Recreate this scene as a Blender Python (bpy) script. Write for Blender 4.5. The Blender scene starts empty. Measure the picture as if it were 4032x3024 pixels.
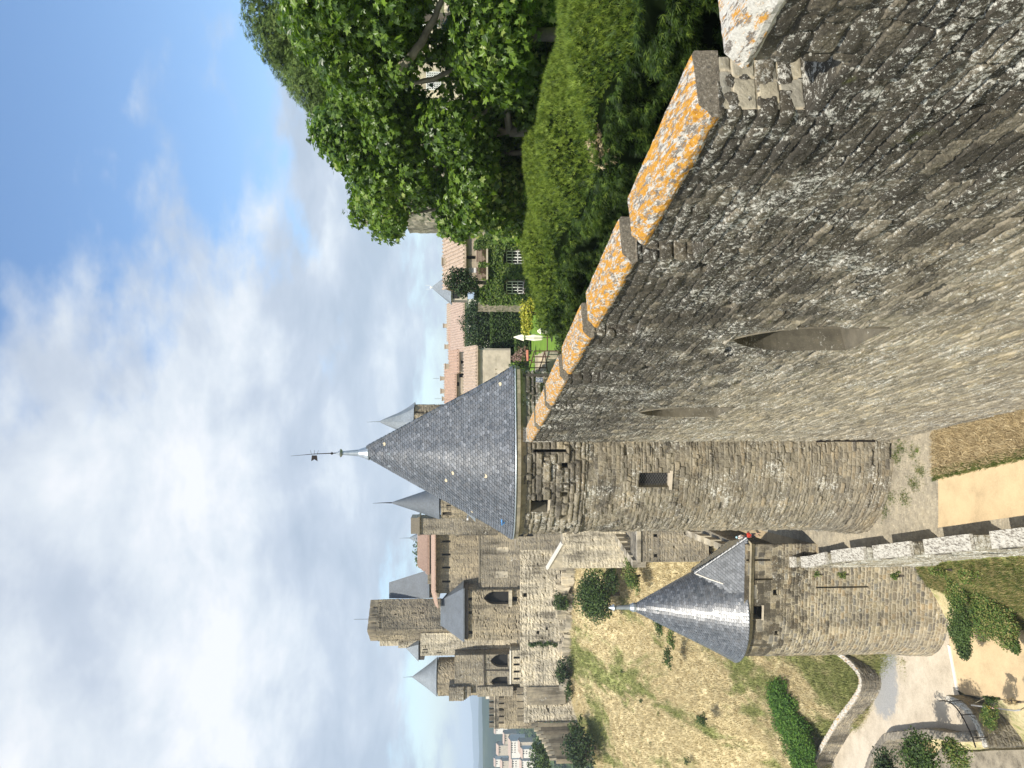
import bpy, math, random
import numpy as np
from mathutils import Vector, Matrix
R = math.radians
random.seed(7)
SC = bpy.context.scene
COL = SC.collection

# ------------------------------------------------------------------ camera, sky, sun, exposure
FPX, HX = 2950.0, 1880.0            # focal length and horizon column measured on the 4032 px photograph
PIT = math.atan((2016 - HX) / FPX)
CP, SP = math.cos(PIT), math.sin(PIT)
cam_d = bpy.data.cameras.new("camera")
cam = bpy.data.objects.new("camera", cam_d)
COL.objects.link(cam)
cam_d.sensor_width = 36
cam_d.sensor_fit = 'HORIZONTAL'
cam_d.lens = FPX / 4032 * 36
cam_d.clip_start = 0.1
cam_d.clip_end = 60000
fw = Vector((0, CP, -SP)); up_ = Vector((0, SP, CP)); rt = Vector((1, 0, 0))
# the phone was held on its side: picture left is up in the world
cam.matrix_world = Matrix(((-up_[0], rt[0], -fw[0], 0), (-up_[1], rt[1], -fw[1], 0), (-up_[2], rt[2], -fw[2], 0), (0, 0, 0, 1)))
SC.camera = cam

SUN_EL, SUN_AZ = R(53), R(13)       # sun behind the viewer, a little to the left
L = Vector((-math.cos(SUN_EL) * math.sin(SUN_AZ), -math.cos(SUN_EL) * math.cos(SUN_AZ), math.sin(SUN_EL)))
sd = bpy.data.lights.new("sun", 'SUN'); sd.energy = 5.0; sd.angle = R(0.55); sd.color = (1.0, 0.94, 0.84)
so = bpy.data.objects.new("sun", sd); COL.objects.link(so)
so.rotation_euler = L.to_track_quat('Z', 'Y').to_euler()

W = bpy.data.worlds.new("World"); SC.world = W; W.use_nodes = True
SC.view_settings.view_transform = 'Standard'; SC.view_settings.look = 'None'
SC.view_settings.gamma = 1; SC.view_settings.exposure = 0.30
SC.render.engine = 'CYCLES'

class NT:
    """small helper for node trees"""
    def __init__(s, tree): s.t = tree; s.n = tree.nodes; s.l = tree.links
    def new(s, typ, **kw):
        n = s.n.new(typ)
        for k, v in kw.items(): setattr(n, k, v)
        return n
    def put(s, sock, v):
        if v is None: return
        if hasattr(v, 'is_output') or isinstance(v, bpy.types.NodeSocket): s.l.new(v, sock)
        else:
            if sock.type == 'RGBA' and not hasattr(v, '__len__'): v = (v, v, v, 1)
            if sock.type == 'RGBA' and len(v) == 3: v = (*v, 1)
            sock.default_value = v
    def math(s, op, a, b=None, c=None, clamp=False):
        n = s.new('ShaderNodeMath', operation=op, use_clamp=clamp)
        s.put(n.inputs[0], a); s.put(n.inputs[1], b)
        if c is not None: s.put(n.inputs[2], c)
        return n.outputs[0]
    def vmath(s, op, a, b=None):
        n = s.new('ShaderNodeVectorMath', operation=op); s.put(n.inputs[0], a)
        if b is not None: s.put(n.inputs[1], b)
        return n.outputs[0]
    def noise(s, vec, scale, detail=4, rough=.55, dist=0.0):
        n = s.new('ShaderNodeTexNoise'); s.put(n.inputs['Vector'], vec)
        n.inputs['Scale'].default_value = scale; n.inputs['Detail'].default_value = detail
        n.inputs['Roughness'].default_value = rough; n.inputs['Distortion'].default_value = dist
        return n.outputs[0]
    def voro(s, vec, scale, feat='F1', out='Distance'):
        n = s.new('ShaderNodeTexVoronoi', feature=feat); s.put(n.inputs['Vector'], vec); n.inputs['Scale'].default_value = scale
        return n.outputs[out]
    def ramp(s, fac, stops, interp='LINEAR'):
        n = s.new('ShaderNodeValToRGB'); n.color_ramp.interpolation = interp
        e = n.color_ramp.elements
        while len(e) < len(stops): e.new(.5)
        for i, (p, c) in enumerate(stops):
            if not hasattr(c, '__len__'): c = (c, c, c)
            e[i].position = p; e[i].color = (*c, 1)
        s.put(n.inputs[0], fac); return n.outputs[0]
    def mix(s, fac, a, b, mode='MIX'):
        n = s.new('ShaderNodeMix', data_type='RGBA', blend_type=mode)
        s.put(n.inputs[0], fac); s.put(n.inputs[6], a); s.put(n.inputs[7], b); return n.outputs[2]
    def step(s, v, lo, hi):
        n = s.new('ShaderNodeMapRange', interpolation_type='SMOOTHSTEP')
        s.put(n.inputs[0], v); n.inputs[1].default_value = lo; n.inputs[2].default_value = hi; return n.outputs[0]
    def attr(s, name):
        return s.new('ShaderNodeAttribute', attribute_name=name).outputs['Fac']
    def pos(s): return s.new('ShaderNodeNewGeometry').outputs['Position']
    def xyz(s, v):
        n = s.new('ShaderNodeSeparateXYZ'); s.put(n.inputs[0], v); return n.outputs
    def bump(s, h, strength=.5, dist=.02):
        n = s.new('ShaderNodeBump'); s.put(n.inputs['Height'], h)
        n.inputs['Strength'].default_value = strength; n.inputs['Distance'].default_value = dist; return n.outputs[0]

# sky: physical sky with drifting cloud layers
w = NT(W.node_tree)
for n in list(w.n): w.n.remove(n)
sky = w.new('ShaderNodeTexSky', sky_type='NISHITA', sun_disc=False, sun_elevation=SUN_EL, sun_rotation=math.atan2(L.x, L.y))
sky.air_density = 1.15; sky.dust_density = 1.2; sky.ozone_density = 3.5; sky.altitude = 120
bg1 = w.new('ShaderNodeBackground'); hs_ = w.new('ShaderNodeHueSaturation'); hs_.inputs['Saturation'].default_value = 1.08; hs_.inputs['Value'].default_value = 1.18; w.l.new(sky.outputs[0], hs_.inputs['Color'])
w.l.new(hs_.outputs[0], bg1.inputs[0]); bg1.inputs[1].default_value = 0.145
tc = w.new('ShaderNodeTexCoord').outputs['Generated']
x, y, z = w.xyz(tc)
den = w.math('ADD', w.math('MAXIMUM', z, 0.0), 0.30)
cmb = w.new('ShaderNodeCombineXYZ')
w.put(cmb.inputs[0], w.math('DIVIDE', x, den)); w.put(cmb.inputs[1], w.math('DIVIDE', y, den)); cmb.inputs[2].default_value = 3.1
pl = cmb.outputs[0]
n1 = w.noise(pl, 2.1, 10, .56, .1)
n2 = w.noise(pl, 6.0, 8, .6, .1)
cov = w.math('ADD', w.math('MULTIPLY', n1, .82), w.math('MULTIPLY', n2, .18))
# cloud bank is densest in the middle elevations, thinner to the right and high up
el = w.ramp(z, [(0.0, .33), (.05, .50), (.14, .70), (.34, .68), (.46, .56), (.60, .47)])
side = w.math('MULTIPLY', w.math('SUBTRACT', 0.02, x), .78)
cv = w.math('ADD', w.math('SUBTRACT', cov, .5), w.math('MULTIPLY', w.math('SUBTRACT', el, .42), .62))
cv = w.math('ADD', cv, w.math('MULTIPLY', side, w.step(z, .10, .42)))
mask = w.step(cv, -.03, .13)
shade = w.math('ADD', w.math('MULTIPLY', w.noise(w.vmath('ADD', pl, (.05, -.16, 0.0)), 2.6, 7, .56, .2), .75), w.math('MULTIPLY', w.step(z, .0, .4), .12))
ccol = w.ramp(shade, [(.32, (.42, .49, .59)), (.43, (.55, .61, .70)), (.51, (.73, .78, .83)), (.58, (.90, .91, .93))])
bg2 = w.new('ShaderNodeBackground'); w.put(bg2.inputs[0], ccol); bg2.inputs[1].default_value = 0.93
mx = w.new('ShaderNodeMixShader'); w.put(mx.inputs[0], w.math('MULTIPLY', mask, .93))
w.l.new(bg1.outputs[0], mx.inputs[1]); w.l.new(bg2.outputs[0], mx.inputs[2])
wo = w.new('ShaderNodeOutputWorld'); w.l.new(mx.outputs[0], wo.inputs[0])

# ------------------------------------------------------------------ survey helpers: a sighted pixel plus a distance gives a place
def ray(X, Y):
    a = (1512 - Y) / FPX; b = (X - 2016) / FPX
    dy = CP - b * SP; dz = -SP - b * CP
    return a / dy, dz / dy
def P(X, Y, D):
    a, c = ray(X, Y); return Vector((a * D, D, c * D))
def G(X, Y, z):
    a, c = ray(X, Y); D = z / c; return Vector((a * D, D, z))
def PX(Y, D, X=1900): return tuple(P(X, Y, D)[:2])
def PZ(X, D, Y=2000): return P(X, Y, D)[2]

# ------------------------------------------------------------------ object helpers
def tag(o, label=None, cat=None, group=None, kind=None):
    if label: o['label'] = label
    if cat: o['category'] = cat
    if group: o['group'] = group
    if kind: o['kind'] = kind
    return o
def thing(name, label, cat, loc=(0, 0, 0), rz=0.0, group=None):
    o = bpy.data.objects.new(name, None); COL.objects.link(o); o.empty_display_size = .3
    o.location = loc; o.rotation_euler = (0, 0, rz)
    return tag(o, label, cat, group)
def world_loc(o):
    v = Vector(o.location)
    while o.parent: o = o.parent; v = v + Vector(o.location)
    return v
def mesh_np(name, V, F, mat, parent=None, attrs=None, smooth=False, base=None, local=False):
    """V (n,3), F (m,k) int array with constant k, or list of lists; world coordinates unless local"""
    V = np.asarray(V, dtype=np.float64).reshape(-1, 3)
    off = np.zeros(3)
    if not local:
        if parent is not None: off = np.array(world_loc(parent))
        elif base is not None: off = np.array(base)
    me = bpy.data.meshes.new(name)
    me.vertices.add(len(V)); me.vertices.foreach_set('co', (V - off).astype(np.float32).ravel())
    if isinstance(F, np.ndarray):
        m, k = F.shape
        me.loops.add(m * k); me.loops.foreach_set('vertex_index', F.astype(np.int32).ravel())
        me.polygons.add(m); me.polygons.foreach_set('loop_start', np.arange(0, m * k, k, dtype=np.int32))
    else:
        ls = np.cumsum([0] + [len(f) for f in F])[:-1].astype(np.int32)
        fl = np.array([i for f in F for i in f], dtype=np.int32)
        me.loops.add(len(fl)); me.loops.foreach_set('vertex_index', fl)
        me.polygons.add(len(F)); me.polygons.foreach_set('loop_start', ls)
    if attrs:
        for k_, a in attrs.items():
            at = me.attributes.new(k_, 'FLOAT', 'POINT'); at.data.foreach_set('value', np.asarray(a, dtype=np.float32).ravel())
    me.update(calc_edges=True); me.validate()
    me.polygons.foreach_set('use_smooth', np.full(len(me.polygons), bool(smooth)))
    if mat: me.materials.append(mat)
    o = bpy.data.objects.new(name, me); COL.objects.link(o)
    if parent is not None: o.parent = parent
    elif base is not None: o.location = base
    return o

class MB:
    """collects simple shapes (world coordinates) into one mesh"""
    def __init__(s, seed=0): s.v = []; s.f = []; s.t = []; s.r = random.Random(seed)
    def add(s, vs, fs, tone=None):
        o = len(s.v); s.v += [tuple(v) for v in vs]; s.f += [[o + i for i in f] for f in fs]
        t = s.r.random() if tone is None else tone; s.t += [t] * len(vs); return s
    def box(s, c, d, rz=0.0, tone=None, taper=1.0):
        c = Vector(c); hx, hy, hz = d[0] / 2, d[1] / 2, d[2] / 2; cr, sr = math.cos(rz), math.sin(rz)
        vs = []
        for k, q in ((-1, 1.0), (1, taper)):
            for a, b in ((-1, -1), (1, -1), (1, 1), (-1, 1)):
                X_, Y_ = a * hx * q, b * hy * q
                vs.append((c.x + X_ * cr - Y_ * sr, c.y + X_ * sr + Y_ * cr, c.z + k * hz))
        return s.add(vs, [(3, 2, 1, 0), (4, 5, 6, 7), (0, 1, 5, 4), (1, 2, 6, 5), (2, 3, 7, 6), (3, 0, 4, 7)], tone)
    def prism(s, poly, z0, z1, tone=None):
        n = len(poly); vs = [(p[0], p[1], z0) for p in poly] + [(p[0], p[1], z1) for p in poly]
        fs = [list(range(n))[::-1], list(range(n, 2 * n))] + [(i, (i + 1) % n, n + (i + 1) % n, n + i) for i in range(n)]
        return s.add(vs, fs, tone)
    def hexa(s, a, b, tone=None):
        n = len(a)
        return s.add(list(a) + list(b), [list(range(n))[::-1], list(range(n, 2 * n))] + [(i, (i + 1) % n, n + (i + 1) % n, n + i) for i in range(n)], tone)
    def tube(s, pts, r, n=8, tone=None, cap=True):
        pts = [Vector(p) for p in pts]; rs = r if hasattr(r, '__len__') else [r] * len(pts)
        vs = []; prev = None
        for i, p in enumerate(pts):
            t = (pts[min(i + 1, len(pts) - 1)] - pts[max(i - 1, 0)]).normalized()
            if prev is None: a = t.orthogonal().normalized()
            else: a = (prev - t * prev.dot(t)).normalized()
            prev = a; b = t.cross(a)
            for k in range(n):
                th = 2 * math.pi * k / n; vs.append(p + (a * math.cos(th) + b * math.sin(th)) * rs[i])
        fs = []
        for i in range(len(pts) - 1):
            for k in range(n): fs.append((i * n + k, i * n + (k + 1) % n, (i + 1) * n + (k + 1) % n, (i + 1) * n + k))
        if cap: fs += [list(range(n))[::-1], [(len(pts) - 1) * n + k for k in range(n)]]
        return s.add(vs, fs, tone)
    def lathe(s, c, prof, n=20, tone=None):
        vs = []; c = Vector(c)
        for r_, z_ in prof:
            for k in range(n):
                th = 2 * math.pi * k / n; vs.append((c.x + r_ * math.cos(th), c.y + r_ * math.sin(th), c.z + z_))
        m = len(prof); fs = [(i * n + k, i * n + (k + 1) % n, (i + 1) * n + (k + 1) % n, (i + 1) * n + k) for i in range(m - 1) for k in range(n)]
        fs += [list(range(n))[::-1], [(m - 1) * n + k for k in range(n)]]
        return s.add(vs, fs, tone)
    def build(s, name, mat, parent=None, smooth=False, base=None):
        return mesh_np(name, s.v, s.f, mat, parent, {'tone': s.t}, smooth, base)

# ------------------------------------------------------------------ numpy noise
_rs = np.random.RandomState(11)
_TB = _rs.rand(256, 256)
def vn(x, y, k=0):
    xi = np.floor(x).astype(np.int64); yi = np.floor(y).astype(np.int64)
    fx = x - xi; fy = y - yi; fx = fx * fx * (3 - 2 * fx); fy = fy * fy * (3 - 2 * fy)
    a = _TB[(xi + 37 * k) & 255, (yi + 91 * k) & 255]; b = _TB[(xi + 1 + 37 * k) & 255, (yi + 91 * k) & 255]
    c = _TB[(xi + 37 * k) & 255, (yi + 1 + 91 * k) & 255]; d = _TB[(xi + 1 + 37 * k) & 255, (yi + 1 + 91 * k) & 255]
    return (a * (1 - fx) + b * fx) * (1 - fy) + (c * (1 - fx) + d * fx) * fy
def fbm(x, y, o=4, k=0, g=.5):
    s = 0; a = 1; t = 0
    for i in range(o):
        s = s + a * (vn(x * 2 ** i + 13.7 * i, y * 2 ** i + 7.3 * i, k + i) - .5); t += a; a *= g
    return s / t
def sstep(x, a, b):
    t = np.clip((x - a) / (b - a), 0, 1); return t * t * (3 - 2 * t)

def masonry(S, Z, seed=0, ch=(.2, .32), sw=(.28, .7), joint=.03, relief=.035, pillow=.02, rough=.02, pit=.0, big=None, wob=1.0, flush=0.0, boss=0.0, bigrel=1.0, bigpil=1.0):
    """coursed rubble: height, tone per stone, mortar mask"""
    rng = np.random.RandomState(seed)
    shp = S.shape; S = S.ravel(); Z = Z.ravel()
    Zw = Z + wob * (.10 * fbm(S * .45, Z * .6, 3, seed) * 2 + .10 * fbm(S * 1.7, Z * 1.5, 2, seed + 5) + .05 * fbm(S * 5, Z * 5, 2, seed + 6))
    Sw = S + wob * (.16 * fbm(S * 2.1, Z * 2.1, 2, seed + 9) + .05 * fbm(S * 7, Z * 7, 2, seed + 8))
    z = Zw.min() - .01; zb = [z]
    zt = Zw.max() + .5
    while z < zt:
        f = big[1] if big and z > big[0] else 1.0
        z += rng.uniform(*ch) * f; zb.append(z)
    zb = np.array(zb); ci = np.clip(np.searchsorted(zb, Zw) - 1, 0, len(zb) - 2)
    ez = np.minimum(Zw - zb[ci], zb[ci + 1] - Zw)
    es = np.zeros_like(S); tone = np.zeros_like(S); off = np.zeros_like(S); tx = np.zeros_like(S); mid = np.zeros_like(S)
    order = np.argsort(ci, kind='stable'); cnt = np.bincount(ci, minlength=len(zb) - 1); st = np.concatenate([[0], np.cumsum(cnt)])
    s0, s1 = Sw.min() - 1, Sw.max() + 1
    for i in range(len(zb) - 1):
        if cnt[i] == 0: continue
        idx = order[st[i]:st[i + 1]]
        f = big[1] if big and zb[i] > big[0] else 1.0
        n = int((s1 - s0) / (sw[0] * f)) + 3
        ws = rng.uniform(sw[0], sw[1], n) * f
        b = s0 + np.cumsum(ws) - rng.uniform(0, sw[1])
        j = np.clip(np.searchsorted(b, Sw[idx]), 1, n - 1)
        es[idx] = np.minimum(Sw[idx] - b[j - 1], b[j] - Sw[idx])
        tone[idx] = rng.rand(n)[j]; o_ = rng.randn(n) * .35 + boss * np.maximum(0, rng.rand(n) - .5) * 2; pi_ = rng.rand(n) < pit; o_[pi_] = -5.0
        off[idx] = o_[j]; tx[idx] = rng.randn(n)[j]; mid[idx] = (Sw[idx] - (b[j] + b[j - 1]) / 2)
    e = 1.0 / (1.0 / np.maximum(es, 1e-4) ** 3 + 1.0 / np.maximum(ez, 1e-4) ** 3) ** (1 / 3)
    e = e + .016 * wob * fbm(S * 14, Z * 14, 2, seed + 3)
    fb = np.ones_like(S)
    if big is not None: fb = np.where(Z > big[0], 1.0, .75)
    m = sstep(e, joint * .25, joint * 1.2); m0 = m
    if flush:                             # pointing smeared flush over part of the joints
        fl = sstep(vn(S * 1.6 + 5, Z * 1.9, seed + 1) * .6 + vn(S * 6, Z * 6, seed + 7) * .4, .62 - flush * .3, .80 - flush * .3); m = m + (1 - m) * fl * .85
    if big is not None:
        bz = sstep(Zw, big[0] - .02, big[0] + .02); relief = relief * (1 + bz * (bigrel - 1)); pillow = pillow * (1 + bz * (bigpil - 1)); rough = rough * (1 + bz * (min(1, bigrel) - 1))
    H = relief * fb * m * (1 + off) + pillow * fb * sstep(e, 0, .11) + m * tx * mid * relief * .25
    H = H + rough * (fbm(S * 4, Z * 4, 6, seed + 2, .66) * 2) + .05 * wob * fbm(S * .8, Z * .8, 2, seed + 4)
    return H.reshape(shp), tone.reshape(shp), (1 - m0).reshape(shp)

class Path:
    """plan curve with smooth outward normals, sampled by arc length"""
    def __init__(s, pts, closed=False, soft=.12, step=.05):
        P_ = [np.array(p[:2], float) for p in pts]
        if closed: P_ = P_ + [P_[0]]
        out = []
        for a, b in zip(P_[:-1], P_[1:]):
            n = max(1, int(np.linalg.norm(b - a) / step)); out += [a + (b - a) * i / n for i in range(n)]
        if not closed: out.append(P_[-1])
        q = np.array(out); k = max(1, int(soft / step)); s.closed = closed
        if closed:
            sm = sum(np.roll(q, i, 0) for i in range(-k, k + 1)) / (2 * k + 1); sm = np.vstack([sm, sm[:1]])
            t = np.roll(sm[:-1], -1, 0) - np.roll(sm[:-1], 1, 0); t = np.vstack([t, t[:1]])
        else:
            pad = np.vstack([2 * q[0] - q[k:0:-1], q, 2 * q[-1] - q[-2:-k - 2:-1]]) if len(q) > 2 * k + 2 else q
            if len(q) > 2 * k + 2: sm = np.array([pad[i:i + 2 * k + 1].mean(0) for i in range(len(q))])
            else: sm = q
            t = np.gradient(sm, axis=0)
        t /= np.linalg.norm(t, axis=1)[:, None]
        s.p = sm; s.n = np.stack([t[:, 1], -t[:, 0]], 1)
        s.s = np.concatenate([[0], np.cumsum(np.linalg.norm(np.diff(sm, axis=0), axis=1))]); s.L = s.s[-1]
    def at(s, u):
        u = np.asarray(u, float)
        x = np.interp(u, s.s, s.p[:, 0]); y = np.interp(u, s.s, s.p[:, 1])
        nx = np.interp(u, s.s, s.n[:, 0]); ny = np.interp(u, s.s, s.n[:, 1]); l = np.hypot(nx, ny)
        return x, y, nx / l, ny / l
    def hit(s, X, Y, D0, D1, front=True):
        """arc length where the sight line through a pixel meets the curve, and the height there"""
        a, c = ray(X, Y); d = s.p[:, 0] - a * s.p[:, 1]
        best = None
        for i in np.where(d[:-1] * d[1:] <= 0)[0]:
            yy = s.p[i, 1]
            if D0 <= yy <= D1 and (best is None or yy < best[1]): best = (s.s[i] + (s.s[i + 1] - s.s[i]) * abs(d[i]) / (abs(d[i]) + abs(d[i + 1]) + 1e-9), yy)
        return best[0], c * best[1]

def ins(arr, vals, tol):
    arr = list(arr)
    for v in vals:
        i = int(np.argmin(np.abs(np.array(arr) - v)))
        if abs(arr[i] - v) < tol and i not in (0, len(arr) - 1): arr[i] = v
        else: arr.append(v)
    return np.array(sorted(set(arr)))

def arch_w(z, sc_, w0, zs, kind):
    h = np.maximum(z - zs, 0)
    if kind == 'pointed': return np.maximum(np.sqrt(np.maximum(4 * w0 * w0 - h * h, 0)) - w0, 0)
    return np.sqrt(np.maximum(w0 * w0 - h * h, 0))

def shell(name, path, ss, zs, mat, parent, mk, holes=(), top=None, flare=None, base=None):
    """displaced masonry skin along a path. holes: (s0,s1,z0,z1,arch kind or None)"""
    ss = np.array(ss, float); zs = np.array(zs, float)
    ds = np.median(np.diff(ss)); dz = np.median(np.diff(zs))
    for h in holes:
        ss = ins(ss, [h[0], h[1]], ds * .49); zs = ins(zs, [h[2], h[3]], dz * .49)
    S, Z = np.meshgrid(ss, zs)
    S = S.copy(); hid = np.zeros((len(zs), len(ss)), bool)
    if path.closed:                       # wrap: both ends share one coordinate
        pass
    for h in holes:
        if h[4]:
            w0 = (h[1] - h[0]) / 2; c = (h[0] + h[1]) / 2; hh = w0 * (1.732 if h[4] == 'pointed' else 1.0); z_s = h[3] - hh
            for j, z_ in enumerate(zs):
                if z_s < z_ <= h[3]:
                    wd = float(arch_w(np.array([z_]), c, w0, z_s, h[4])[0])
                    for sg in (-1, 1):
                        i = int(np.argmin(np.abs(ss - (c + sg * wd)))); S[j, i] = c + sg * wd
    x, y, nx, ny = path.at(S)
    Hm, tone, mort = masonry(S, Z, **mk)
    for h in holes:                       # worn but even edge next to an opening
        d = np.maximum(np.maximum(h[0] - S, S - h[1]), np.maximum(h[2] - Z, Z - h[3]))
        kf = sstep(d, 0.0, .10); Hm = Hm * (.35 + .65 * kf)
    off = 0
    if flare is not None: off = flare(Z)
    if path.closed: Hm[:, -1] = Hm[:, 0]; tone[:, -1] = tone[:, 0]
    V = np.stack([x + nx * (Hm + off), y + ny * (Hm + off), Z], -1).reshape(-1, 3)
    nz, ns = S.shape
    j, i = np.meshgrid(np.arange(nz - 1), np.arange(ns - 1), indexing='ij')
    keep = np.ones((nz - 1, ns - 1), bool)
    sc = (S[:-1, :-1] + S[1:, 1:] + S[:-1, 1:] + S[1:, :-1]) / 4; zc = (Z[:-1, :-1] + Z[1:, 1:]) / 2
    for h in holes:
        ins_ = (sc > h[0]) & (sc < h[1]) & (zc > h[2]) & (zc < h[3])
        if h[4]:
            w0 = (h[1] - h[0]) / 2; c = (h[0] + h[1]) / 2; hh = w0 * (1.732 if h[4] == 'pointed' else 1.0)
            ins_ &= np.abs(sc - c) < np.where(zc > h[3] - hh, arch_w(zc, c, w0, h[3] - hh, h[4]), w0)
        keep &= ~ins_
    a = j * ns + i
    F = np.stack([a, a + 1, a + ns + 1, a + ns], -1)[keep]
    V2 = V; tn = tone.ravel(); mo = mort.ravel()
    if top is not None:                   # turn the top edge inwards by `top` metres
        o = len(V); tx_ = V[(nz - 1) * ns:].copy()
        xx, yy, mx_, my_ = path.at(S[-1]); tx_[:, 0] -= mx_ * top; tx_[:, 1] -= my_ * top
        V2 = np.vstack([V, tx_]); tn = np.concatenate([tn, tone[-1]]); mo = np.concatenate([mo, mort[-1] * 0])
        k = np.arange(ns - 1); e = (nz - 1) * ns + k
        F = np.vstack([F, np.stack([e, e + 1, o + k + 1, o + k], -1)])
    return mesh_np(name, V2, F, mat, parent, {'tone': tn, 'mort': mo}, False, base)

def recess(name, path, h, depth, mat, back, parent, bars=None, back_name='opening_back'):
    """jambs and back of an opening cut in a shell"""
    s0, s1, z0, z1, kind = h; w0 = (s1 - s0) / 2; c = (s0 + s1) / 2
    if kind:
        hh = w0 * (1.732 if kind == 'pointed' else 1.0); zq = np.linspace(z1 - hh, z1, 9)
        wq = arch_w(zq, c, w0, z1 - hh, kind); wq[-1] = 0
        prof = [(s0, z0), (s1, z0)] + [(c + w_, z_) for w_, z_ in zip(wq, zq)] + [(c - w_, z_) for w_, z_ in zip(wq[:-1][::-1], zq[:-1][::-1])]
    else: prof = [(s0, z0), (s1, z0), (s1, z1), (s0, z1)]
    def pt(s_, z_, d):
        x, y, nx, ny = path.at(s_); xc, yc, mx_, my_ = path.at(c)
        return (float(x + nx * (.06 if d == 0 else 0) - mx_ * d), float(y + ny * (.06 if d == 0 else 0) - my_ * d), z_)
    n = len(prof); a = [pt(s_, z_, 0) for s_, z_ in prof]; b = [pt(s_, z_, depth) for s_, z_ in prof]
    m = MB(5); m.add(a + b, [((i + 1) % n, i, n + i, n + (i + 1) % n) for i in range(n)], .45); o = m.build(name, mat, parent)
    m2 = MB(6); b2 = [pt(s_, z_, depth - .004) for s_, z_ in prof]; m2.add(b2, [list(range(n))], .3); m2.build(back_name, back, o)
    return o

def scatter(name, T, TF, pos, rot, scl, mat, parent=None, tone=None, base=None, smooth=False, kindtag=None, extra=None):
    """many small pieces in one mesh: template T (k,3), faces TF (f,c), rot (n,3,3)"""
    T = np.asarray(T, float); TF = np.asarray(TF); n = len(pos); k = len(T)
    scl = np.asarray(scl, float).reshape(n, 1, -1) if np.ndim(scl) else np.full((n, 1, 1), scl)
    V = np.einsum('nij,nkj->nki', rot, T[None] * scl) + np.asarray(pos)[:, None, :]
    F = (TF[None] + (np.arange(n) * k)[:, None, None]).reshape(-1, TF.shape[1])
    at = {'tone': np.repeat(np.asarray(tone if tone is not None else np.random.rand(n)), k)}
    if extra is not None: at['aux'] = np.repeat(extra, k)
    return mesh_np(name, V.reshape(-1, 3), F, mat, parent, at, smooth, base)

def rots(rng, n, normals=None, jitter=.5):
    """rotation matrices whose z follows the given normals with jitter and random spin"""
    if normals is None: normals = rng.randn(n, 3)
    z = normals + rng.randn(n, 3) * jitter; z /= np.linalg.norm(z, axis=1)[:, None] + 1e-9
    a = rng.randn(n, 3); x = np.cross(a, z); x /= np.linalg.norm(x, axis=1)[:, None] + 1e-9
    y = np.cross(z, x); return np.stack([x, y, z], -1)

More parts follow.
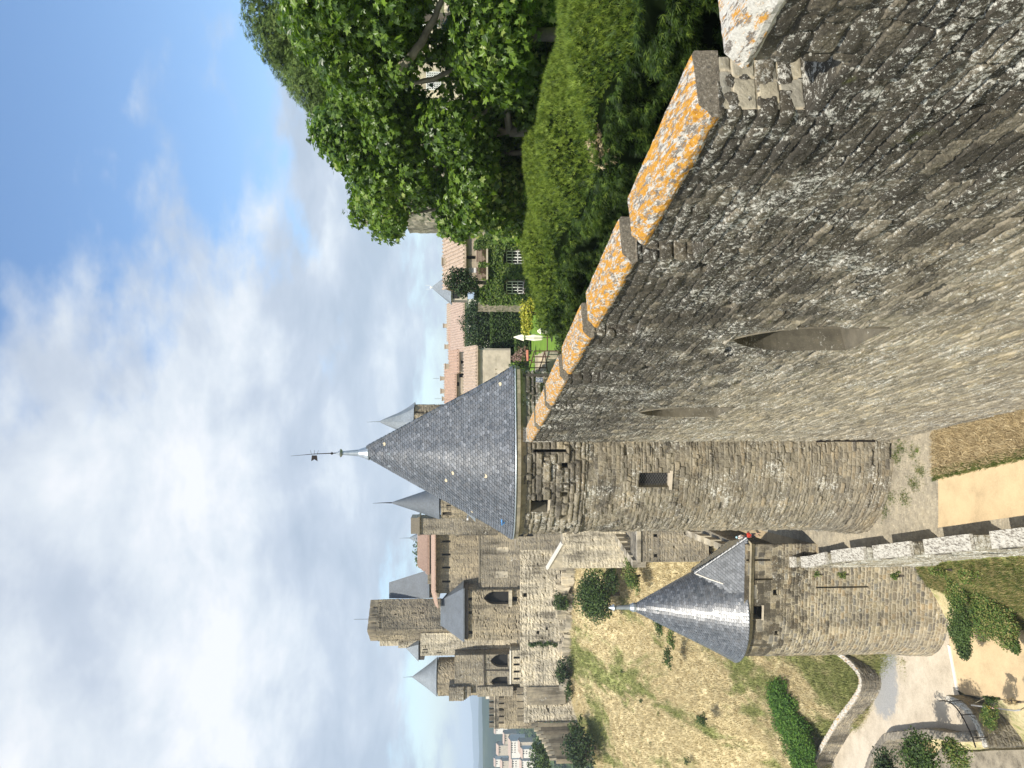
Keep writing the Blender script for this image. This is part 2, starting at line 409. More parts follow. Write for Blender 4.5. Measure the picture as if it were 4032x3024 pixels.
# ------------------------------------------------------------------ materials
def new_mat(name):
    m = bpy.data.materials.new(name); m.use_nodes = True; t = NT(m.node_tree)
    b = t.n['Principled BSDF']; return m, t, b
def stone(name, tones, mortar, crust_or_shade=None, white=None, orange=None, moss=None, rough=.92, bump=.6, fine=1.0, mortar_amt=1.0, streak=.45, crustn=1.5, patchy=.55):
    """tones: colours of single stones; crust=(colour, amount, z_low, z_high); white/orange=(amount, scale)"""
    m, t, b = new_mat(name); p = t.pos(); tone = t.attr('tone'); mort = t.attr('mort')
    n = len(tones)
    c = t.ramp(tone, [((i + .5) / n, q) for i, q in enumerate(tones)])
    big = t.noise(p, .35 * fine, 5, .6); mid = t.noise(p, 2.6 * fine, 6, .65); sm = t.noise(p, 16 * fine, 6, .7)
    c = t.mix(1.0, c, t.ramp(mid, [(.25, (.62, .62, .62)), (.55, (1, 1, 1)), (.8, (1.28, 1.24, 1.16))]), 'MULTIPLY')
    c = t.mix(t.math('MULTIPLY', mort, mortar_amt, clamp=True), c, mortar)
    if crust_or_shade:
        col, amt, z0, z1 = crust_or_shade; z = t.xyz(p)[2]
        g = t.step(z, z0, z1)
        f = t.math('ADD', t.math('MULTIPLY', g, .55), t.math('MULTIPLY', t.math('SUBTRACT', t.noise(p, .8, 7, .68), .5), crustn))
        f = t.math('ADD', f, t.math('MULTIPLY', t.math('SUBTRACT', sm, .5), .7))
        f = t.math('ADD', f, t.math('MULTIPLY', t.math('SUBTRACT', tone, .5), .35))
        c = t.mix(t.math('MULTIPLY', t.step(f, .5 - amt, .95 - amt), .93), c, col)
    if moss:
        c = t.mix(t.math('MULTIPLY', t.step(t.noise(p, 1.1, 6, .7), .66 - moss * .1, .74), .8), c, (.075, .085, .022))
    if streak:
        mps = t.new('ShaderNodeMapping'); t.put(mps.inputs[0], p); mps.inputs['Scale'].default_value = (1, 1, .13)
        sn_ = t.noise(mps.outputs[0], 1.1, 6, .7); blk = t.noise(t.vmath('ADD', p, (13.0, 5.0, 2.0)), .22, 3, .5)
        c = t.mix(streak, c, t.mix(1.0, c, t.ramp(t.math('ADD', t.math('MULTIPLY', sn_, .6), t.math('MULTIPLY', blk, .4)), [(.38, (.30, .29, .28)), (.47, (.80, .79, .78)), (.60, (1.30, 1.25, 1.16))]), 'MULTIPLY'))
    if white:
        amt, scl = white
        patch = t.noise(t.vmath('ADD', p, (4.0, 1.0, 9.0)), .6, 5, .65)
        pm = t.math('MULTIPLY', t.math('SUBTRACT', patch, .5), patchy)
        sp = t.math('ADD', t.noise(p, scl, 10, .82, .1), pm)
        dt = t.math('ADD', t.noise(t.vmath('ADD', p, (7.7, 3.1, 5.2)), scl * 3.4, 4, .6), t.math('MULTIPLY', pm, .35))
        f = t.math('MAXIMUM', t.step(sp, .60 - amt, .63 - amt), t.step(dt, .665 - amt * .6, .69 - amt * .6))
        c = t.mix(t.math('MULTIPLY', f, .92), c, t.ramp(t.noise(p, 40, 2, .5), [(.3, (.40, .39, .34)), (.65, (.66, .65, .58))]))
    if orange:
        amt, scl = orange
        f = t.noise(t.vmath('ADD', p, (21.0, 8.0, 2.0)), scl, 7, .7, .3)
        c = t.mix(t.math('MULTIPLY', t.step(f, .70 - amt, .76 - amt), .85), c, (.50, .25, .05))
    t.put(b.inputs['Base Color'], c); b.inputs['Roughness'].default_value = rough
    b.inputs['Specular IOR Level'].default_value = .25
    h = t.math('ADD', t.math('MULTIPLY', sm, .6), t.math('MULTIPLY', t.noise(p, 60 * fine, 4, .7), .4))
    t.put(b.inputs['Normal'], t.bump(h, bump, .03 / fine))
    return m
def plain(name, col, rough=.6, metal=0.0, var=.25, scale=4.0, bump=0.0, spec=.4):
    m, t, b = new_mat(name); p = t.pos()
    n = t.noise(p, scale, 6, .65)
    c = t.mix(1.0, (*col, 1), t.ramp(n, [(.25, (1 - var,) * 3), (.75, (1 + var,) * 3)]), 'MULTIPLY')
    t.put(b.inputs['Base Color'], c); b.inputs['Roughness'].default_value = rough; b.inputs['Metallic'].default_value = metal
    b.inputs['Specular IOR Level'].default_value = spec
    if bump: t.put(b.inputs['Normal'], t.bump(t.noise(p, scale * 5, 5, .7), bump, .02))
    return m
def ramped(name, cols, rough=.7, var=.25, scale=6.0, bump=0.0, trans=0.0, spec=.3, both=False):
    """colour chosen per piece by its tone attribute; optional translucency for leaves"""
    m, t, b = new_mat(name); p = t.pos(); n = len(cols)
    c = t.ramp(t.attr('tone'), [((i + .5) / n, q) for i, q in enumerate(cols)])
    c = t.mix(1.0, c, t.ramp(t.noise(p, scale, 4, .6), [(.25, (1 - var,) * 3), (.75, (1 + var,) * 3)]), 'MULTIPLY')
    t.put(b.inputs['Base Color'], c); b.inputs['Roughness'].default_value = rough; b.inputs['Specular IOR Level'].default_value = spec
    if bump: t.put(b.inputs['Normal'], t.bump(t.noise(p, scale * 6, 5, .7), bump, .02))
    if trans:
        tr = t.new('ShaderNodeBsdfTranslucent'); t.put(tr.inputs[0], t.mix(1.0, c, (1.25, 1.35, .55), 'MULTIPLY'))
        mx_ = t.new('ShaderNodeMixShader'); mx_.inputs[0].default_value = trans
        t.l.new(b.outputs[0], mx_.inputs[1]); t.l.new(tr.outputs[0], mx_.inputs[2])
        t.l.new(mx_.outputs[0], t.n['Material Output'].inputs[0])
    return m

M = {}
M['rampart'] = stone('rampart stone', [(.24, .21, .155), (.33, .29, .21), (.19, .17, .13), (.42, .37, .265), (.28, .255, .20), (.46, .39, .26)],
                     (.36, .32, .24), crust_or_shade=((.042, .038, .031), .39, -15.5, -4.0), white=(.052, 9.0), orange=(-.015, 1.1), moss=.3, bump=.9, mortar_amt=.8, streak=.25, crustn=.95, patchy=.36)
M['niche'] = stone('niche stone', [(.12, .11, .085), (.16, .145, .11), (.10, .09, .072)], (.12, .11, .085), crust_or_shade=((.06, .055, .045), .0, -20, 0), white=(-.02, 9.0), bump=.5)
M['jamb'] = stone('pale new jamb stone', [(.34, .32, .26), (.44, .39, .28), (.38, .36, .30), (.30, .28, .22)], (.46, .40, .29), white=(-.03, 9.0), bump=.6, streak=.1)
M['tower'] = stone('tower stone', [(.19, .17, .13), (.27, .24, .175), (.15, .135, .11), (.33, .285, .20), (.22, .195, .15), (.30, .25, .17)],
                   (.25, .225, .17), crust_or_shade=((.050, .046, .038), .10, -29.0, -4.0), white=(.012, 8.0), orange=(-.03, .8), bump=.7)
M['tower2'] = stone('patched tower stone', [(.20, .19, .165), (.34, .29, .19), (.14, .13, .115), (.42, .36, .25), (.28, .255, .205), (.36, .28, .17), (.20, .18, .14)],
                    (.40, .36, .27), crust_or_shade=((.055, .048, .036), .20, -31.0, -20.5), white=(-.03, 7.0), bump=.6)  # crust, plus the cornice's shade put into the colour of the upper courses
M['dressed'] = stone('dressed limestone', [(.25, .225, .165), (.31, .28, .205), (.21, .19, .145), (.35, .31, .22)],
                     (.22, .20, .15), crust_or_shade=((.08, .075, .06), -.12, -30.0, 0.0), bump=.4)
M['outer'] = stone('outer wall stone', [(.25, .22, .16), (.33, .30, .22), (.18, .165, .13), (.38, .34, .25)],
                   (.30, .27, .20), crust_or_shade=((.055, .052, .043), -.02, -32.0, -22.0), white=(.10, 6.0), moss=.9, bump=.7)
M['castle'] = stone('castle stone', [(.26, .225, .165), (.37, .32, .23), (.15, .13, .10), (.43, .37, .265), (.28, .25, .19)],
                    (.30, .26, .185), crust_or_shade=((.10, .088, .068), -.04, -14.0, 14.0), bump=.8, fine=.6, streak=.9)
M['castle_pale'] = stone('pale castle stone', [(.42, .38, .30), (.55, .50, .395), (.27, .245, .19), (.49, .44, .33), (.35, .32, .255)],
                         (.54, .49, .38), crust_or_shade=((.17, .15, .115), -.10, -12.0, 20.0), moss=.1, bump=.8, fine=.6, streak=.95)
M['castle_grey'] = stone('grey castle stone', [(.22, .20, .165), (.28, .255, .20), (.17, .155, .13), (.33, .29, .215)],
                         (.28, .25, .19), crust_or_shade=((.09, .085, .072), -.08, -14.0, 4.0), white=(-.03, 3.0), bump=.8, fine=.6, streak=.9)
M['paving'] = stone('cobble paving', [(.36, .32, .24), (.42, .38, .29), (.30, .27, .21), (.46, .41, .31)],
                    (.33, .29, .22), crust_or_shade=((.22, .19, .14), -.15, -40, -20), bump=.5)
M['render'] = plain('lime render', (.47, .41, .32), .9, var=.28, scale=1.2, bump=.3)
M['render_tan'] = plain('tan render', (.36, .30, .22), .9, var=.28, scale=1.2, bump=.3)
M['white_render'] = plain('white render', (.70, .66, .58), .85, var=.1, scale=1.0)
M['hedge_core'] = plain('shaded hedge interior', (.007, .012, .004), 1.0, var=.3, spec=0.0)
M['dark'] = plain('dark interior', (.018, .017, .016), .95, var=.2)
M['iron'] = plain('dark iron', (.03, .024, .022), .5, .6, .3, 8)
M['rust'] = plain('red brown iron', (.10, .045, .035), .6, .3, .3, 8)
M['steel'] = plain('pale galvanised steel', (.60, .60, .60), .35, .7, .15, 8)
M['lead'] = plain('lead sheet', (.34, .38, .41), .42, .55, .25, 3)
M['wood'] = plain('dark wood', (.06, .05, .04), .7, var=.3, scale=5)
M['canvas'] = plain('cream canvas', (.84, .80, .68), .85, var=.06, scale=3)
M['white'] = plain('white paint', (.80, .80, .78), .5, var=.05)
M['blue_paint'] = plain('blue cloth', (.10, .30, .62), .7, var=.3, scale=8)
M['orange_paint'] = plain('orange cloth', (.60, .22, .05), .7, var=.3, scale=8)
M['yellow'] = plain('yellow plastic', (.80, .52, .03), .5, var=.1)
M['slate'] = ramped('slates', [(.060, .068, .078), (.082, .092, .104), (.10, .11, .124), (.090, .094, .100), (.125, .135, .15), (.16, .172, .19)], .38, .3, 3.0, .2, spec=.6)
_b = M['slate'].node_tree.nodes['Principled BSDF']; _b.inputs['Coat Weight'].default_value = .22; _b.inputs['Coat Roughness'].default_value = .34
M['slate_matte'] = ramped('matte slates', [(.060, .068, .078), (.082, .092, .104), (.10, .11, .124), (.125, .135, .15), (.17, .18, .20)], .55, .3, 3.0, .2, spec=.45)
def slate_far(name, a, rough=.42, sc=1.0):
    m, t, b = new_mat(name); p = t.pos()
    n = t.noise(p, 6 * sc, 6, .8); n2 = t.noise(p, .7, 4, .6)
    c = t.mix(t.ramp(n, [(.35, 0), (.65, 1)]), tuple(q * .75 for q in a), tuple(q * 1.3 for q in a))
    c = t.mix(1.0, c, t.ramp(n2, [(.3, (.85, .85, .85)), (.7, (1.12, 1.13, 1.15))]), 'MULTIPLY')
    t.put(b.inputs['Base Color'], c); b.inputs['Roughness'].default_value = rough; b.inputs['Specular IOR Level'].default_value = .6
    t.put(b.inputs['Normal'], t.bump(n, .8, .12)); return m
M['slate_far'] = slate_far('weathered slate roof', (.105, .12, .135), .58)
M['slate_pale'] = slate_far('pale slate roof', (.19, .215, .235), .62)
def tile_mat(name, base, dirx=True):
    m, t, b = new_mat(name); p = t.pos()
    o = t.xyz(p); v = t.noise(p, 3.5, 6, .75); v2 = t.noise(p, 14, 3, .7)
    c = t.ramp(t.math('ADD', t.math('MULTIPLY', v, .6), t.math('MULTIPLY', v2, .4)), [(.34, tuple(q * .45 for q in base)), (.48, base), (.60, tuple(q * 1.5 for q in base)), (.70, (.50, .42, .30))])
    t.put(b.inputs['Base Color'], c); b.inputs['Roughness'].default_value = .85; return m
M['tile'] = tile_mat('clay roof tiles', (.35, .24, .175))
M['tile_pale'] = tile_mat('old pale roof tiles', (.36, .28, .21))
M['tile_red'] = tile_mat('red roof tiles', (.35, .265, .21))

# lichen covered coping: orange and white crusts on grey stone, streaked along the grain
def coping_mat(name, org=.5, wht=.5, sx=1.0, ends=1.0):
    m, t, b = new_mat(name); p = t.pos()
    mp = t.new('ShaderNodeMapping'); t.put(mp.inputs[0], p); mp.inputs['Rotation'].default_value = (0, 0, -.2); mp.inputs['Scale'].default_value = (2.4, .55, 1.6)
    q = mp.outputs[0]
    g = t.ramp(t.noise(p, 6, 7, .7), [(.3, (.10, .09, .08)), (.7, (.25, .22, .18))])
    wn = t.noise(q, 6.5, 9, .80, .1); on = t.noise(t.vmath('ADD', q, (3.0, 2.0, 1.0)), 4.2, 10, .80, .15)
    c = t.mix(t.step(wn, .57 - wht * .13, .59 - wht * .13), g, t.ramp(t.noise(p, 30, 3, .6), [(.3, (.42, .40, .35)), (.7, (.62, .60, .53))]))
    oc = t.ramp(t.noise(p, 18, 6, .7), [(.3, (.30, .13, .02)), (.5, (.52, .25, .03)), (.72, (.62, .36, .06))])
    c = t.mix(t.step(on, .58 - org * .14, .62 - org * .14), c, oc)
    c = t.mix(t.math('MULTIPLY', t.step(t.noise(q, 12, 6, .75), .60, .66), .75), c, (.58, .55, .46))
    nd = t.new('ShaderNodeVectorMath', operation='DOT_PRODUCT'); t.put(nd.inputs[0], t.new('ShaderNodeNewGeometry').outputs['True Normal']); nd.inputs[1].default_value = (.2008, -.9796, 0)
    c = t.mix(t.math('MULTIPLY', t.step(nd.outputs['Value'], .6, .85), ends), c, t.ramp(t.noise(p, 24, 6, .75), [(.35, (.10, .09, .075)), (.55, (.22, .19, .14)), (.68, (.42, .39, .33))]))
    t.put(b.inputs['Base Color'], c); b.inputs['Roughness'].default_value = .95; b.inputs['Specular IOR Level'].default_value = .2
    t.put(b.inputs['Normal'], t.bump(t.math('ADD', t.noise(p, 22, 7, .75), t.math('MULTIPLY', wn, .5)), .7, .03)); return m
M['coping'] = coping_mat('lichened coping', .72, .62)
M['coping_white'] = coping_mat('white lichened coping', -.6, .80, ends=0.0)
M['coping_mixed'] = coping_mat('mixed lichened coping', .28, .9)
# foliage
M['plane_leaf'] = ramped('plane tree leaves', [(.036, .075, .009), (.065, .125, .013), (.10, .18, .018), (.17, .27, .03), (.10, .18, .018), (.42, .48, .15)], .38, .2, 2.0, trans=.36, spec=.45)
M['hedge_leaf'] = ramped('cypress sprays', [(.010, .026, .004), (.028, .060, .008), (.065, .115, .014), (.13, .19, .024), (.20, .27, .035)], .6, .25, 2.5, trans=.25)
M['ivy_leaf'] = ramped('ivy leaves', [(.035, .070, .010), (.06, .11, .015), (.09, .15, .02), (.13, .18, .03)], .5, .25, 2.0, trans=.2)
M['dark_leaf'] = ramped('dark evergreen leaves', [(.010, .024, .007), (.020, .042, .010), (.034, .062, .014), (.05, .085, .02)], .6, .25, 2.0, trans=.12)
M['pine_leaf'] = ramped('pine needles', [(.045, .08, .014), (.075, .12, .02), (.11, .17, .03), (.16, .22, .05)], .6, .2, 2.0, trans=.15)
M['bush_leaf'] = ramped('bush leaves', [(.018, .040, .008), (.034, .068, .012), (.058, .10, .018), (.09, .14, .028)], .55, .25, 1.5, trans=.2)
M['yellow_leaf'] = ramped('yellow green leaves', [(.12, .17, .02), (.25, .28, .03), (.40, .38, .04), (.50, .46, .07)], .55, .2, 2, trans=.25)
M['pink_leaf'] = ramped('tamarisk plumes', [(.20, .12, .10), (.34, .20, .18), (.13, .12, .07), (.42, .28, .25)], .7, .2, 2, trans=.2)
M['weed_leaf'] = ramped('weeds', [(.035, .075, .012), (.06, .115, .018), (.10, .16, .03), (.18, .20, .05), (.24, .21, .08)], .6, .2, 2, trans=.2)
M['dry_grass'] = ramped('dry grass blades', [(.24, .19, .08), (.36, .28, .12), (.46, .37, .17), (.20, .18, .07), (.52, .43, .22)], .8, .2, .5, trans=.15)
M['green_grass'] = ramped('green grass blades', [(.06, .10, .02), (.10, .14, .03), (.15, .17, .04), (.22, .21, .07)], .7, .25, .5, trans=.2)
M['straw'] = ramped('dead brown stalks', [(.34, .26, .14), (.46, .36, .20), (.24, .18, .09), (.56, .46, .28)], .85, .2, 1)
M['bark'] = plain('mottled plane bark', (.20, .18, .13), .85, var=.55, scale=3.0, bump=.4)
M['bark_dark'] = plain('dark bark', (.09, .075, .06), .9, var=.4, scale=5, bump=.4)

# ------------------------------------------------------------------ generic builders for walls and towers
def band(name, path, prof, mat, parent, s0=0, s1=None, step=.25, noise=0.0, tone=.5, seed=1, smooth=False, base=None):
    """moulding: profile of (outward offset, z) swept along the path"""
    s1 = path.L if s1 is None else s1
    n = max(2, int((s1 - s0) / step)); ss = np.linspace(s0, s1, n + 1); x, y, nx, ny = path.at(ss); m = len(prof)
    o = np.array([q[0] for q in prof]); z = np.array([q[1] for q in prof])
    dn = noise * fbm(ss[:, None] * 2.5 + o[None] * 3, z[None] * 3 + 0 * ss[:, None], 4, seed) * 2 if noise else 0
    X = x[:, None] + nx[:, None] * (o[None] + dn); Y = y[:, None] + ny[:, None] * (o[None] + dn); Z = z[None] + 0 * X + (dn * .5 if noise else 0)
    V = np.stack([X, Y, Z], -1).reshape(-1, 3)
    F = []
    for i in range(n):
        for k in range(m):
            k2 = (k + 1) % m; F.append((i * m + k2, i * m + k, (i + 1) * m + k, (i + 1) * m + k2))
    if not path.closed or s1 - s0 < path.L - .01: F += [list(range(m)), [n * m + k for k in range(m)][::-1]]
    rng = np.random.RandomState(seed); blk = rng.rand(200)[(ss / .9).astype(int) % 200]
    return mesh_np(name, V, F, mat, parent, {'tone': np.repeat(blk, m), 'mort': np.zeros(len(V))}, smooth, base)

def d_outline(C, Rr, out, along, Ls, seg=48):
    """D-shaped tower plan, counter-clockwise: round towards `out`, square at the back"""
    C = np.array(C[:2], float); out = np.array(out, float); al = np.array(along, float); inn = -out
    a0 = math.atan2(al[1], al[0]); pts = [C + Rr * al + Ls * inn]
    for i in range(seg + 1):
        th = a0 + math.pi * i / seg; pts.append(C + Rr * np.array([math.cos(th), math.sin(th)]))
    pts.append(C - Rr * al + Ls * inn)
    return pts

SL_W, SL_E = .25, .165
SLT = np.array([(-.475, 1.6, 0), (-.475, .66, .026), (-.40, .28, .034), (-.22, .05, .038), (0, -.03, .04), (.22, .05, .038), (.40, .28, .034), (.475, .66, .026), (.475, 1.6, 0)], float)
_lo = SLT[1:8].copy(); _lo[:, 2] -= .034; SLT = np.vstack([SLT, _lo])
SLF = [(0, 1, 8), (1, 7, 8), (1, 2, 7), (2, 6, 7), (2, 3, 6), (3, 5, 6), (3, 4, 5)]
for q in range(6): SLF += [(q + 1, 9 + q, 10 + q), (q + 1, 10 + q, q + 2)]
def slate_roof(path, C, ze, zt, parent, k_top=.07, dip=.2, w=SL_W, e=SL_E, seed=3, cream=14, hips=None, mat='slate', s_rng=None):
    C = np.array(C[:2], float); rng = np.random.RandomState(seed)
    def kf(u): return k_top + (1 - k_top) * (1 - u) - dip * u * (1 - u) ** 4
    def pt(s_, u):
        x, y, _, _ = path.at(s_); k = kf(u); return np.stack([C[0] + (x - C[0]) * k, C[1] + (y - C[1]) * k, ze + (zt - ze) * u + 0 * x], -1)
    # underlay
    us = np.linspace(0, 1, 22); ss = np.linspace(0, path.L, 140); S_, U_ = np.meshgrid(ss, us); V = pt(S_, U_); V[..., 2] -= .03
    ns = len(ss); j, i = np.meshgrid(np.arange(21), np.arange(ns - 1), indexing='ij'); a = j * ns + i
    F = np.stack([a, a + 1, a + ns + 1, a + ns], -1).reshape(-1, 4)
    ro = mesh_np('roof', V.reshape(-1, 3), F, M['slate_far'], parent, smooth=True)
    Rm = path.L / 6.28; slant = math.hypot(Rm, zt - ze); n = int(slant / e)
    T = SLT * np.array([w, e, 1]); TF = SLF
    Pp, Rt = [], []
    for r_ in range(n):
        u = r_ / n; kk = kf(u); per = path.L * kk; m_ = max(6, int(per / w))
        s_ = ((np.arange(m_) + (r_ % 2) * .5 + rng.randn(m_) * .03) / m_ * path.L) % path.L
        if s_rng: s_ = s_[(s_ > s_rng[0]) & (s_ < s_rng[1])]
        p0 = pt(s_, u); d1 = pt(np.clip(s_ + .06 / kk, 0, path.L), u) - pt(np.clip(s_ - .06 / kk, 0, path.L), u); up = pt(s_, u + .01) - p0
        t_ = d1 / np.linalg.norm(d1, axis=1)[:, None]; up -= (up * t_).sum(1)[:, None] * t_; up /= np.linalg.norm(up, axis=1)[:, None]
        nn = np.cross(t_, up); nn += rng.randn(*nn.shape) * .022; nn /= np.linalg.norm(nn, axis=1)[:, None]
        t_ = np.cross(up, nn); t_ /= np.linalg.norm(t_, axis=1)[:, None]; up = np.cross(nn, t_)
        Pp.append(p0); Rt.append(np.stack([t_, up, nn], -1))
    Pp = np.vstack(Pp); Rt = np.concatenate(Rt); N = len(Pp)
    tone = np.clip(.45 + rng.randn(N) * .24 + .45 * fbm(Pp[:, 0] * .5 + 9, Pp[:, 2] * .5, 2, seed), 0, 1)
    pick = np.zeros(N, bool); pick[rng.choice(N, cream, replace=False)] = True
    scatter('slate_covering', T, TF, Pp[~pick], Rt[~pick], 1.0, M[mat], ro, tone[~pick])
    if cream:
        cm = plain('cream repair slates', (.50, .43, .30), .6, var=.15)
        for q in np.where(pick)[0]: scatter('repair_slate', T * np.array([1, 1, 1.15]), TF, Pp[q:q + 1], Rt[q:q + 1], 1.0, cm, ro, tone[q:q + 1])
    # hip covers up the straight corners
    for hs in (hips or []):
        m = MB(seed); nn = int(slant / .3)
        for q in range(nn):
            a_ = Vector(pt(np.array([hs]), q / nn)[0]); b_ = Vector(pt(np.array([hs]), (q + 1.15) / nn if q < nn - 1 else 1.0)[0])
            x, y, nx, ny = [float(v_) for v_ in path.at(hs)]; o_ = Vector((nx, ny, .6)) * .03
            m.tube([a_ + o_ * 1.6, b_ + o_], [.10, .085], 6, tone=rng.rand() * .6)
        m.build('hip_ridge', M['slate'], ro)
    return ro, pt

def slate_facet(name, A, B, Q, parent, seed=5, w=SL_W, e=SL_E, mat='slate', Q2=None):
    """triangle or trapezium facet: eave A-B, top Q (or Q2-Q), covered in slates"""
    A, B, Q = Vector(A), Vector(B), Vector(Q); poly = [A, B, Q] + ([Vector(Q2)] if Q2 is not None else [])
    t_ = (B - A).normalized(); n_ = t_.cross(Q - A).normalized()
    if n_.z < 0: n_ = -n_
    up = n_.cross(t_).normalized(); 
    if up.z < 0: up = -up
    if t_.cross(up).dot(n_) < 0: t_ = -t_
    m = MB(1); m.add([tuple(v - n_ * .03) for v in poly], [list(range(len(poly)))]); o = m.build(name, M['slate_far'], parent)
    q2 = [((v - A).dot(t_), (v - A).dot(up)) for v in poly]; rng = np.random.RandomState(seed); Pp = []
    x0_, x1_ = min(v[0] for v in q2), max(v[0] for v in q2); h_ = max(v[1] for v in q2); r_ = 0
    while r_ * e < h_:
        for k in range(int((x1_ - x0_) / w) + 2):
            x_ = x0_ + (k + (r_ % 2) * .5) * w; y_ = r_ * e
            if inpoly(x_, y_ + e * .5, q2): Pp.append(tuple(A + t_ * x_ + up * y_))
        r_ += 1
    Pp = np.array(Pp); n = len(Pp); N_ = np.tile(np.array(n_), (n, 1)) + rng.randn(n, 3) * .02; N_ /= np.linalg.norm(N_, axis=1)[:, None]
    T_ = np.tile(np.array(t_), (n, 1)); U = np.cross(N_, T_); U /= np.linalg.norm(U, axis=1)[:, None]; T_ = np.cross(U, N_)
    scatter('slate_covering', SLT * np.array([w, e, 1]), SLF, Pp, np.stack([T_, U, N_], -1), 1.0, M[mat], o, np.clip(.5 + rng.randn(n) * .2, 0, 1)); return o
def inpoly(x, y, poly):
    c = False; j = len(poly) - 1
    for i in range(len(poly)):
        if (poly[i][1] > y) != (poly[j][1] > y) and x < (poly[j][0] - poly[i][0]) * (y - poly[i][1]) / (poly[j][1] - poly[i][1] + 1e-9) + poly[i][0]: c = not c
        j = i
    return c

# ------------------------------------------------------------------ the great inner wall beside the viewer
KX, X0, ZG = .205, 5.5, -24.2
def wpt(y, t=0.0):   # point on the wall line at distance y, t metres inwards
    return (X0 - KX * y + t * .9796 + 0.0, y + t * .2008)
DW = np.array((-.2008, .9796)); OUTW = np.array((-.9796, -.2008))
great = thing('rampart_wall', 'tall dark stone city wall with white and orange lichen filling the right-hand side, topped by merlons', 'wall', (*wpt(20), ZG))
YF = 43.2
wp = Path([wpt(YF), wpt(1.0)], False)
def sy(y): return (YF - y) * 1.0208
yy = [YF]; 
while yy[-1] > 5.6: yy.append(yy[-1] - min(.10, 1.05 * yy[-1] ** 2 / (749 * 5.5)))
while yy[-1] > 1.3: yy.append(yy[-1] - .15)
ss = np.array([sy(v) for v in yy])
zs = np.concatenate([np.arange(-24.5, -15.0, .042), np.arange(-15.0, -10.5, .032), np.arange(-10.5, -4.27, .0215), [-4.27]])
n1_ = (sy(21.7), sy(19.4), -10.9, -7.1, 'pointed'); n2_ = (sy(33.9), sy(31.5), -10.9, -7.1, 'pointed')
mk_w = dict(seed=4, ch=(.17, .36), sw=(.30, 1.15), joint=.028, relief=.038, pillow=.002, rough=.055, pit=.009, flush=.45, boss=1.0, wob=.42)
shell('masonry', wp, ss, zs, M['rampart'], great, mk_w, [n1_, n2_], top=.85)
for h in (n1_, n2_):
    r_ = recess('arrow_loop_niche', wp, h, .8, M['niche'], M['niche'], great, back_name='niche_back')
    # slit in the back of the niche and a sloping sill
    c = (h[0] + h[1]) / 2; x, y, nx, ny = [float(v) for v in wp.at(c)]
    m = MB(3); m.box((x - nx * .785, y - ny * .785, (h[2] + h[3]) / 2), (.02, .09, 1.9), math.atan2(ny, nx), .2); m.build('slit', M['dark'], r_)
    a = wp.at(h[0]); b = wp.at(h[1]); m = MB(4)
    f_ = lambda q, d, z_: (float(q[0] - q[2] * d), float(q[1] - q[3] * d), z_)
    m.hexa([f_(a, -.02, h[2] - .1), f_(b, -.02, h[2] - .1), f_(b, -.02, h[2] + .02), f_(a, -.02, h[2] + .02)],
           [f_(a, .79, h[2] - .1), f_(b, .79, h[2] - .1), f_(b, .79, h[2] + .15), f_(a, .79, h[2] + .15)], .6); m.build('sloping_sill', M['niche'], r_)
def coping(name, y0, y1, parent, mat, seed, res=.05):
    """flat lichened slab with a bevelled outer edge"""
    prof0 = [(-.05, -3.16), (-.085, -3.10), (-.085, -3.03), (.09, -2.835), (.80, -2.80), (.86, -2.84), (.86, -3.16)]
    pr = []
    for a, b in zip(prof0, prof0[1:] + prof0[:1]):
        n = max(1, int(math.hypot(b[0] - a[0], b[1] - a[1]) / (res * .8))); pr += [(a[0] + (b[0] - a[0]) * i / n, a[1] + (b[1] - a[1]) * i / n) for i in range(n)]
    pr = np.array(pr); n = int((y1 - y0) * 1.02 / res) + 1; ys = np.linspace(y0, y1, n + 1); m = len(pr)
    L_ = ys[:, None] + 0 * pr[None, :, 0]; T_ = pr[None, :, 0] + 0 * L_; Z_ = pr[None, :, 1] + 0 * L_
    ed = np.exp(-np.minimum(L_ - y0, y1 - L_) / .05)
    f1 = fbm(L_ * 3, (T_ + Z_ * 1.3) * 3, 6, seed, .68) * .10; f2 = fbm(L_ * 1.1 + 5, (T_ - Z_) * 2, 3, seed + 1) * .09
    bev = np.clip(1 - np.abs(T_ - 0.0) / .2, 0, 1)      # the outer bevel is the most eaten away
    T2 = T_ + bev * (f1 * 1.9 + f2) - ed * .012 * np.sign(T_ - .4) * -1; Z2 = Z_ + f1 * .42 * (1 + bev * 2.2) * (Z_ > -3.1) - ed * .02 * (Z_ > -2.95)
    L2 = L_ + ed * fbm(T_ * 4, Z_ * 4, 3, seed + 3) * .05
    X = X0 - KX * L2 + T2 * .9796; Y = L2 + T2 * .2008
    V = np.stack([X, Y, Z2], -1).reshape(-1, 3); F = []
    for i in range(n):
        for k in range(m):
            k2 = (k + 1) % m; F.append((i * m + k, i * m + k2, (i + 1) * m + k2, (i + 1) * m + k))
    F += [list(range(m))[::-1], [n * m + k for k in range(m)]]
    return mesh_np(name, V, F, mat, parent, smooth=False)
mer = [(3.6, 8.5), (9.6, 13.75), (14.7, 19.2), (20.2, 24.8), (25.95, 30.7), (31.7, 36.3), (37.5, 42.6)]
M['lattice'] = plain('grey lattice iron', (.16, .16, .16), .5, .4)
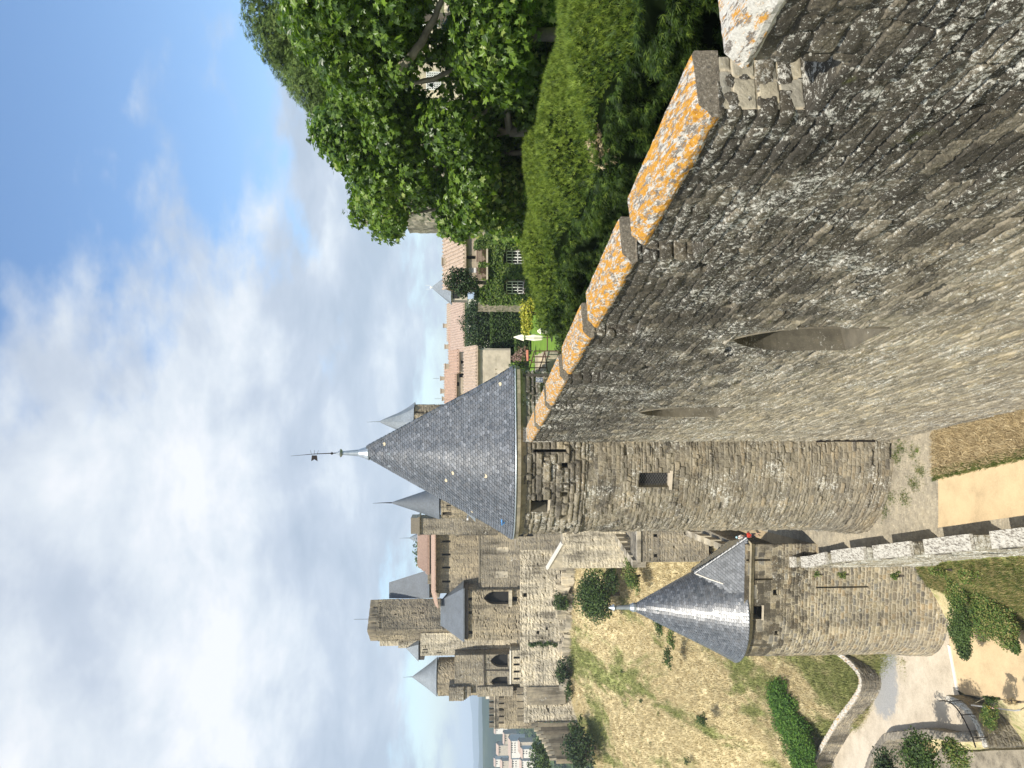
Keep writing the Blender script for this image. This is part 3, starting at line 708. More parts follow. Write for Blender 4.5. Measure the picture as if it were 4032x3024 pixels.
for i, (ya, yb) in enumerate(mer):
    pth = Path([wpt(ya, .80), wpt(yb, .80), wpt(yb), wpt(ya)], True, soft=.04, step=.03)
    # closed counter-clockwise outline: inner side first
    rs = .024 if i < 3 else .045
    me_ = shell('merlon', pth, np.arange(0, pth.L + rs, rs).clip(0, pth.L), np.arange(-4.30, -3.10, rs), M['rampart'] if i != 1 else M['rampart'], great,
                dict(seed=20 + i, ch=(.2, .34), sw=(.3, .75), joint=.03, relief=.035, pillow=.02, rough=.035, flush=.3), top=.1)
    coping('coping', ya - .03, yb + .03, me_, M['coping'] if i in (1, 2, 3, 4, 5) else (M['coping_mixed'] if i == 0 else M['coping']), 40 + i, .045 if i < 3 else .08)
jp = Path([wpt(9.575, .03), wpt(9.575, .77)], False, soft=.02, step=.02)
shell('pale_jamb', jp, np.arange(0, jp.L + .015, .015).clip(0, jp.L), np.arange(-4.26, -3.16, .015), M['jamb'], great, dict(seed=77, ch=(.24, .34), sw=(.28, .5), joint=.025, relief=.014, pillow=.012, rough=.02, wob=.5), top=.05)
# pale end stone against the tower
m = MB(2); m.prism([wpt(42.75, -.05), wpt(43.3, -.05), wpt(43.3, .8), wpt(42.75, .8)], -4.3, -2.55); m.build('end_stone', M['coping_white'], great)

# iron rod in the corner between wall and tower
rod = thing('iron_rod', 'dark iron rod with bent arm in the corner of wall and round tower', 'rod', P(3440, 1738, 42.6))
a = P(3215, 1739, 42.3); b = P(3445, 1737, 42.3)
m = MB(1); m.tube([a, a + Vector((.05, .0, -1.0)), b], .055, 8); m.build('pole', M['iron'], rod)
m = MB(1); m.tube([a + Vector((0, 0, -.05)), a + Vector((.28, -.5, -.35)), a + Vector((.62, -.9, -.55)), a + Vector((.55, -.95, -.8))], .03, 6); m.build('arm', M['iron'], rod)

# ------------------------------------------------------------------ large round tower with slate cone
CT = (-4.324, 47.9); RT = 5.0
ft = np.array((CT[0] + OUTW[0] * 0, CT[1]))
tower = thing('round_tower', 'big round stone tower with tall grey slate cone roof and weathervane beside the great wall', 'tower', (*CT, ZG))
tp = Path(d_outline(CT, RT, OUTW, DW, 4.05), True, soft=.06)
s_start = tp.hit(2500, 2085, 40, 49)[0]
s_near = tp.s[int(np.argmin(np.hypot(tp.p[:, 0] - (CT[0] - RT * DW[0]), tp.p[:, 1] - (CT[1] - RT * DW[1]))))]
s_corner = s_near + 4.05
ssv = np.concatenate([np.arange(0, s_start - 1.2, .4), np.arange(s_start - 1.2, s_corner + .3, .046), np.arange(s_corner + .3, tp.L, .4), [tp.L]])
zsv = np.concatenate([np.arange(-24.6, -2.5, .047), [-2.46]])
def th(X0_, X1_, Y0_, Y1_, kind=None, path=tp, D0=40, D1=49):
    """opening from its outline in the photograph (rows X0..X1, columns Y0..Y1)"""
    Ym = (Y0_ + Y1_) / 2; Xm = (X0_ + X1_) / 2
    sa, _ = path.hit(Xm, Y1_, D0, D1); sb, _ = path.hit(Xm, Y0_, D0, D1); _, za = path.hit(X0_, Ym, D0, D1); _, zb = path.hit(X1_, Ym, D0, D1)
    return (min(sa, sb), max(sa, sb), min(za, zb), max(za, zb), kind)
tw = [('window_opening', th(2076, 2156, 1966, 2013), .8), ('arrow_slit', th(2100, 2232, 1769, 1780), .5), ('putlog_hole', th(2211, 2237, 1822, 1841), .4),
      ('putlog_hole', th(2211, 2237, 1936, 1953), .4), ('putlog_hole', th(2207, 2235, 2026, 2040), .4), ('barred_window', th(2515, 2637, 1861, 1917), .55)]
mk_t = dict(seed=8, ch=(.13, .32), sw=(.18, .85), joint=.035, relief=.042, pillow=.012, rough=.060, pit=.009, big=(-6.3, 1.45), bigpil=7.0, bigrel=1.5, flush=.75, boss=2.4, wob=.55)
shell('wall', tp, ssv, zsv, M['tower'], tower, mk_t, [q[1] for q in tw], flare=lambda Z: .30 * sstep(Z, -20.5, -24.6))
for nm, h, dp in tw:
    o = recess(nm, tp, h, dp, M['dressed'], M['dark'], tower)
    if nm == 'barred_window':
        c0 = (h[0] + h[1]) / 2; m = MB(1); x0_, y0_, nx, ny = [float(v) for v in tp.at(c0)]; tx, ty = -ny, nx; wd = (h[1] - h[0]) / 2; H_ = h[3] - h[2]; dq = .32
        for k in range(-6, 15):
            for sg in (1, -1):
                a_, b_ = -wd, wd; za_ = h[2] + k * .155; zb_ = za_ + sg * 2 * wd * .62
                q0 = [a_, za_ if sg > 0 else za_ + 2 * wd * .62]; q1 = [b_, za_ + 2 * wd * .62 if sg > 0 else za_]
                pts_ = []
                for t_ in np.linspace(0, 1, 9):
                    zz = q0[1] + (q1[1] - q0[1]) * t_
                    if h[2] < zz < h[3]: pts_.append(Vector((x0_ - nx * dq + tx * (q0[0] + (q1[0] - q0[0]) * t_), y0_ - ny * dq + ty * (q0[0] + (q1[0] - q0[0]) * t_), zz)))
                if len(pts_) > 1: m.tube([pts_[0], pts_[-1]], .011, 4, cap=False)
        m.build('diamond_lattice', M['lattice'], o)
        m = MB(1); x1_, y1_, _, _ = [float(v) for v in tp.at(c0)]
        m.box((x1_ + nx * .03 - nx * .25, y1_ + ny * .03 - ny * .25, h[2] - .06), (.62, wd * 2 + .3, .16), math.atan2(ny, nx)); m.build('pale_sill', M['render'], o)
    if nm == 'window_opening':
        m = MB(1); c0 = (h[0] + h[1]) / 2; x1_, y1_, nx, ny = [float(v) for v in tp.at(c0)]
        m.box((x1_ - nx * .28, y1_ - ny * .28, h[2] - .07), (.72, h[1] - h[0] + .2, .14), math.atan2(ny, nx)); m.build('sill', M['render'], o)
# flat dressed side facing the viewer: smoother panel, its sunlit patch built in as a paler arched recess
xa = [tp.at(s_near + .25), tp.at(s_corner - .12)]
def sidept(f, z, o): 
    x = float(xa[0][0] + (xa[1][0] - xa[0][0]) * f); y = float(xa[0][1] + (xa[1][1] - xa[0][1]) * f); return (x + DW[0] * -o, y + DW[1] * -o, z)
pan = Path([sidept(0, 0, .07), sidept(1, 0, .07)], False, soft=.02)
wl = pan.L
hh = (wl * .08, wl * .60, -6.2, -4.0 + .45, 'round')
shell('dressed_side', pan, np.arange(0, wl + .04, .04).clip(0, wl), np.arange(-7.5, -2.55, .04), M['dressed'], tower,
      dict(seed=31, ch=(.3, .36), sw=(.5, .9), joint=.012, relief=.004, pillow=.003, rough=.006, wob=.05), [hh], top=.1)
recess('sunlit_patch_recess', pan, hh, .14, M['dressed'], M['render_tan'], tower, back_name='sunlit_patch_panel')
# corner pilaster strip at the right end
m = MB(3); c_ = sidept(.985, 0, .14); m.box((c_[0], c_[1], -5.3), (.16, .16, 5.4), math.atan2(.2, .98)); m.build('corner_strip', M['wood'], tower)
EZ = -2.12
band('cornice', tp, [(-.1, -3.15), (.06, -3.10), (.10, -2.85), (.24, -2.62), (.36, -2.50), (.46, -2.48), (.46, -2.27), (-.1, -2.25)], M['dressed'], tower, noise=.008)
band('gutter', tp, [(.30, -2.24), (.50, -2.24), (.52, -2.20), (.50, -2.15), (.30, -2.15)], M['lead'], tower)
ep = Path([(p[0] + q[0] * .50, p[1] + q[1] * .50) for p, q in zip(tp.p[:-1:3], tp.n[:-1:3])], True, soft=.05)
def near_s(path, x, y): return float(path.s[int(np.argmin(np.hypot(path.p[:, 0] - x, path.p[:, 1] - y)))])
cn = tp.at(s_corner); cornerA = near_s(ep, float(cn[0]) + .6, float(cn[1]) - .4); cf = d_outline(CT, RT + .5, OUTW, DW, 4.5)[0]; cornerB = near_s(ep, *cf)
roof, rpt = slate_roof(ep, CT, EZ, 6.95, tower, k_top=.062, dip=.22, hips=[cornerA, cornerB], cream=16)
c3 = lambda z: (CT[0] - .05, CT[1], z)
fin = MB(1).lathe(c3(6.9), [(.46, -.06), (.47, 0), (.34, .28), (.24, .58), (.22, .6), (.13, 1.55), (.12, 1.62), (.24, 1.70), (.28, 1.76), (.16, 1.84), (.07, 1.95), (.06, 2.05)], 14).build('lead_finial', M['lead'], tower, smooth=False)
m = MB(1).tube([c3(8.9), (CT[0] - .10, CT[1], 10.3), (CT[0] - .22, CT[1], 11.75)], [.035, .025, .008], 6)
m.lathe((CT[0] - .07, CT[1], 9.2), [(.03, -.08), (.10, 0), (.03, .10)], 8); m.build('spire_rod', M['iron'], fin)
m = MB(1)
b0 = Vector((CT[0] - .14, CT[1], 10.3))
m.hexa([b0 + Vector((-.05, -.01, .16)), b0 + Vector((-.05, -.01, -.16)), b0 + Vector((-.42, -.01, -.20)), b0 + Vector((-.30, -.01, 0)), b0 + Vector((-.42, -.01, .20))],
       [b0 + Vector((-.05, .01, .16)), b0 + Vector((-.05, .01, -.16)), b0 + Vector((-.42, .01, -.20)), b0 + Vector((-.30, .01, 0)), b0 + Vector((-.42, .01, .20))])
for k in (-.18, 0, .18): m.tube([b0 + Vector((0, 0, k)), b0 + Vector((.28, 0, k * 1.4))], .012, 4)
m.build('weathervane', M['iron'], fin)
# two little lead snow hooks high on the cone, small dormer on its left flank
for (sx_, u_) in ((.0, .84), (-.9, .84)):
    s_ = near_s(ep, CT[0] + sx_ * 5, CT[1] - 5); q = Vector(rpt(np.array([s_]), u_)[0])
    MB(2).hexa([q + Vector((-.09, -.1, -.1)), q + Vector((.09, -.1, -.1)), q + Vector((0, -.1, .14))], [q + Vector((-.09, .1, -.1)), q + Vector((.09, .1, -.1)), q + Vector((0, .1, .14))]).build('roof_vent', M['lead'], roof)
q = P(1838, 2032, 47.6)
dm = MB(3); dm.hexa([q + Vector((-.28, -.5, -.55)), q + Vector((.5, -.5, -.55)), q + Vector((.5, -.5, .25))], [q + Vector((-.28, .5, -.55)), q + Vector((.5, .5, -.55)), q + Vector((.5, .5, .25))])
dm = dm.build('roof_dormer', M['lead'], roof)
m = MB(3); m.box(q + Vector((-.10, 0, -.05)), (.12, 1.15, .10)); m.build('white_flashing', M['white'], dm)
# blue and orange cloths caught in the gutter on the left
q = P(2004, 2040, 44.6)
rg = thing('crumpled_rags', 'crumpled blue and orange cloth caught above the tower gutter', 'rags', q)
rr = random.Random(5)
for nm, mt, dx, dz, sc_ in (('blue_rag', 'blue_paint', -.1, .22, .3), ('orange_rag', 'orange_paint', .22, -.02, .24), ('black_strap', 'iron', .02, 0.02, .26)):
    m = MB(4); pts_ = [(q + Vector((dx + rr.uniform(-1, 1) * sc_, -.12 + rr.uniform(-.1, .1), dz + rr.uniform(-1, 1) * sc_ * .8))) for _ in range(7)]
    m.tube(pts_, [.03, .09, .05, .10, .06, .08, .02], 6); m.build(nm, M[mt], rg, smooth=True)

# ------------------------------------------------------------------ smaller round tower on the outer wall
C2 = (-17.0, 56.5); R2 = 3.6; O2 = np.array((-.998, .06)); O2 /= np.linalg.norm(O2); A2 = np.array((.06, .998)); A2 /= np.linalg.norm(A2)
tow2 = thing('round_tower', 'smaller patched stone tower with slate cone and stubby lead tip below the grassy slope', 'tower', (*C2, -34))
_o2 = d_outline(C2, R2, O2, A2, 5.8); _o2[0] = np.array(C2) + A2 * .7 - O2 * 4.4
tp2 = Path(_o2, True, soft=.06)
s2a = tp2.hit(3300, 2545, 50, 58)[0]; s2n = near_s(tp2, C2[0] - R2 * A2[0], C2[1] - R2 * A2[1]); s2c = s2n + 5.8
ss2 = np.concatenate([np.arange(0, s2a - 1.5, .4), np.arange(s2a - 1.5, s2c + .3, .05), np.arange(s2c + .3, tp2.L, .4), [tp2.L]])
zs2 = np.concatenate([np.arange(-35.2, -19.45, .05), [-19.42]])
T2 = dict(path=tp2, D0=50, D1=57)
tw2 = [('arrow_slit', th(2937, 3035, 2202, 2208, **T2), .4), ('arrow_slit', th(2945, 3045, 2278, 2284, **T2), .4), ('window_opening', th(2928, 2998, 2387, 2437, **T2), .9),
       ('arrow_slit', th(2937, 3035, 2535, 2541, **T2), .4), ('putlog_hole', th(3042, 3062, 2322, 2343, **T2), .35), ('putlog_hole', th(3047, 3066, 2484, 2500, **T2), .35),
       ('arrow_slit', th(3212, 3420, 2309, 2314, **T2), .4)]
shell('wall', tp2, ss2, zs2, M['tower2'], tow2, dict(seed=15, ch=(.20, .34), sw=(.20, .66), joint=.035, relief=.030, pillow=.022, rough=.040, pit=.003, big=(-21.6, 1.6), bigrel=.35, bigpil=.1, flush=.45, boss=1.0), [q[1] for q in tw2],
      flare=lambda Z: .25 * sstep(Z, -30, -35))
for nm, h, dp in tw2:
    o = recess(nm, tp2, h, dp, M['dressed'], M['dark'], tow2)
    if nm == 'window_opening':
        c0 = (h[0] + h[1]) / 2; x1_, y1_, nx, ny = [float(v) for v in tp2.at(c0)]
        m = MB(1); m.box((x1_ - nx * .3, y1_ - ny * .3, h[2] - .08), (.75, h[1] - h[0] + .15, .16), math.atan2(ny, nx)); m.build('sill', M['render'], o)
RE = R2 + .44; EZ2 = -19.32; AZ = -11.95
ep2 = Path([(C2[0] + RE * math.cos(a_), C2[1] + RE * math.sin(a_)) for a_ in np.linspace(0, 2 * math.pi, 73)[:-1]], True, soft=.05)
band('eave_moulding', tp2, [(-.1, -19.8), (.10, -19.7), (.22, -19.5), (.30, -19.42), (-.1, -19.40)], M['dressed'], tow2)
roof2, rpt2 = slate_roof(ep2, C2, EZ2, AZ, tow2, k_top=.062, dip=.16, cream=0, seed=9, w=.25, e=.17)
# lower hipped roof over the square rear part
c2 = np.array(C2); Tn = c2 - A2 * 3.35 - O2 * 1.6; Tf = c2 + A2 * RE; Kn = Tn - O2 * 4.6; Kf = c2 + A2 * .9 - O2 * 4.75
nv_ = Vector((-A2[0], -A2[1], 0)); apx = Vector((C2[0], C2[1], AZ + .45)); Tn3, Kn3, Kf3, Tf3 = [Vector((q[0], q[1], EZ2)) for q in (Tn, Kn, Kf, Tf)]
npl = (Kn3 - Tn3).cross(apx - Vector((C2[0] - A2[0] * RE, C2[1] - A2[1] * RE, EZ2))).normalized(); a_, c_ = ray(2738, 2258); dr = Vector((a_, 1, c_)); Qn = dr * (Tn3.dot(npl) / dr.dot(npl))
Qf = Qn + Vector((A2[0], A2[1], 0)) * 1.0
slate_facet('near_roof_facet', Tn3 + Vector((-.02, 0, .0)), Kn3, Qn, roof2, 15, mat='slate_matte')
slate_facet('rear_roof_facet', Kn3, Kf3, Qf, roof2, 16, Q2=Qn); slate_facet('far_roof_facet', Kf3, Tf3, Qf, roof2, 17)
m = MB(3)
for q_ in range(14): m.tube([Kn3.lerp(Qn, q_ / 14) + Vector((.02, -.02, .07)), Kn3.lerp(Qn, (q_ + 1.1) / 14) + Vector((.02, -.02, .04))], [.09, .07], 6)
m.build('hip_ridge', M['slate'], roof2)
m = MB(3); v0 = Qn; v1 = Tn3.lerp(Qn, .45) + Vector((.5, 0, 0)); m.tube([v0 + Vector((0, -.04, 0)), v0.lerp(v1, .5) + Vector((-.1, -.07, 0)), v1 + Vector((-.15, -.06, 0))], .05, 5); m.build('lead_flashing', M['white_render'], roof2)
MB(1).lathe((C2[0] + .02, C2[1], -12.0), [(.34, -.06), (.36, 0), (.36, .18), (.22, .42), (.20, .44), (.15, 1.5), (.14, 1.55), (.26, 1.62), (.27, 1.66), (.03, 2.05)], 10).build('lead_finial', M['lead'], tow2)
for s_ in (near_s(ep2, C2[0] + 2.6, C2[1] - 3), near_s(ep2, C2[0] - 3.8, C2[1] - 1.5), near_s(ep2, C2[0] + .2, C2[1] - 4)):
    q = Vector(rpt2(np.array([s_]), .80)[0])
    MB(2).hexa([q + Vector((-.09, -.1, -.1)), q + Vector((.09, -.1, -.1)), q + Vector((0, -.1, .14))], [q + Vector((-.09, .1, -.1)), q + Vector((.09, .1, -.1)), q + Vector((0, .1, .14))]).build('roof_vent', M['lead'], roof2)

# ------------------------------------------------------------------ crenellated outer wall running from the small tower towards the viewer
inn = [(-12.4, 52.6), (-11.67, 49.5), (-10.58, 46.4), (-9.17, 41.3), (-5.9, 29.6), (-3.1, 19.0), (-1.0, 10.0)]
iw = Path(inn, False, soft=1.5)                   # far to near, normal to the left
def inw(s, t): x, y, nx, ny = iw.at(s); return (float(x + nx * t), float(y + ny * t))
M['sill_dark'] = stone('blackened sill stone', [(.13, .12, .10), (.18, .165, .135)], (.12, .11, .09), crust_or_shade=((.04, .038, .032), .2, -30, -20), white=(-.01, 9.0))
outer = thing('crenellated_wall', 'low curved outer wall with white lichened merlons casting shadows on the lane', 'wall', (*inw(12, .3), -30))
ow = Path([inw(s_, .64) for s_ in np.linspace(0, iw.L, 90)], False, soft=.3)
LN = -24.2; ZT = -22.25; ZS = -23.62
shell('outer_face', ow, np.arange(0, ow.L, .07), np.arange(-35.0, ZS, .08).tolist() + [ZS], M['outer'], outer, dict(seed=51, ch=(.2, .32), sw=(.3, .7), joint=.03, relief=.04, pillow=.02, rough=.03), top=.70)
ib = Path([inw(s_, 0.0) for s_ in np.linspace(iw.L, 0, 90)], False, soft=.3)
shell('inner_face', ib, np.arange(0, ib.L, .09), np.arange(-24.6, ZS + .05, .08), M['outer'], outer, dict(seed=52, ch=(.2, .32), sw=(.3, .7), joint=.03, relief=.02, pillow=.02, rough=.02), top=.1)
def sX(X):  # arc length on the inner line at picture column X for the merlon tops
    best = min(np.linspace(0, iw.L, 900), key=lambda s_: abs(ray(X, 1512)[1] * inw(s_, 0)[1] - ZT)); return float(best)
for (xa_, xb_) in ((3126, 3152), (3247, 3271), (3397, 3434), (3578, 3634), (3814, 3896), (4180, 4290)):
    sa, sb = sX(xa_), sX(xb_); pp = [inw(s_, -.03) for s_ in np.linspace(sa, sb, 4)] + [inw(s_, .67) for s_ in np.linspace(sb, sa, 4)]
    MB(int(xa_)).prism(pp[::-1], ZS - .05, ZS + .09).build('sill_slab', M['sill_dark'], outer)
for i, (xa_, xb_) in enumerate([(3086, 3126), (3152, 3247), (3271, 3397), (3434, 3578), (3634, 3814), (3896, 4180), (4290, 4700)]):
    sa, sb = sX(xa_), sX(xb_)
    pts_ = [inw(s_, 0.0) for s_ in np.linspace(sa, sb, 5)] + [inw(s_, .62) for s_ in np.linspace(sb, sa, 5)]
    pts_ = pts_[::-1]
    pth = Path(pts_, True, soft=.05)
    mm = shell('merlon', pth, np.arange(0, pth.L + .06, .06).clip(0, pth.L), np.arange(ZS - .03, ZT - .12, .06), M['outer'], outer, dict(seed=60 + i, ch=(.25, .4), sw=(.4, .9), joint=.03, relief=.02, pillow=.01, rough=.02), top=.1)
    # capping: two or three flat slabs
    m = MB(70 + i); k = max(1, round((sb - sa) / 1.5)); 
    for q in range(k):
        u0, u1 = sa + (sb - sa) * q / k + (.02 if q else -.03), sa + (sb - sa) * (q + 1) / k - (.02 if q < k - 1 else -.03)
        n_ = 10; V = []; F = []; w_ = 7
        for a_ in range(n_ + 1):
            for b_ in range(w_ + 1):
                x_, y_ = inw(u0 + (u1 - u0) * a_ / n_, -.05 + .74 * b_ / w_); V.append((x_, y_, ZT + .03 * random.uniform(-1, 1) * (0 if a_ in (0, n_) else .6) + .01 * (q % 2)))
        nv = len(V); V += [(v[0], v[1], ZT - .17) for v in V]
        for a_ in range(n_):
            for b_ in range(w_):
                p_ = a_ * (w_ + 1) + b_; F.append((p_, p_ + w_ + 1, p_ + w_ + 2, p_ + 1))
        rim = [a_ * (w_ + 1) for a_ in range(n_ + 1)] + [n_ * (w_ + 1) + b_ for b_ in range(1, w_ + 1)] + [a_ * (w_ + 1) + w_ for a_ in range(n_ - 1, -1, -1)] + [b_ for b_ in range(w_ - 1, 0, -1)]
        for r0, r1 in zip(rim, rim[1:] + rim[:1]): F.append((r0, r0 + nv, r1 + nv, r1))
        m.add(V, F)
    m.build('capstone', M['coping_white'], mm)

# ------------------------------------------------------------------ ground inside: cobbles, sandy lane, verge
def struct(name, V, F, mat, **k): return tag(mesh_np(name, V, F, mat, **k), kind='structure')
def wall_x(y): return X0 - KX * y
def in_x(y): return float(np.interp(y, iw.p[::-1, 1], iw.p[::-1, 0]))
def lane(name, y0, y1, f0, f1, z, mat, st, amp, mk=None, wob=0.0):
    ny_ = max(2, int((y1 - y0) / st)); yv = np.linspace(y0, y1, ny_ + 1); wd = max(abs(f1(y) - f0(y)) for y in (y0, y1)); nx_ = max(2, int(wd / st)); 
    A, B = np.meshgrid(yv, np.linspace(0, 1, nx_ + 1), indexing='ij'); X_ = np.array([[f0(y)] for y in yv]) * (1 - B) + np.array([[f1(y)] for y in yv]) * B
    Zz = z + amp * fbm(X_ * 1.3, A * 1.3, 4, 3) * 2; at = None
    if wob: 
        e_ = 4 * B * (1 - B); X_ = X_ + wob * fbm(X_ * 0 + A * 1.7, X_ * 0 + B * 0 + 3, 3, 8) * 2 * (B < .5) * (1 - B)
    if mk: H, tn, mo = masonry(X_, A, **mk); Zz = Zz + H; at = {'tone': tn.ravel(), 'mort': mo.ravel()}
    nn = nx_ + 1; j, i = np.meshgrid(np.arange(ny_), np.arange(nx_), indexing='ij'); a = j * nn + i
    return struct(name, np.stack([X_, A, Zz], -1).reshape(-1, 3), np.stack([a, a + 1, a + nn + 1, a + nn], -1).reshape(-1, 4), mat, attrs=at)
def sand_mat(name, base, v=.16, sc=1.0, far=None):
    m, t, b = new_mat(name); p = t.pos(); n = t.noise(p, .7 * sc, 6, .65); f = t.noise(p, 14 * sc, 5, .75)
    c = t.ramp(t.math('ADD', t.math('MULTIPLY', n, .6), t.math('MULTIPLY', f, .4)), [(.32, tuple(q * (1 - v * 1.8) for q in base)), (.5, base), (.66, tuple(min(1, q * (1 + v)) for q in base))])
    t.put(b.inputs['Base Color'], c); b.inputs['Roughness'].default_value = .95; b.inputs['Specular IOR Level'].default_value = .15
    t.put(b.inputs['Normal'], t.bump(t.noise(p, 25 * sc, 5, .8), .35, .02)); return m
M['sand'] = sand_mat('ochre sand', (.56, .43, .26)); 
m, t, b = new_mat('concrete with worn asphalt'); p = t.pos(); n = t.noise(p, .7, 6, .65); f = t.noise(p, 11, 6, .8); w1 = t.noise(p, 1.6, 8, .75)
v_ = G(3470, 2650, -34); px, py, pz = t.xyz(p); dx_ = t.math('DIVIDE', t.math('SUBTRACT', px, float(v_.x)), 3.6); dy_ = t.math('DIVIDE', t.math('SUBTRACT', py, float(v_.y) - .2), 2.3)
d2 = t.math('ADD', t.math('MULTIPLY', dx_, dx_), t.math('MULTIPLY', dy_, dy_)); d2 = t.math('ADD', d2, t.math('MULTIPLY', t.math('SUBTRACT', w1, .5), 2.6))
cc_ = t.ramp(t.math('ADD', t.math('MULTIPLY', n, .5), t.math('MULTIPLY', f, .5)), [(.34, (.33, .28, .21)), (.5, (.50, .43, .33)), (.64, (.60, .54, .43))])
ca_ = t.ramp(f, [(.3, (.22, .22, .215)), (.7, (.36, .355, .34))]); t.put(b.inputs['Base Color'], t.mix(t.math('SUBTRACT', 1.0, t.step(d2, .7, 1.3)), cc_, ca_)); b.inputs['Roughness'].default_value = .95
t.put(b.inputs['Normal'], t.bump(t.noise(p, 25, 5, .8), .35, .02)); M['concrete'] = m
M['soil'] = sand_mat('dry soil', (.36, .28, .17), .35)
lane('lane_ground', 3, 96, lambda y: in_x(min(y, 52)) - .2 if y < 52.4 else -12.6 - (y - 52) * .06, lambda y: wall_x(y) + .3, LN - .03, M['soil'], .5, .01)
lane('cobbled_lane', 38.3, 66, lambda y: (in_x(y) + .02) if y < 52.3 else -11.4 - (y - 52) * .1, lambda y: wall_x(y) + .2, LN, M['paving'], .045, .015, dict(seed=70, ch=(.10, .17), sw=(.10, .22), joint=.02, relief=.010, pillow=.008, rough=.006, wob=.6))
lane('sandy_lane', 8, 38.35, lambda y: in_x(y) + .75, lambda y: wall_x(y) - (1.9 + .06 * max(0, y - 32)), LN + .004, M['sand'], .25, .012)
lane('cobble_gutter', 8, 38.3, lambda y: in_x(y) + .0, lambda y: in_x(y) + .78, LN + .008, M['paving'], .05, .005, dict(seed=71, ch=(.12, .2), sw=(.12, .22), joint=.02, relief=.012, pillow=.008, rough=.006, wob=.6))
lane('verge', 8, 38.6, lambda y: wall_x(y) - (2.0 + .06 * max(0, y - 32)), lambda y: wall_x(y) + .3, LN + .01, M['soil'], .2, .03)

# ------------------------------------------------------------------ outside terrain as one smooth height field
def slope_pt(X, Y):
    a, c = ray(X, Y); y = 60.5 / (.416 - c); return (a * y, y, c * y)
ctl = []
for q in [(4032, 2600), (3800, 2700), (3600, 2620), (3450, 2700), (3330, 2900), (3290, 3000), (3700, 2500), (3560, 2500), (3700, 2800), (4000, 2750)]: ctl.append(tuple(G(*q, -34.15)))
for q, z in [((3590, 2985), -36.6), ((3520, 2960), -36.2), ((3680, 2960), -36.4), ((3950, 2880), -35.4), ((3950, 3000), -36.0), ((3440, 3040), -37.2), ((3300, 3080), -37)]: ctl.append(tuple(G(*q, z)))
for q in [(3220, 2450), (3250, 2620), (3150, 2700), (3190, 2800), (3100, 2900), (3080, 3024), (3000, 2600), (3000, 2850), (2800, 2500), (2800, 2900), (2600, 2450), (2600, 2800), (2400, 2400), (2450, 2700), (2600, 3024), (2350, 3000), (2230, 2300), (2230, 2500), (2250, 2700), (2950, 2300), (2700, 2350)]: ctl.append(slope_pt(*q))
for q in [(3262, 2540), (3370, 2660), (3350, 2770), (3240, 2930)]: v_ = G(*q, -32.6); ctl.append((v_.x - .3, v_.y + 1.2, -33.0))
ctl += [(-9.4, 33, -29.5), (-11, 40, -29.8), (-12.5, 46, -30.6), (-14.2, 45.5, -33.6), (-12.6, 38, -33.2), (-17, 51.8, -33.9), (-21, 55, -34), (-3, 35, -30), (-3, 50, -30), (5, 70, -30), (-8, 70, -27), (-4, 20, -32), (-8, 20, -34.0), (-14, 30, -34.2), (-17, 60.5, -33.0), (-13, 60, -29),
        (-60, 20, -38), (-20, 5, -35), (-45, 42, -37), (-70, 60, -37), (-100, 90, -32), (-42, 122, -16.5), (-60, 118, -22), (-80, 130, -30), (-110, 130, -36), (-60, 170, -42), (0, 120, -15), (20, 150, -20), (-20, 150, -20), (-140, 170, -48), (-60, 220, -52), (20, 220, -45), (60, 60, -30), (60, 10, -34)]
ctl = np.array(ctl)
def tpsf(r2): return .5 * r2 * np.log(r2 + 1e-9)
Kc = tpsf(((ctl[:, None, :2] - ctl[None, :, :2]) ** 2).sum(-1)) + np.eye(len(ctl)) * 1.0
Pm = np.hstack([np.ones((len(ctl), 1)), ctl[:, :2]]); A_ = np.block([[Kc, Pm], [Pm.T, np.zeros((3, 3))]])
sol = np.linalg.solve(A_, np.concatenate([ctl[:, 2], np.zeros(3)]))
def ter(x, y, rough=True):
    x = np.asarray(x, float); y = np.asarray(y, float); r2 = (x[..., None] - ctl[:, 0]) ** 2 + (y[..., None] - ctl[:, 1]) ** 2
    z = (tpsf(r2) * sol[:len(ctl)]).sum(-1) + sol[-3] + sol[-2] * x + sol[-1] * y
    if rough:
        k = sstep(y, 58, 70); z = z + k * (fbm(x * .08, y * .08, 3, 4) * 1.6 + fbm(x * .5, y * .5, 3, 6) * .35) + fbm(x * 2, y * 2, 2, 7) * .06
    return z
xv = np.concatenate([np.arange(-150, -70, 2.0), np.arange(-70, -8, .4), np.arange(-8, 70, 2.5)]); yv = np.concatenate([np.arange(0, 26, 2.0), np.arange(26, 130, .4), np.arange(130, 230, 4)])
X_, Y_ = np.meshgrid(xv, yv); Z_ = np.zeros_like(X_)
for j in range(len(yv)): Z_[j] = ter(X_[j], Y_[j])
# keep the field below the lane inside the outer wall
def inpoly_np(X, Y, poly):
    c = np.zeros(X.shape, bool); j = len(poly) - 1
    for i in range(len(poly)):
        (xi, yi), (xj, yj) = poly[i][:2], poly[j][:2]; c ^= ((yi > Y) != (yj > Y)) & (X < (xj - xi) * (Y - yi) / (yj - yi + 1e-9) + xi); j = i
    return c
low_area = [tuple(G(X, Y, -32.4))[:2] for X, Y in [(3225, 2420), (3262, 2540), (3322, 2590), (3377, 2640), (3392, 2700), (3352, 2770), (3292, 2850), (3232, 2950), (3187, 3040), (3150, 3300), (5300, 3300), (5300, 2390), (4400, 2430), (4032, 2490), (3850, 2520), (3735, 2440)]]
la = inpoly_np(X_, Y_, low_area); Z_ = np.where(la, np.minimum(Z_, -34.12), Z_)
inside = (X_ > np.interp(Y_, iw.p[::-1, 1], iw.p[::-1, 0]) - .9) & (Y_ < 100); Z_ = np.where(inside, np.minimum(Z_, -25.5), Z_)
m, t, b = new_mat('dry hillside grass'); p = t.pos(); px, py, pz = t.xyz(p)
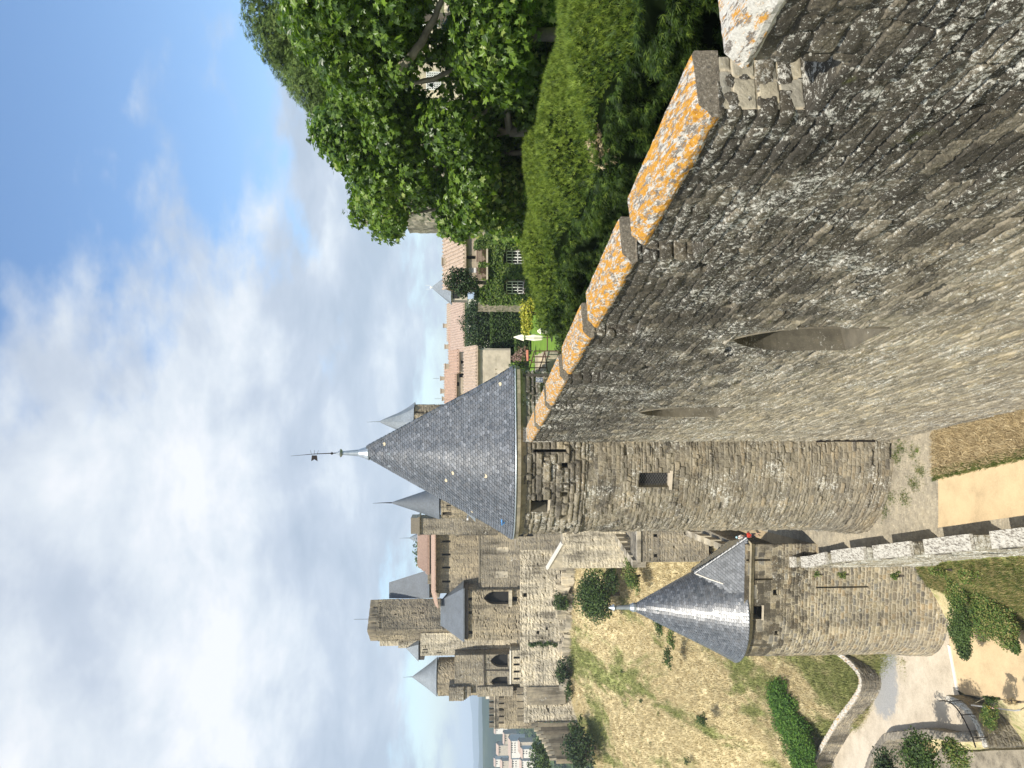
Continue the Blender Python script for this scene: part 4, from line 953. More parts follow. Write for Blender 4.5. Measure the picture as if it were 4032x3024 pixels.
mp = t.new('ShaderNodeMapping'); t.put(mp.inputs[0], p); mp.inputs['Rotation'].default_value = (0, 0, .5); mp.inputs['Scale'].default_value = (1, .35, 1)
g1 = t.noise(mp.outputs[0], .14, 8, .70, .4); g2 = t.noise(p, 1.1, 6, .7); g3 = t.noise(p, 6, 5, .75)
straw = t.ramp(t.math('ADD', t.math('MULTIPLY', g2, .55), t.math('MULTIPLY', g3, .45)), [(.26, (.42, .34, .185)), (.42, (.58, .48, .27)), (.54, (.70, .60, .36)), (.68, (.82, .74, .50))])
green = t.ramp(t.math('ADD', t.math('MULTIPLY', g2, .4), t.math('MULTIPLY', g3, .6)), [(.34, (.11, .15, .035)), (.48, (.22, .26, .07)), (.62, (.46, .44, .19))])
# greener near the foot of the slope
gf = t.math('ADD', t.math('MULTIPLY', t.math('SUBTRACT', 1.0, t.step(py, 60, 92)), .24), t.math('MULTIPLY', t.math('SUBTRACT', g1, .5), 3.6))
gf = t.math('ADD', gf, t.math('MULTIPLY', t.math('SUBTRACT', g2, .5), .6))
c = t.mix(t.math('MULTIPLY', t.step(gf, .06, .40), .92), straw, green)
t.put(b.inputs['Base Color'], c); b.inputs['Roughness'].default_value = .95; b.inputs['Specular IOR Level'].default_value = .1
t.put(b.inputs['Normal'], t.bump(t.math('ADD', g3, g2), .9, .18)); M['hill'] = m
nx_, ny_ = len(xv), len(yv); j, i = np.meshgrid(np.arange(ny_ - 1), np.arange(nx_ - 1), indexing='ij'); a = j * nx_ + i
struct('hillside_ground', np.stack([X_, Y_, Z_], -1).reshape(-1, 3), np.stack([a, a + 1, a + nx_ + 1, a + nx_], -1).reshape(-1, 4), M['hill'], smooth=True)
def flat(name, pix, z, mat, jag=0.0):
    pts_ = [G(X, Y, z) for X, Y in pix]; return struct(name, [tuple(q) for q in pts_], [list(range(len(pts_)))], mat)
flat('concrete_road', [(3280, 2480), (3300, 2540), (3340, 2585), (3392, 2646), (3390, 2717), (3330, 2812), (3232, 3024), (3200, 3200), (3420, 3200), (3478, 2890), (3660, 2872), (3800, 2880), (3890, 2940), (3860, 2850), (3790, 2760), (3770, 2718), (3739, 2554), (3735, 2440), (3500, 2400), (3350, 2450)], -33.97, M['concrete'])
flat('sandy_path', [(3739, 2540), (3772, 2717), (3800, 2735), (3900, 2748), (4032, 2772), (4400, 2850), (5200, 2900), (5200, 2380), (4400, 2430), (4032, 2480), (3850, 2500), (3735, 2440)], -33.969, M['sand'])
m = MB(1); k0, k1 = G(3737, 2540, -33.95), G(3770, 2716, -33.95); k0.y += 0; m.hexa([k0 + Vector((0, -.14, -.1)), k1 + Vector((0, -.14, -.1)), k1 + Vector((0, .14, -.1)), k0 + Vector((0, .14, -.1))], [k0 + Vector((0, -.14, .06)), k1 + Vector((0, -.14, .06)), k1 + Vector((0, .14, .06)), k0 + Vector((0, .14, .06))])
tag(m.build('kerb', M['white_render']), kind='structure')
M['paving_flat'] = sand_mat('worn grey paving', (.27, .235, .175), .5, 2.0)
flat('stone_paving', [(3850, 2960), (3900, 2955), (4100, 2950), (4400, 2960), (4400, 3200), (3560, 3200), (3640, 3020), (3700, 2950)], -35.2, M['paving_flat'])

# ------------------------------------------------------------------ low garden walls, handrail and barrier at the lower left
def low_wall(name, label, pix, zt, zb, thick, mat, seed, side=1, res=.07, cap=None, group=None, cat='wall'):
    q = [G(X, Y, zt) for X, Y in pix]; base = Path([(v.x, v.y) for v in q], False, soft=.9)
    if side < 0: base = Path(base.p[::-1], False, soft=.05)
    o = thing(name, label, cat, (float(base.p[len(base.p) // 2][0]), float(base.p[len(base.p) // 2][1]), zb), group=group)
    a = [(p_[0], p_[1]) for p_ in base.p[::4]]; b = [(p_[0] - n_[0] * thick, p_[1] - n_[1] * thick) for p_, n_ in zip(base.p[::4], base.n[::4])]
    pth = Path(a + b[::-1], True, soft=.06)
    shell('masonry', pth, np.arange(0, pth.L + res, res).clip(0, pth.L), np.arange(zb, zt + .01, res), mat, o, dict(seed=seed, ch=(.16, .26), sw=(.2, .5), joint=.03, relief=.03, pillow=.02, rough=.03), top=thick * .30)
    V = []; n = len(a)
    for p_, r_ in zip(a, b):
        for k in range(4): f_ = .03 + .94 * k / 3; V.append((p_[0] + (r_[0] - p_[0]) * f_, p_[1] + (r_[1] - p_[1]) * f_, zt + .05 + .035 * math.sin(k * 2.1 + len(V)) + (.03 if k in (1, 2) else 0)))
    F = [(i * 4 + k, i * 4 + k + 1, i * 4 + k + 5, i * 4 + k + 4) for i in range(n - 1) for k in range(3)]
    nv = len(V); V += [(v[0], v[1], v[2] - .14) for v in V]
    rim = [i * 4 for i in range(n)] + [(n - 1) * 4 + k for k in (1, 2, 3)] + [i * 4 + 3 for i in range(n - 2, -1, -1)] + [2, 1]
    F += [(r0, r0 + nv, r1 + nv, r1) for r0, r1 in zip(rim, rim[1:] + rim[:1])]
    mesh_np('coping', V, F, cap or M['coping_white'], o); return o
low_wall('parapet_wall', 'curved grey rubble parapet between the concrete road and the grassy slope', [(3272, 2540), (3312, 2570), (3355, 2605), (3388, 2645), (3400, 2685), (3392, 2725), (3360, 2775), (3300, 2850), (3240, 2950), (3195, 3040)], -32.35, -34.4, .5, M['castle_grey'], 81, side=-1, cap=M['coping_mixed'])
low_wall('parapet_wall', 'S-shaped low stone wall at the picture bottom, casting a dark shadow across the concrete', [(3400, 3040), (3424, 2965), (3478, 2886), (3540, 2880), (3600, 2873), (3657, 2870), (3739, 2886), (3836, 2878)], -32.9, -37.5, .55, M['castle_grey'], 82, side=-1, cap=M['castle_grey'])
low_wall('parapet_wall', 'short curved wall speckled with white lichen below the black handrail', [(3727, 2738), (3765, 2745), (3802, 2768), (3835, 2805), (3862, 2852), (3892, 2940)], -33.0, -36.5, .5, M['castle_grey'], 83, side=-1, cap=M['coping_white'])
hr = thing('handrail', 'curved black metal handrail above the short lichened wall', 'handrail', G(3780, 2830, -34))
hp = [G(X, Y, -32.1) for X, Y in [(3699, 2760), (3716, 2759), (3733, 2762), (3750, 2772), (3768, 2790), (3785, 2815), (3800, 2842), (3815, 2872), (3830, 2906), (3842, 2944)]]
MB(1).tube(hp, .045, 6).build('rail', M['iron'], hr)
for k in (2, 5, 8): MB(1).tube([hp[k], hp[k] + Vector((.05, 0, -1.0))], .03, 6).build('post', M['iron'], hr)
br = thing('metal_barrier', 'pale steel tube barrier with a yellow joint over the bank', 'barrier', G(3900, 2790, -34.2))
b0, b1 = G(3825, 2776, -32.9), G(3996, 2798, -32.9)
MB(1).tube([b0, b1, b1 + Vector((.2, -.35, -.1))], .05, 6).build('tube_rail', M['steel'], br); c = b0.lerp(b1, .42); d_ = (b1 - b0).normalized()
MB(1).tube([c - d_ * .16, c + d_ * .16], .085, 6).build('yellow_joint', M['yellow'], br); MB(1).tube([c + d_ * .2, c + d_ * 1.0], .056, 6).build('pink_sleeve', plain('faded pink sleeve', (.55, .32, .30)), br)
for q in (G(3885, 2744, -33.8), ): MB(1).tube([b0, q], .03, 6).build('stay', M['bark'], br)
MB(1).tube([b1 + Vector((.2, -.35, -.1)), G(4060, 2770, -33.9)], .03, 6).build('stay', M['bark'], br)

# ------------------------------------------------------------------ far walls and castle
def poly_box(name, plan, z0, z1, mat, parent, res=.12, holes=(), seed=1, mk=None, back=True, roofmat=None):
    pth = Path(plan, True, soft=.06, step=.05)
    k = dict(seed=seed, ch=(.14, .26), sw=(.22, .6), joint=.04, relief=.03, pillow=.012, rough=.06, pit=.006, flush=.5, boss=.6)
    if mk: k.update(mk)
    n = max(2, int((z1 - z0) / res)); o = shell(name, pth, np.linspace(0, pth.L, int(pth.L / res) + 1), np.linspace(z0, z1, n + 1), mat, parent, k, holes, top=.02)
    m = MB(seed); m.add([(p_[0], p_[1], z1 - .01) for p_ in pth.p[:-1:2]], [list(range(len(pth.p[:-1:2])))], .5); m.build('roof_top', roofmat or mat, o)
    return o, pth
def front_plan(Yl, Yr, D, thick, X=1900, Dr=None):
    a = PX(Yl, D, X); b = PX(Yr, Dr or D, X); d = Vector((b[0] - a[0], b[1] - a[1])).normalized(); n = Vector((-d.y, d.x))
    return [a, b, (b[0] + n.x * thick, b[1] + n.y * thick), (a[0] + n.x * thick, a[1] + n.y * thick)]
def hole_on(pth, X0_, X1_, Y0_, Y1_, D0, D1, kind=None): return th(X0_, X1_, Y0_, Y1_, kind, pth, D0, D1)
def cwall(name, label, Yl, Yr, Xt, Xb, D, thick, mat, cat='wall', wins=(), seed=1, res=.12, part='wall', parent=None, Dr=None, group=None, mk=None, dep=.5, tilt=0):
    plan = front_plan(Yl, Yr, D, thick, (Xt + Xb) / 2, Dr); z1 = PZ(Xt, (D + (Dr or D)) / 2); z0 = PZ(Xb, (D + (Dr or D)) / 2)
    o = parent or thing(name, label, cat, (plan[0][0] * .5 + plan[1][0] * .5, plan[0][1], z0), group=group)
    pth = Path(plan, True, soft=.06)
    hs = [hole_on(pth, *w_[:4], min(D, Dr or D) - 3, max(D, Dr or D) + 3, w_[4] if len(w_) > 4 else None) for w_ in wins]
    poly_box(part, plan, z0, z1, mat, o, res, hs, seed, mk)
    for h in hs: recess('window_opening', pth, h, dep, mat, M['dark'], o)
    return o, plan, z0, z1
def merlons(parent, a, b, z0, z1, n, gap, thick, mat, seed=1, name='merlon', drop=0.0):
    a = Vector(a); b = Vector(b); d = (b - a); L_ = d.length; d.normalize(); nn = Vector((-d.y, d.x)); u = L_ / n
    for i in range(n):
        c = a + d * (u * (i + .5)) + nn * thick / 2; dz = drop * i
        MB(seed + i).box((c.x, c.y, (z0 + z1) / 2 + dz), (u * (1 - gap), thick, z1 - z0), math.atan2(d.y, d.x)).build(name, mat, parent)
def cone_roof(name, c, r, ze, zt, mat, parent, n=24, flare=.12, rod=1.0, lead=True):
    m = MB(1); prof = [(r * 1.0, 0), (r * .98, .02)]
    for k in range(1, 9): u = k / 8; prof.append((r * ((1 - u) - flare * u * (1 - u) ** 2 * 1.6) + .03 * u, (zt - ze) * u))
    m.lathe((c[0], c[1], ze), prof, n); o = m.build(name, mat, parent, smooth=(n > 12))
    if rod: 
        MB(1).tube([(c[0], c[1], zt - .3), (c[0], c[1], zt + rod * .45), (c[0] - .06, c[1], zt + rod)], [.10, .05, .02], 6).build('finial', M['lead'] if lead else M['iron'], o)
    return o
# outer wall beyond the small tower
bw = thing('crenellated_wall', 'stretch of outer wall with pale merlons seen between the two round towers', 'wall', (-15, 66, -26))
pa, pb = PX(2195, 62, 2800), PX(2085, 79, 2680)
plan = [(-14.6, 60.5), (-14.0, 60.5), (pb[0] + .6, pb[1]), pb]
poly_box('masonry', plan, -30, -23.1, M['castle_grey'], bw, .12, seed=91)
merlons(bw, (-14.0, 60.5), pb, -23.12, -22.1, 6, .34, .6, M['castle_pale'], 92)
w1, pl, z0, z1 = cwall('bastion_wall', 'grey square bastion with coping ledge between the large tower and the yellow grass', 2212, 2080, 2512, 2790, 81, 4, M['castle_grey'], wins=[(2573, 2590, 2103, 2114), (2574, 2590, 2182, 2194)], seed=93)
m = MB(1); a, b = pl[0], pl[1]; m.prism([(a[0] - .15, a[1] - .2), (b[0], b[1] - .2), (b[0], b[1] + .35), (a[0] - .15, a[1] + .35)], z1 - .28, z1 + .12); m.build('coping', M['castle_pale'], w1)
m = MB(2)
for k in (.9, 1.5, 2.2): m.prism([(a[0], a[1] - .07), (b[0], b[1] - .07), (b[0], b[1] + .1), (a[0], a[1] + .1)], z1 - k - .12, z1 - k)
m.build('string_course', M['castle_grey'], w1)
st = thing('crenellated_wall', 'short wall with a descending row of white-edged merlons behind the grey bastion', 'wall', (*PX(2160, 95, 2450), -24))
a, b = PX(2214, 81.5, 2500), PX(2100, 93, 2385)
poly_box('masonry', [a, (a[0] + .8, a[1]), (b[0] + .8, b[1]), b], -28, PZ(2500, 81.5) - 1.3, M['castle_pale'], st, .14, seed=95)
merlons(st, (a[0] + .1, a[1]), b, PZ(2500, 81.5) - 1.32, PZ(2500, 81.5) + .15, 6, .36, .8, M['castle_pale'], 96)
# tall pale barbican wall with sloping coping
bq = thing('barbican_wall', 'tall pale wall with slanting white coping above the row of merlons', 'wall', (*PX(2190, 95, 2300), -24))
plan = front_plan(2237, 2080, 95, 2.5, 2300)
poly_box('masonry', plan, -27.5, PZ(2215, 95), M['castle_pale'], bq, .14, seed=97)
a, b = plan[0], plan[1]; zl = PZ(2158, 95); zr = PZ(2218, 95); xm = a[0] + (b[0] - a[0]) * .62
m = MB(3); m.hexa([(a[0], a[1], zr - .1), (xm, a[1], zr - .1), (xm, a[1], zr), (a[0], a[1], zl)], [(a[0], a[1] + 1.2, zr - .1), (xm, a[1] + 1.2, zr - .1), (xm, a[1] + 1.2, zr), (a[0], a[1] + 1.2, zl)], .8); m.build('raking_top', M['castle_pale'], bq)
m = MB(3); m.hexa([(a[0] - .1, a[1] - .15, zl), (xm, a[1] - .15, zr), (xm, a[1] - .15, zr + .2), (a[0] - .1, a[1] - .15, zl + .2)], [(a[0] - .1, a[1] + 1.3, zl), (xm, a[1] + 1.3, zr), (xm, a[1] + 1.3, zr + .2), (a[0] - .1, a[1] + 1.3, zl + .2)]); m.build('white_coping', M['white_render'], bq)
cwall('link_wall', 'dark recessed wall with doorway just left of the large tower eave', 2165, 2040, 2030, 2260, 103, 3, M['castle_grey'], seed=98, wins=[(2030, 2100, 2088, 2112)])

# great base of the castle
bs, plan, z0, z1 = cwall('castle_base_wall', 'long pale rough rampart at the castle foot above the grassy slope', 2705, 2085, 2048, 2275, 111.6, 8, M['castle_pale'], seed=101, res=.15, dep=.6,
      mk=dict(relief=.06, rough=.10, pit=.012), wins=[(2113, 2124, 2484, 2496), (2150, 2157, 2470, 2480), (2060, 2075, 2335, 2350)])
m = MB(4); rr = random.Random(3)
for i in range(46):
    Yv = 2150 + i * 12.4; c = P(2225 + rr.uniform(-25, 25) + (12 if Yv > 2500 else 0), Yv, 110.9 + rr.uniform(-.3, .6)); 
    vs = [(c.x + rr.uniform(.5, 1.1) * math.cos(a_) * 1.0, c.y + rr.uniform(.5, .9) * math.sin(a_) * .8, c.z + h_ * rr.uniform(.7, 1.3)) for h_ in (-1.2, .5) for a_ in np.linspace(0, 6.28, 8)[:-1]]
    m.add(vs, [list(range(7))[::-1], list(range(7, 14))] + [(k, (k + 1) % 7, 7 + (k + 1) % 7, 7 + k) for k in range(7)])
m.build('rock_footing', M['castle_pale'], bs)
m = MB(5)   # upper set-back with parapet line and slots on the left half
u2, pl2, a_, b_ = cwall('', '', 2692, 2560, 2012, 2062, 111.7, 3, M['castle_pale'], parent=bs, seed=102, part='parapet', wins=[(2022, 2046, y_, y_ + 8) for y_ in (2585, 2612, 2640, 2668)], dep=.3)
m.prism([(pl2[0][0], pl2[0][1] - .15), (pl2[1][0], pl2[1][1] - .15), (pl2[1][0], pl2[1][1] + .5), (pl2[0][0], pl2[0][1] + .5)], b_, b_ + .18); m.build('white_ledge', M['white_render'], bs)

# hall with clay tile roofs
hall, plan, z0, z1 = cwall('castle_hall', 'long castle hall with orange tiled eaves and a row of four shuttered windows', 2335, 2070, 1712, 1900, 116, 9, M['castle'], 'building', seed=103,
     wins=[(1741, 1773, 2128, 2135), (1741, 1773, 2180, 2187), (1741, 1773, 2231, 2238), (1741, 1773, 2286, 2293)], dep=.4)
def rp(X, Y, D): return P(X, Y, D)
m = MB(1); e0 = [rp(1724, 2395, 114.6), rp(1713, 2330, 114.6), rp(1712, 2060, 114.6)]; e1 = [rp(1712, 2380, 119), rp(1698, 2330, 119.5), rp(1697, 2060, 119.5)]
V = [tuple(v) for v in e0 + e1] + [(v.x, v.y, v.z - .16) for v in e0 + e1]
m.add(V, [(1, 0, 3, 4), (2, 1, 4, 5), (6, 7, 10, 9), (7, 8, 11, 10), (0, 1, 7, 6), (1, 2, 8, 7), (3, 0, 6, 9), (4, 3, 9, 10), (5, 4, 10, 11)]); m.build('tiled_eave', M['tile'], hall)
m = MB(9)
for k in range(60):   # rounded tile ends along the eave
    q = rp(1714, 2330 - k * 4.5, 114.55); m.tube([(q.x, q.y - .02, q.z - .02), (q.x, q.y + 1.4, q.z + .22)], .10, 6)
m.build('eave_tile_row', M['tile'], hall)
w2_ = front_plan(2300, 2070, 120.5, 8, 1690); poly_box('upper_wall', w2_, PZ(1720, 120), PZ(1684, 120.5), M['castle'], hall, .2, seed=104)
m = MB(2); a, b = rp(1686, 2262, 120), rp(1686, 2075, 120); zt = PZ(1645, 126); m.add([tuple(a), tuple(b), (b.x, 126, zt), (a.x, 126, zt), (a.x, a.y, a.z - .2), (b.x, b.y, b.z - .2)], [(1, 0, 3, 2), (0, 1, 5, 4)])
for k in range(34):
    f = k / 33; p0 = a.lerp(b, f); m.tube([(p0.x, p0.y - .05, p0.z + .03), (p0.x, 126, zt + .03)], .085, 5)
m.build('tiled_roof', M['tile'], hall)
lowr, plan, z0, z1 = cwall('', '', 2327, 2075, 1888, 2070, 113.0, 4, M['castle_grey'], parent=hall, seed=105, part='lower_wall')
m = MB(1); m.prism([(plan[0][0], plan[0][1] - .12), (plan[1][0], plan[1][1] - .12), (plan[1][0], plan[1][1] + .6), (plan[0][0], plan[0][1] + .6)], z1 - .05, z1 + .14); m.build('lichened_ledge', M['coping_mixed'], hall)
for (x0_, x1_, y0_, y1_) in ((1955, 2002, 2155, 2180), (1952, 2000, 2250, 2275)):
    a, b = P(x0_, y0_, 112.95), P(x1_, y1_, 112.95); MB(8).box(((a.x + b.x) / 2, 113.0, (a.z + b.z) / 2), (abs(a.x - b.x), .10, abs(a.z - b.z))).build('pale_patch', M['castle_pale'], hall)
# slate roofed house beside the keep
hs = thing('slate_roof_house', 'tall grey slate hipped roof squeezed between keep and orange tiled roof', 'building', (*PX(2300, 122), PZ(1700, 122)))
q = [P(1690, 2356, 121), P(1690, 2243, 121), P(1532, 2293, 124), P(1532, 2356, 124)]; qb = [P(1690, 2356, 129), P(1690, 2243, 129)]
m = MB(1); m.add([tuple(v) for v in q] + [(v.x, v.y, v.z) for v in qb], [(0, 1, 2, 3), (1, 5, 2), (0, 3, 4), (3, 2, 5, 4), (0, 4, 5, 1)]); m.build('roof', M['slate_far'], hs)
d0 = P(1690, 2320, 120.7); m = MB(1); m.add([(d0.x - 1.2, 120.7, d0.z), (d0.x + 1.2, 120.7, d0.z), (d0.x, 122.5, d0.z + 1.35)], [(0, 1, 2)]); m.add([(d0.x - 1.2, 120.7, d0.z), (d0.x, 122.5, d0.z + 1.35), (d0.x - .2, 125, d0.z + 1.4)], [(0, 1, 2)]); m.build('dormer', M['slate_far'], hs)
p_ = front_plan(2354, 2246, 121.4, 7, 1700); poly_box('wall', p_, PZ(1730, 121), PZ(1690, 121.3), M['castle'], hs, .25, seed=106)

# keep
kp = thing('keep_tower', 'tallest square castle tower with battlements and a thin mast', 'tower', (*PX(2440, 119), -12))
k0, k1, k2 = PX(2522, 121.5, 1700), PX(2480, 117.5, 1700), PX(2357, 121.5, 1700); k3 = (k2[0] + k0[0] - k1[0], k2[1] + k0[1] - k1[1] + 1)
plan = [k0, k1, k2, k3]; zt = PZ(1478, 118)
pth = Path(plan, True, soft=.06); 
hk = [th(1622, 1640, 2413, 2416, None, pth, 112, 124), th(1655, 1670, 2411, 2416, None, pth, 112, 124), th(1555, 1562, 2416, 2422, None, pth, 112, 124)]
for k in range(15): y_ = 2372 + k * 7.0; hk.append(th(1494, 1500, y_, y_ + 3.4, None, pth, 112, 124))
poly_box('wall', plan, PZ(2030, 118), zt, M['castle'], kp, .13, hk, seed=107, mk=dict(ch=(.2, .3)))
for h in hk: recess('slot', pth, h, .4, M['castle'], M['dark'], kp)
V2 = lambda a: Vector(a)
for (a, b, n_) in ((k1, k2, 4), (k0, k1, 2), (k2, k3, 3), (k3, k0, 4)): merlons(kp, a, b, zt - .02, PZ(1447, 118), n_, .22, .55, M['castle'], 108)
MB(1).tube([(k1[0] + 1.2, k1[1] + 2, zt), (k1[0] + 1.2, k1[1] + 2, PZ(1388, 118))], .03, 5).build('mast', M['iron'], kp)
# stepped pale tower behind the keep's left side, with a little slate pyramid
pt_ = thing('pale_tower', 'sunlit cream stepped wall left of the keep with a small slate pyramid on top', 'tower', (*PX(2545, 120), -12))
cwall('', '', 2541, 2470, 1495, 1800, 124, 5, M['castle_pale'], parent=pt_, seed=111, part='upper_wall')
cwall('', '', 2550, 2480, 1568, 1800, 123, 5, M['castle_pale'], parent=pt_, seed=112, part='middle_wall')
cwall('', '', 2579, 2490, 1655, 2036, 118, 5, M['castle_pale'], parent=pt_, seed=113, part='lower_wall', wins=[(1664, 1684, 2556, 2560), (1664, 1684, 2566, 2570), (1720, 1738, 2568, 2571)], dep=.3)
q = P(1650, 2560, 121); m = MB(1); s_ = 1.35; ap = P(1598, 2552, 121)
m.add([(q.x - s_, q.y - s_, q.z), (q.x + s_, q.y - s_, q.z), (q.x + s_, q.y + s_, q.z), (q.x - s_, q.y + s_, q.z), tuple(ap)], [(0, 1, 4), (1, 2, 4), (2, 3, 4), (3, 0, 4), (3, 2, 1, 0)]); m.build('pyramid_roof', M['slate_pale'], pt_)
m = MB(1); m.box((q.x, q.y, q.z - .45), (2.3, 2.3, .9)); m.build('roof_base', M['wood'], pt_)

# gallery tower with hipped slate roof and pointed arch
gt, plan, z0, z1 = cwall('gallery_tower', 'square castle tower under hipped slate roof with three windows and one big pointed arch', 2520, 2325, 1832, 2062, 112, 7, M['castle'], 'tower', seed=115,
     wins=[(1834, 1858, 2354, 2365), (1834, 1858, 2407, 2418), (1834, 1860, 2484, 2496), (1905, 2006, 2329, 2379, 'pointed'), (2016, 2036, 2350, 2367)], mk=dict(ch=(.16, .24), sw=(.25, .5), pit=.09, relief=.035), dep=1.0)
m = MB(1); a, b = P(2012, 2326, 111.8), P(2004, 2382, 111.8); m.box(((a.x + b.x) / 2, 111.7, a.z + .1), (abs(b.x - a.x) + .3, .5, .5)); m.build('sill', M['castle_pale'], gt)
e = [P(1824, 2527, 111.2), P(1824, 2317, 111.2)]; zb = e[0].z; back = 120.5; rg0, rg1 = P(1738, 2464, 116), P(1738, 2362, 116)
m = MB(1); m.add([tuple(e[0]), tuple(e[1]), (e[1].x, back, zb), (e[0].x, back, zb), tuple(rg0), tuple(rg1), (e[0].x, e[0].y, zb - .2), (e[1].x, e[1].y, zb - .2)], [(0, 1, 5, 4), (1, 2, 5), (2, 3, 4, 5), (3, 0, 4), (0, 6, 7, 1), (3, 2, 1, 0)]); rf = m.build('roof', M['slate_far'], gt)
MB(1).tube([rg0, rg1], .12, 6).build('lead_ridge', M['slate_pale'], rf)
m = MB(1); m.prism([(e[0].x + .3, e[0].y + .35), (e[1].x - .3, e[1].y + .35), (e[1].x - .3, back - .3), (e[0].x + .3, back - .3)], zb - .75, zb - .05); m.build('eave_beam', M['wood'], gt)

# tower with cone roof further left
ct = thing('cone_tower', 'castle tower with pale slate cone and corbelled turret at its left edge', 'tower', (*PX(2665, 118), -12))
cc = PX(2662, 121, 1800); cr = 2.9
pl_ = [(cc[0] + cr * math.cos(a_), cc[1] + cr * math.sin(a_)) for a_ in np.linspace(-2.6, 3.68, 33)[:-1]]
poly_box('round_wall', pl_, PZ(1900, 118), PZ(1722, 118), M['castle'], ct, .16, seed=121, mk=dict(ch=(.16, .24), sw=(.25, .5)))
cone_roof('roof', cc, 3.05, PZ(1722, 121), PZ(1622, 121), M['slate_pale'], ct, 28, .16, 1.4)
cwall('', '', 2728, 2578, 1790, 2012, 115.5, 6, M['castle_grey'], parent=ct, seed=122, part='square_base', wins=[(1930, 2000, 2577, 2626, 'pointed'), (1932, 1998, 2665, 2704, 'pointed')], dep=.9, mk=dict(ch=(.16, .26), pit=.02))
m = MB(1); a, b = P(1908, 2728, 115.3), P(1905, 2578, 115.3); m.tube([a, b], .09, 6); m.tube([P(1908, 2640, 115.3), P(2005, 2640, 115.3)], .08, 6); m.tube([P(1908, 2712, 115.3), P(2005, 2712, 115.3)], .08, 6); m.build('string_course', M['wood'], ct)
bx = [('corbelled_turret', 2760, 2705, 1768, 1826, 114.6, 3), ('left_pier', 2742, 2705, 1880, 2020, 115, 3)]
for nm, yl, yr, xt, xb, D, tk in bx: cwall('', '', yl, yr, xt, xb, D, tk, M['castle_grey'], parent=ct, seed=hash(nm) % 50 + 123 if False else 123 + yl % 7, part=nm)
for k in range(4): 
    a, b = P(1826 + k * 7, 2757 - k * 5, 114.8), P(1833 + k * 7, 2705, 114.8); m = MB(k); m.box(((a.x + b.x) / 2, 116.2, (a.z + b.z) / 2), (abs(b.x - a.x), 2.6, abs(a.z - b.z))); m.build('corbel', M['castle_grey'], ct)
# low crenellated ranges to the left
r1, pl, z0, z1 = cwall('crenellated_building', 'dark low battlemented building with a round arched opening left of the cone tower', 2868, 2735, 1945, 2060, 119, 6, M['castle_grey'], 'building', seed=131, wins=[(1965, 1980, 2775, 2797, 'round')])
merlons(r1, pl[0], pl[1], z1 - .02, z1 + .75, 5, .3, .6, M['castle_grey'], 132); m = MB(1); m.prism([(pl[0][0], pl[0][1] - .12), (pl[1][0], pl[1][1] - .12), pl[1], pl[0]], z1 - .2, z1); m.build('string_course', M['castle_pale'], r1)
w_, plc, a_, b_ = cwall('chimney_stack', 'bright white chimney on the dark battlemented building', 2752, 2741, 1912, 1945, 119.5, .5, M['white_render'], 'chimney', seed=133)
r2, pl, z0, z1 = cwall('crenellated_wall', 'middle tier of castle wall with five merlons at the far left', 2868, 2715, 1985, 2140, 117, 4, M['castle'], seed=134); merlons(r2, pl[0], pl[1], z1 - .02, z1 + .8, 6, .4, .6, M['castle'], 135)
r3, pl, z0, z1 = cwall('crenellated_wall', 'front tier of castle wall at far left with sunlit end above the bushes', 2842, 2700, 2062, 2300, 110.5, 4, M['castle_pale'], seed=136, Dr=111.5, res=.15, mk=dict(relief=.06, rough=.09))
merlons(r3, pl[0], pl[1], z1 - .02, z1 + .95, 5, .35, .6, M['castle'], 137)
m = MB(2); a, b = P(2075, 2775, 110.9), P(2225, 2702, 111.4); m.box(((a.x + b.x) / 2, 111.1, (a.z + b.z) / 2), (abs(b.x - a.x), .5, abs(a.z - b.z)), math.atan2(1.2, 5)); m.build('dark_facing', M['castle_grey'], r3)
# descending stepped wall
sw = thing('stepped_wall', 'wall with a long stair of merlons descending to the picture edge above dark trees', 'wall', (*PX(2920, 108), -24))
steps = [(2846, 2092), (2862, 2103), (2878, 2113), (2894, 2123), (2910, 2134), (2926, 2143), (2942, 2150), (2958, 2157), (2976, 2164), (2990, 2171)]
for i, (y_, x_) in enumerate(steps[:-1]):
    y2, x2 = steps[i + 1]; D = 110 - i * .5
    a, b = PX(y2, D - .5, 2150), PX(y_, D, 2150); zt_ = PZ(x_ + 26, D); zb_ = PZ(2275, D) - i * .3
    n = Vector((-(b[1] - a[1]), b[0] - a[0])).normalized() * 1.0
    if i % 3 == 0: pass
    m = MB(140 + i); m.prism([a, b, (b[0] + n.x, b[1] + n.y), (a[0] + n.x, a[1] + n.y)], zb_, zt_); m.build('wall_bay', M['castle'], sw)
    c0 = Vector(a).lerp(Vector(b), .30); c1 = Vector(a).lerp(Vector(b), .98); m = MB(141 + i); m.prism([tuple(c0), tuple(c1), (c1.x + n.x * .5, c1.y + n.y * .5), (c0.x + n.x * .5, c0.y + n.y * .5)], zt_ - .02, PZ(x_, D)); m.build('merlon', M['castle_pale'], sw)
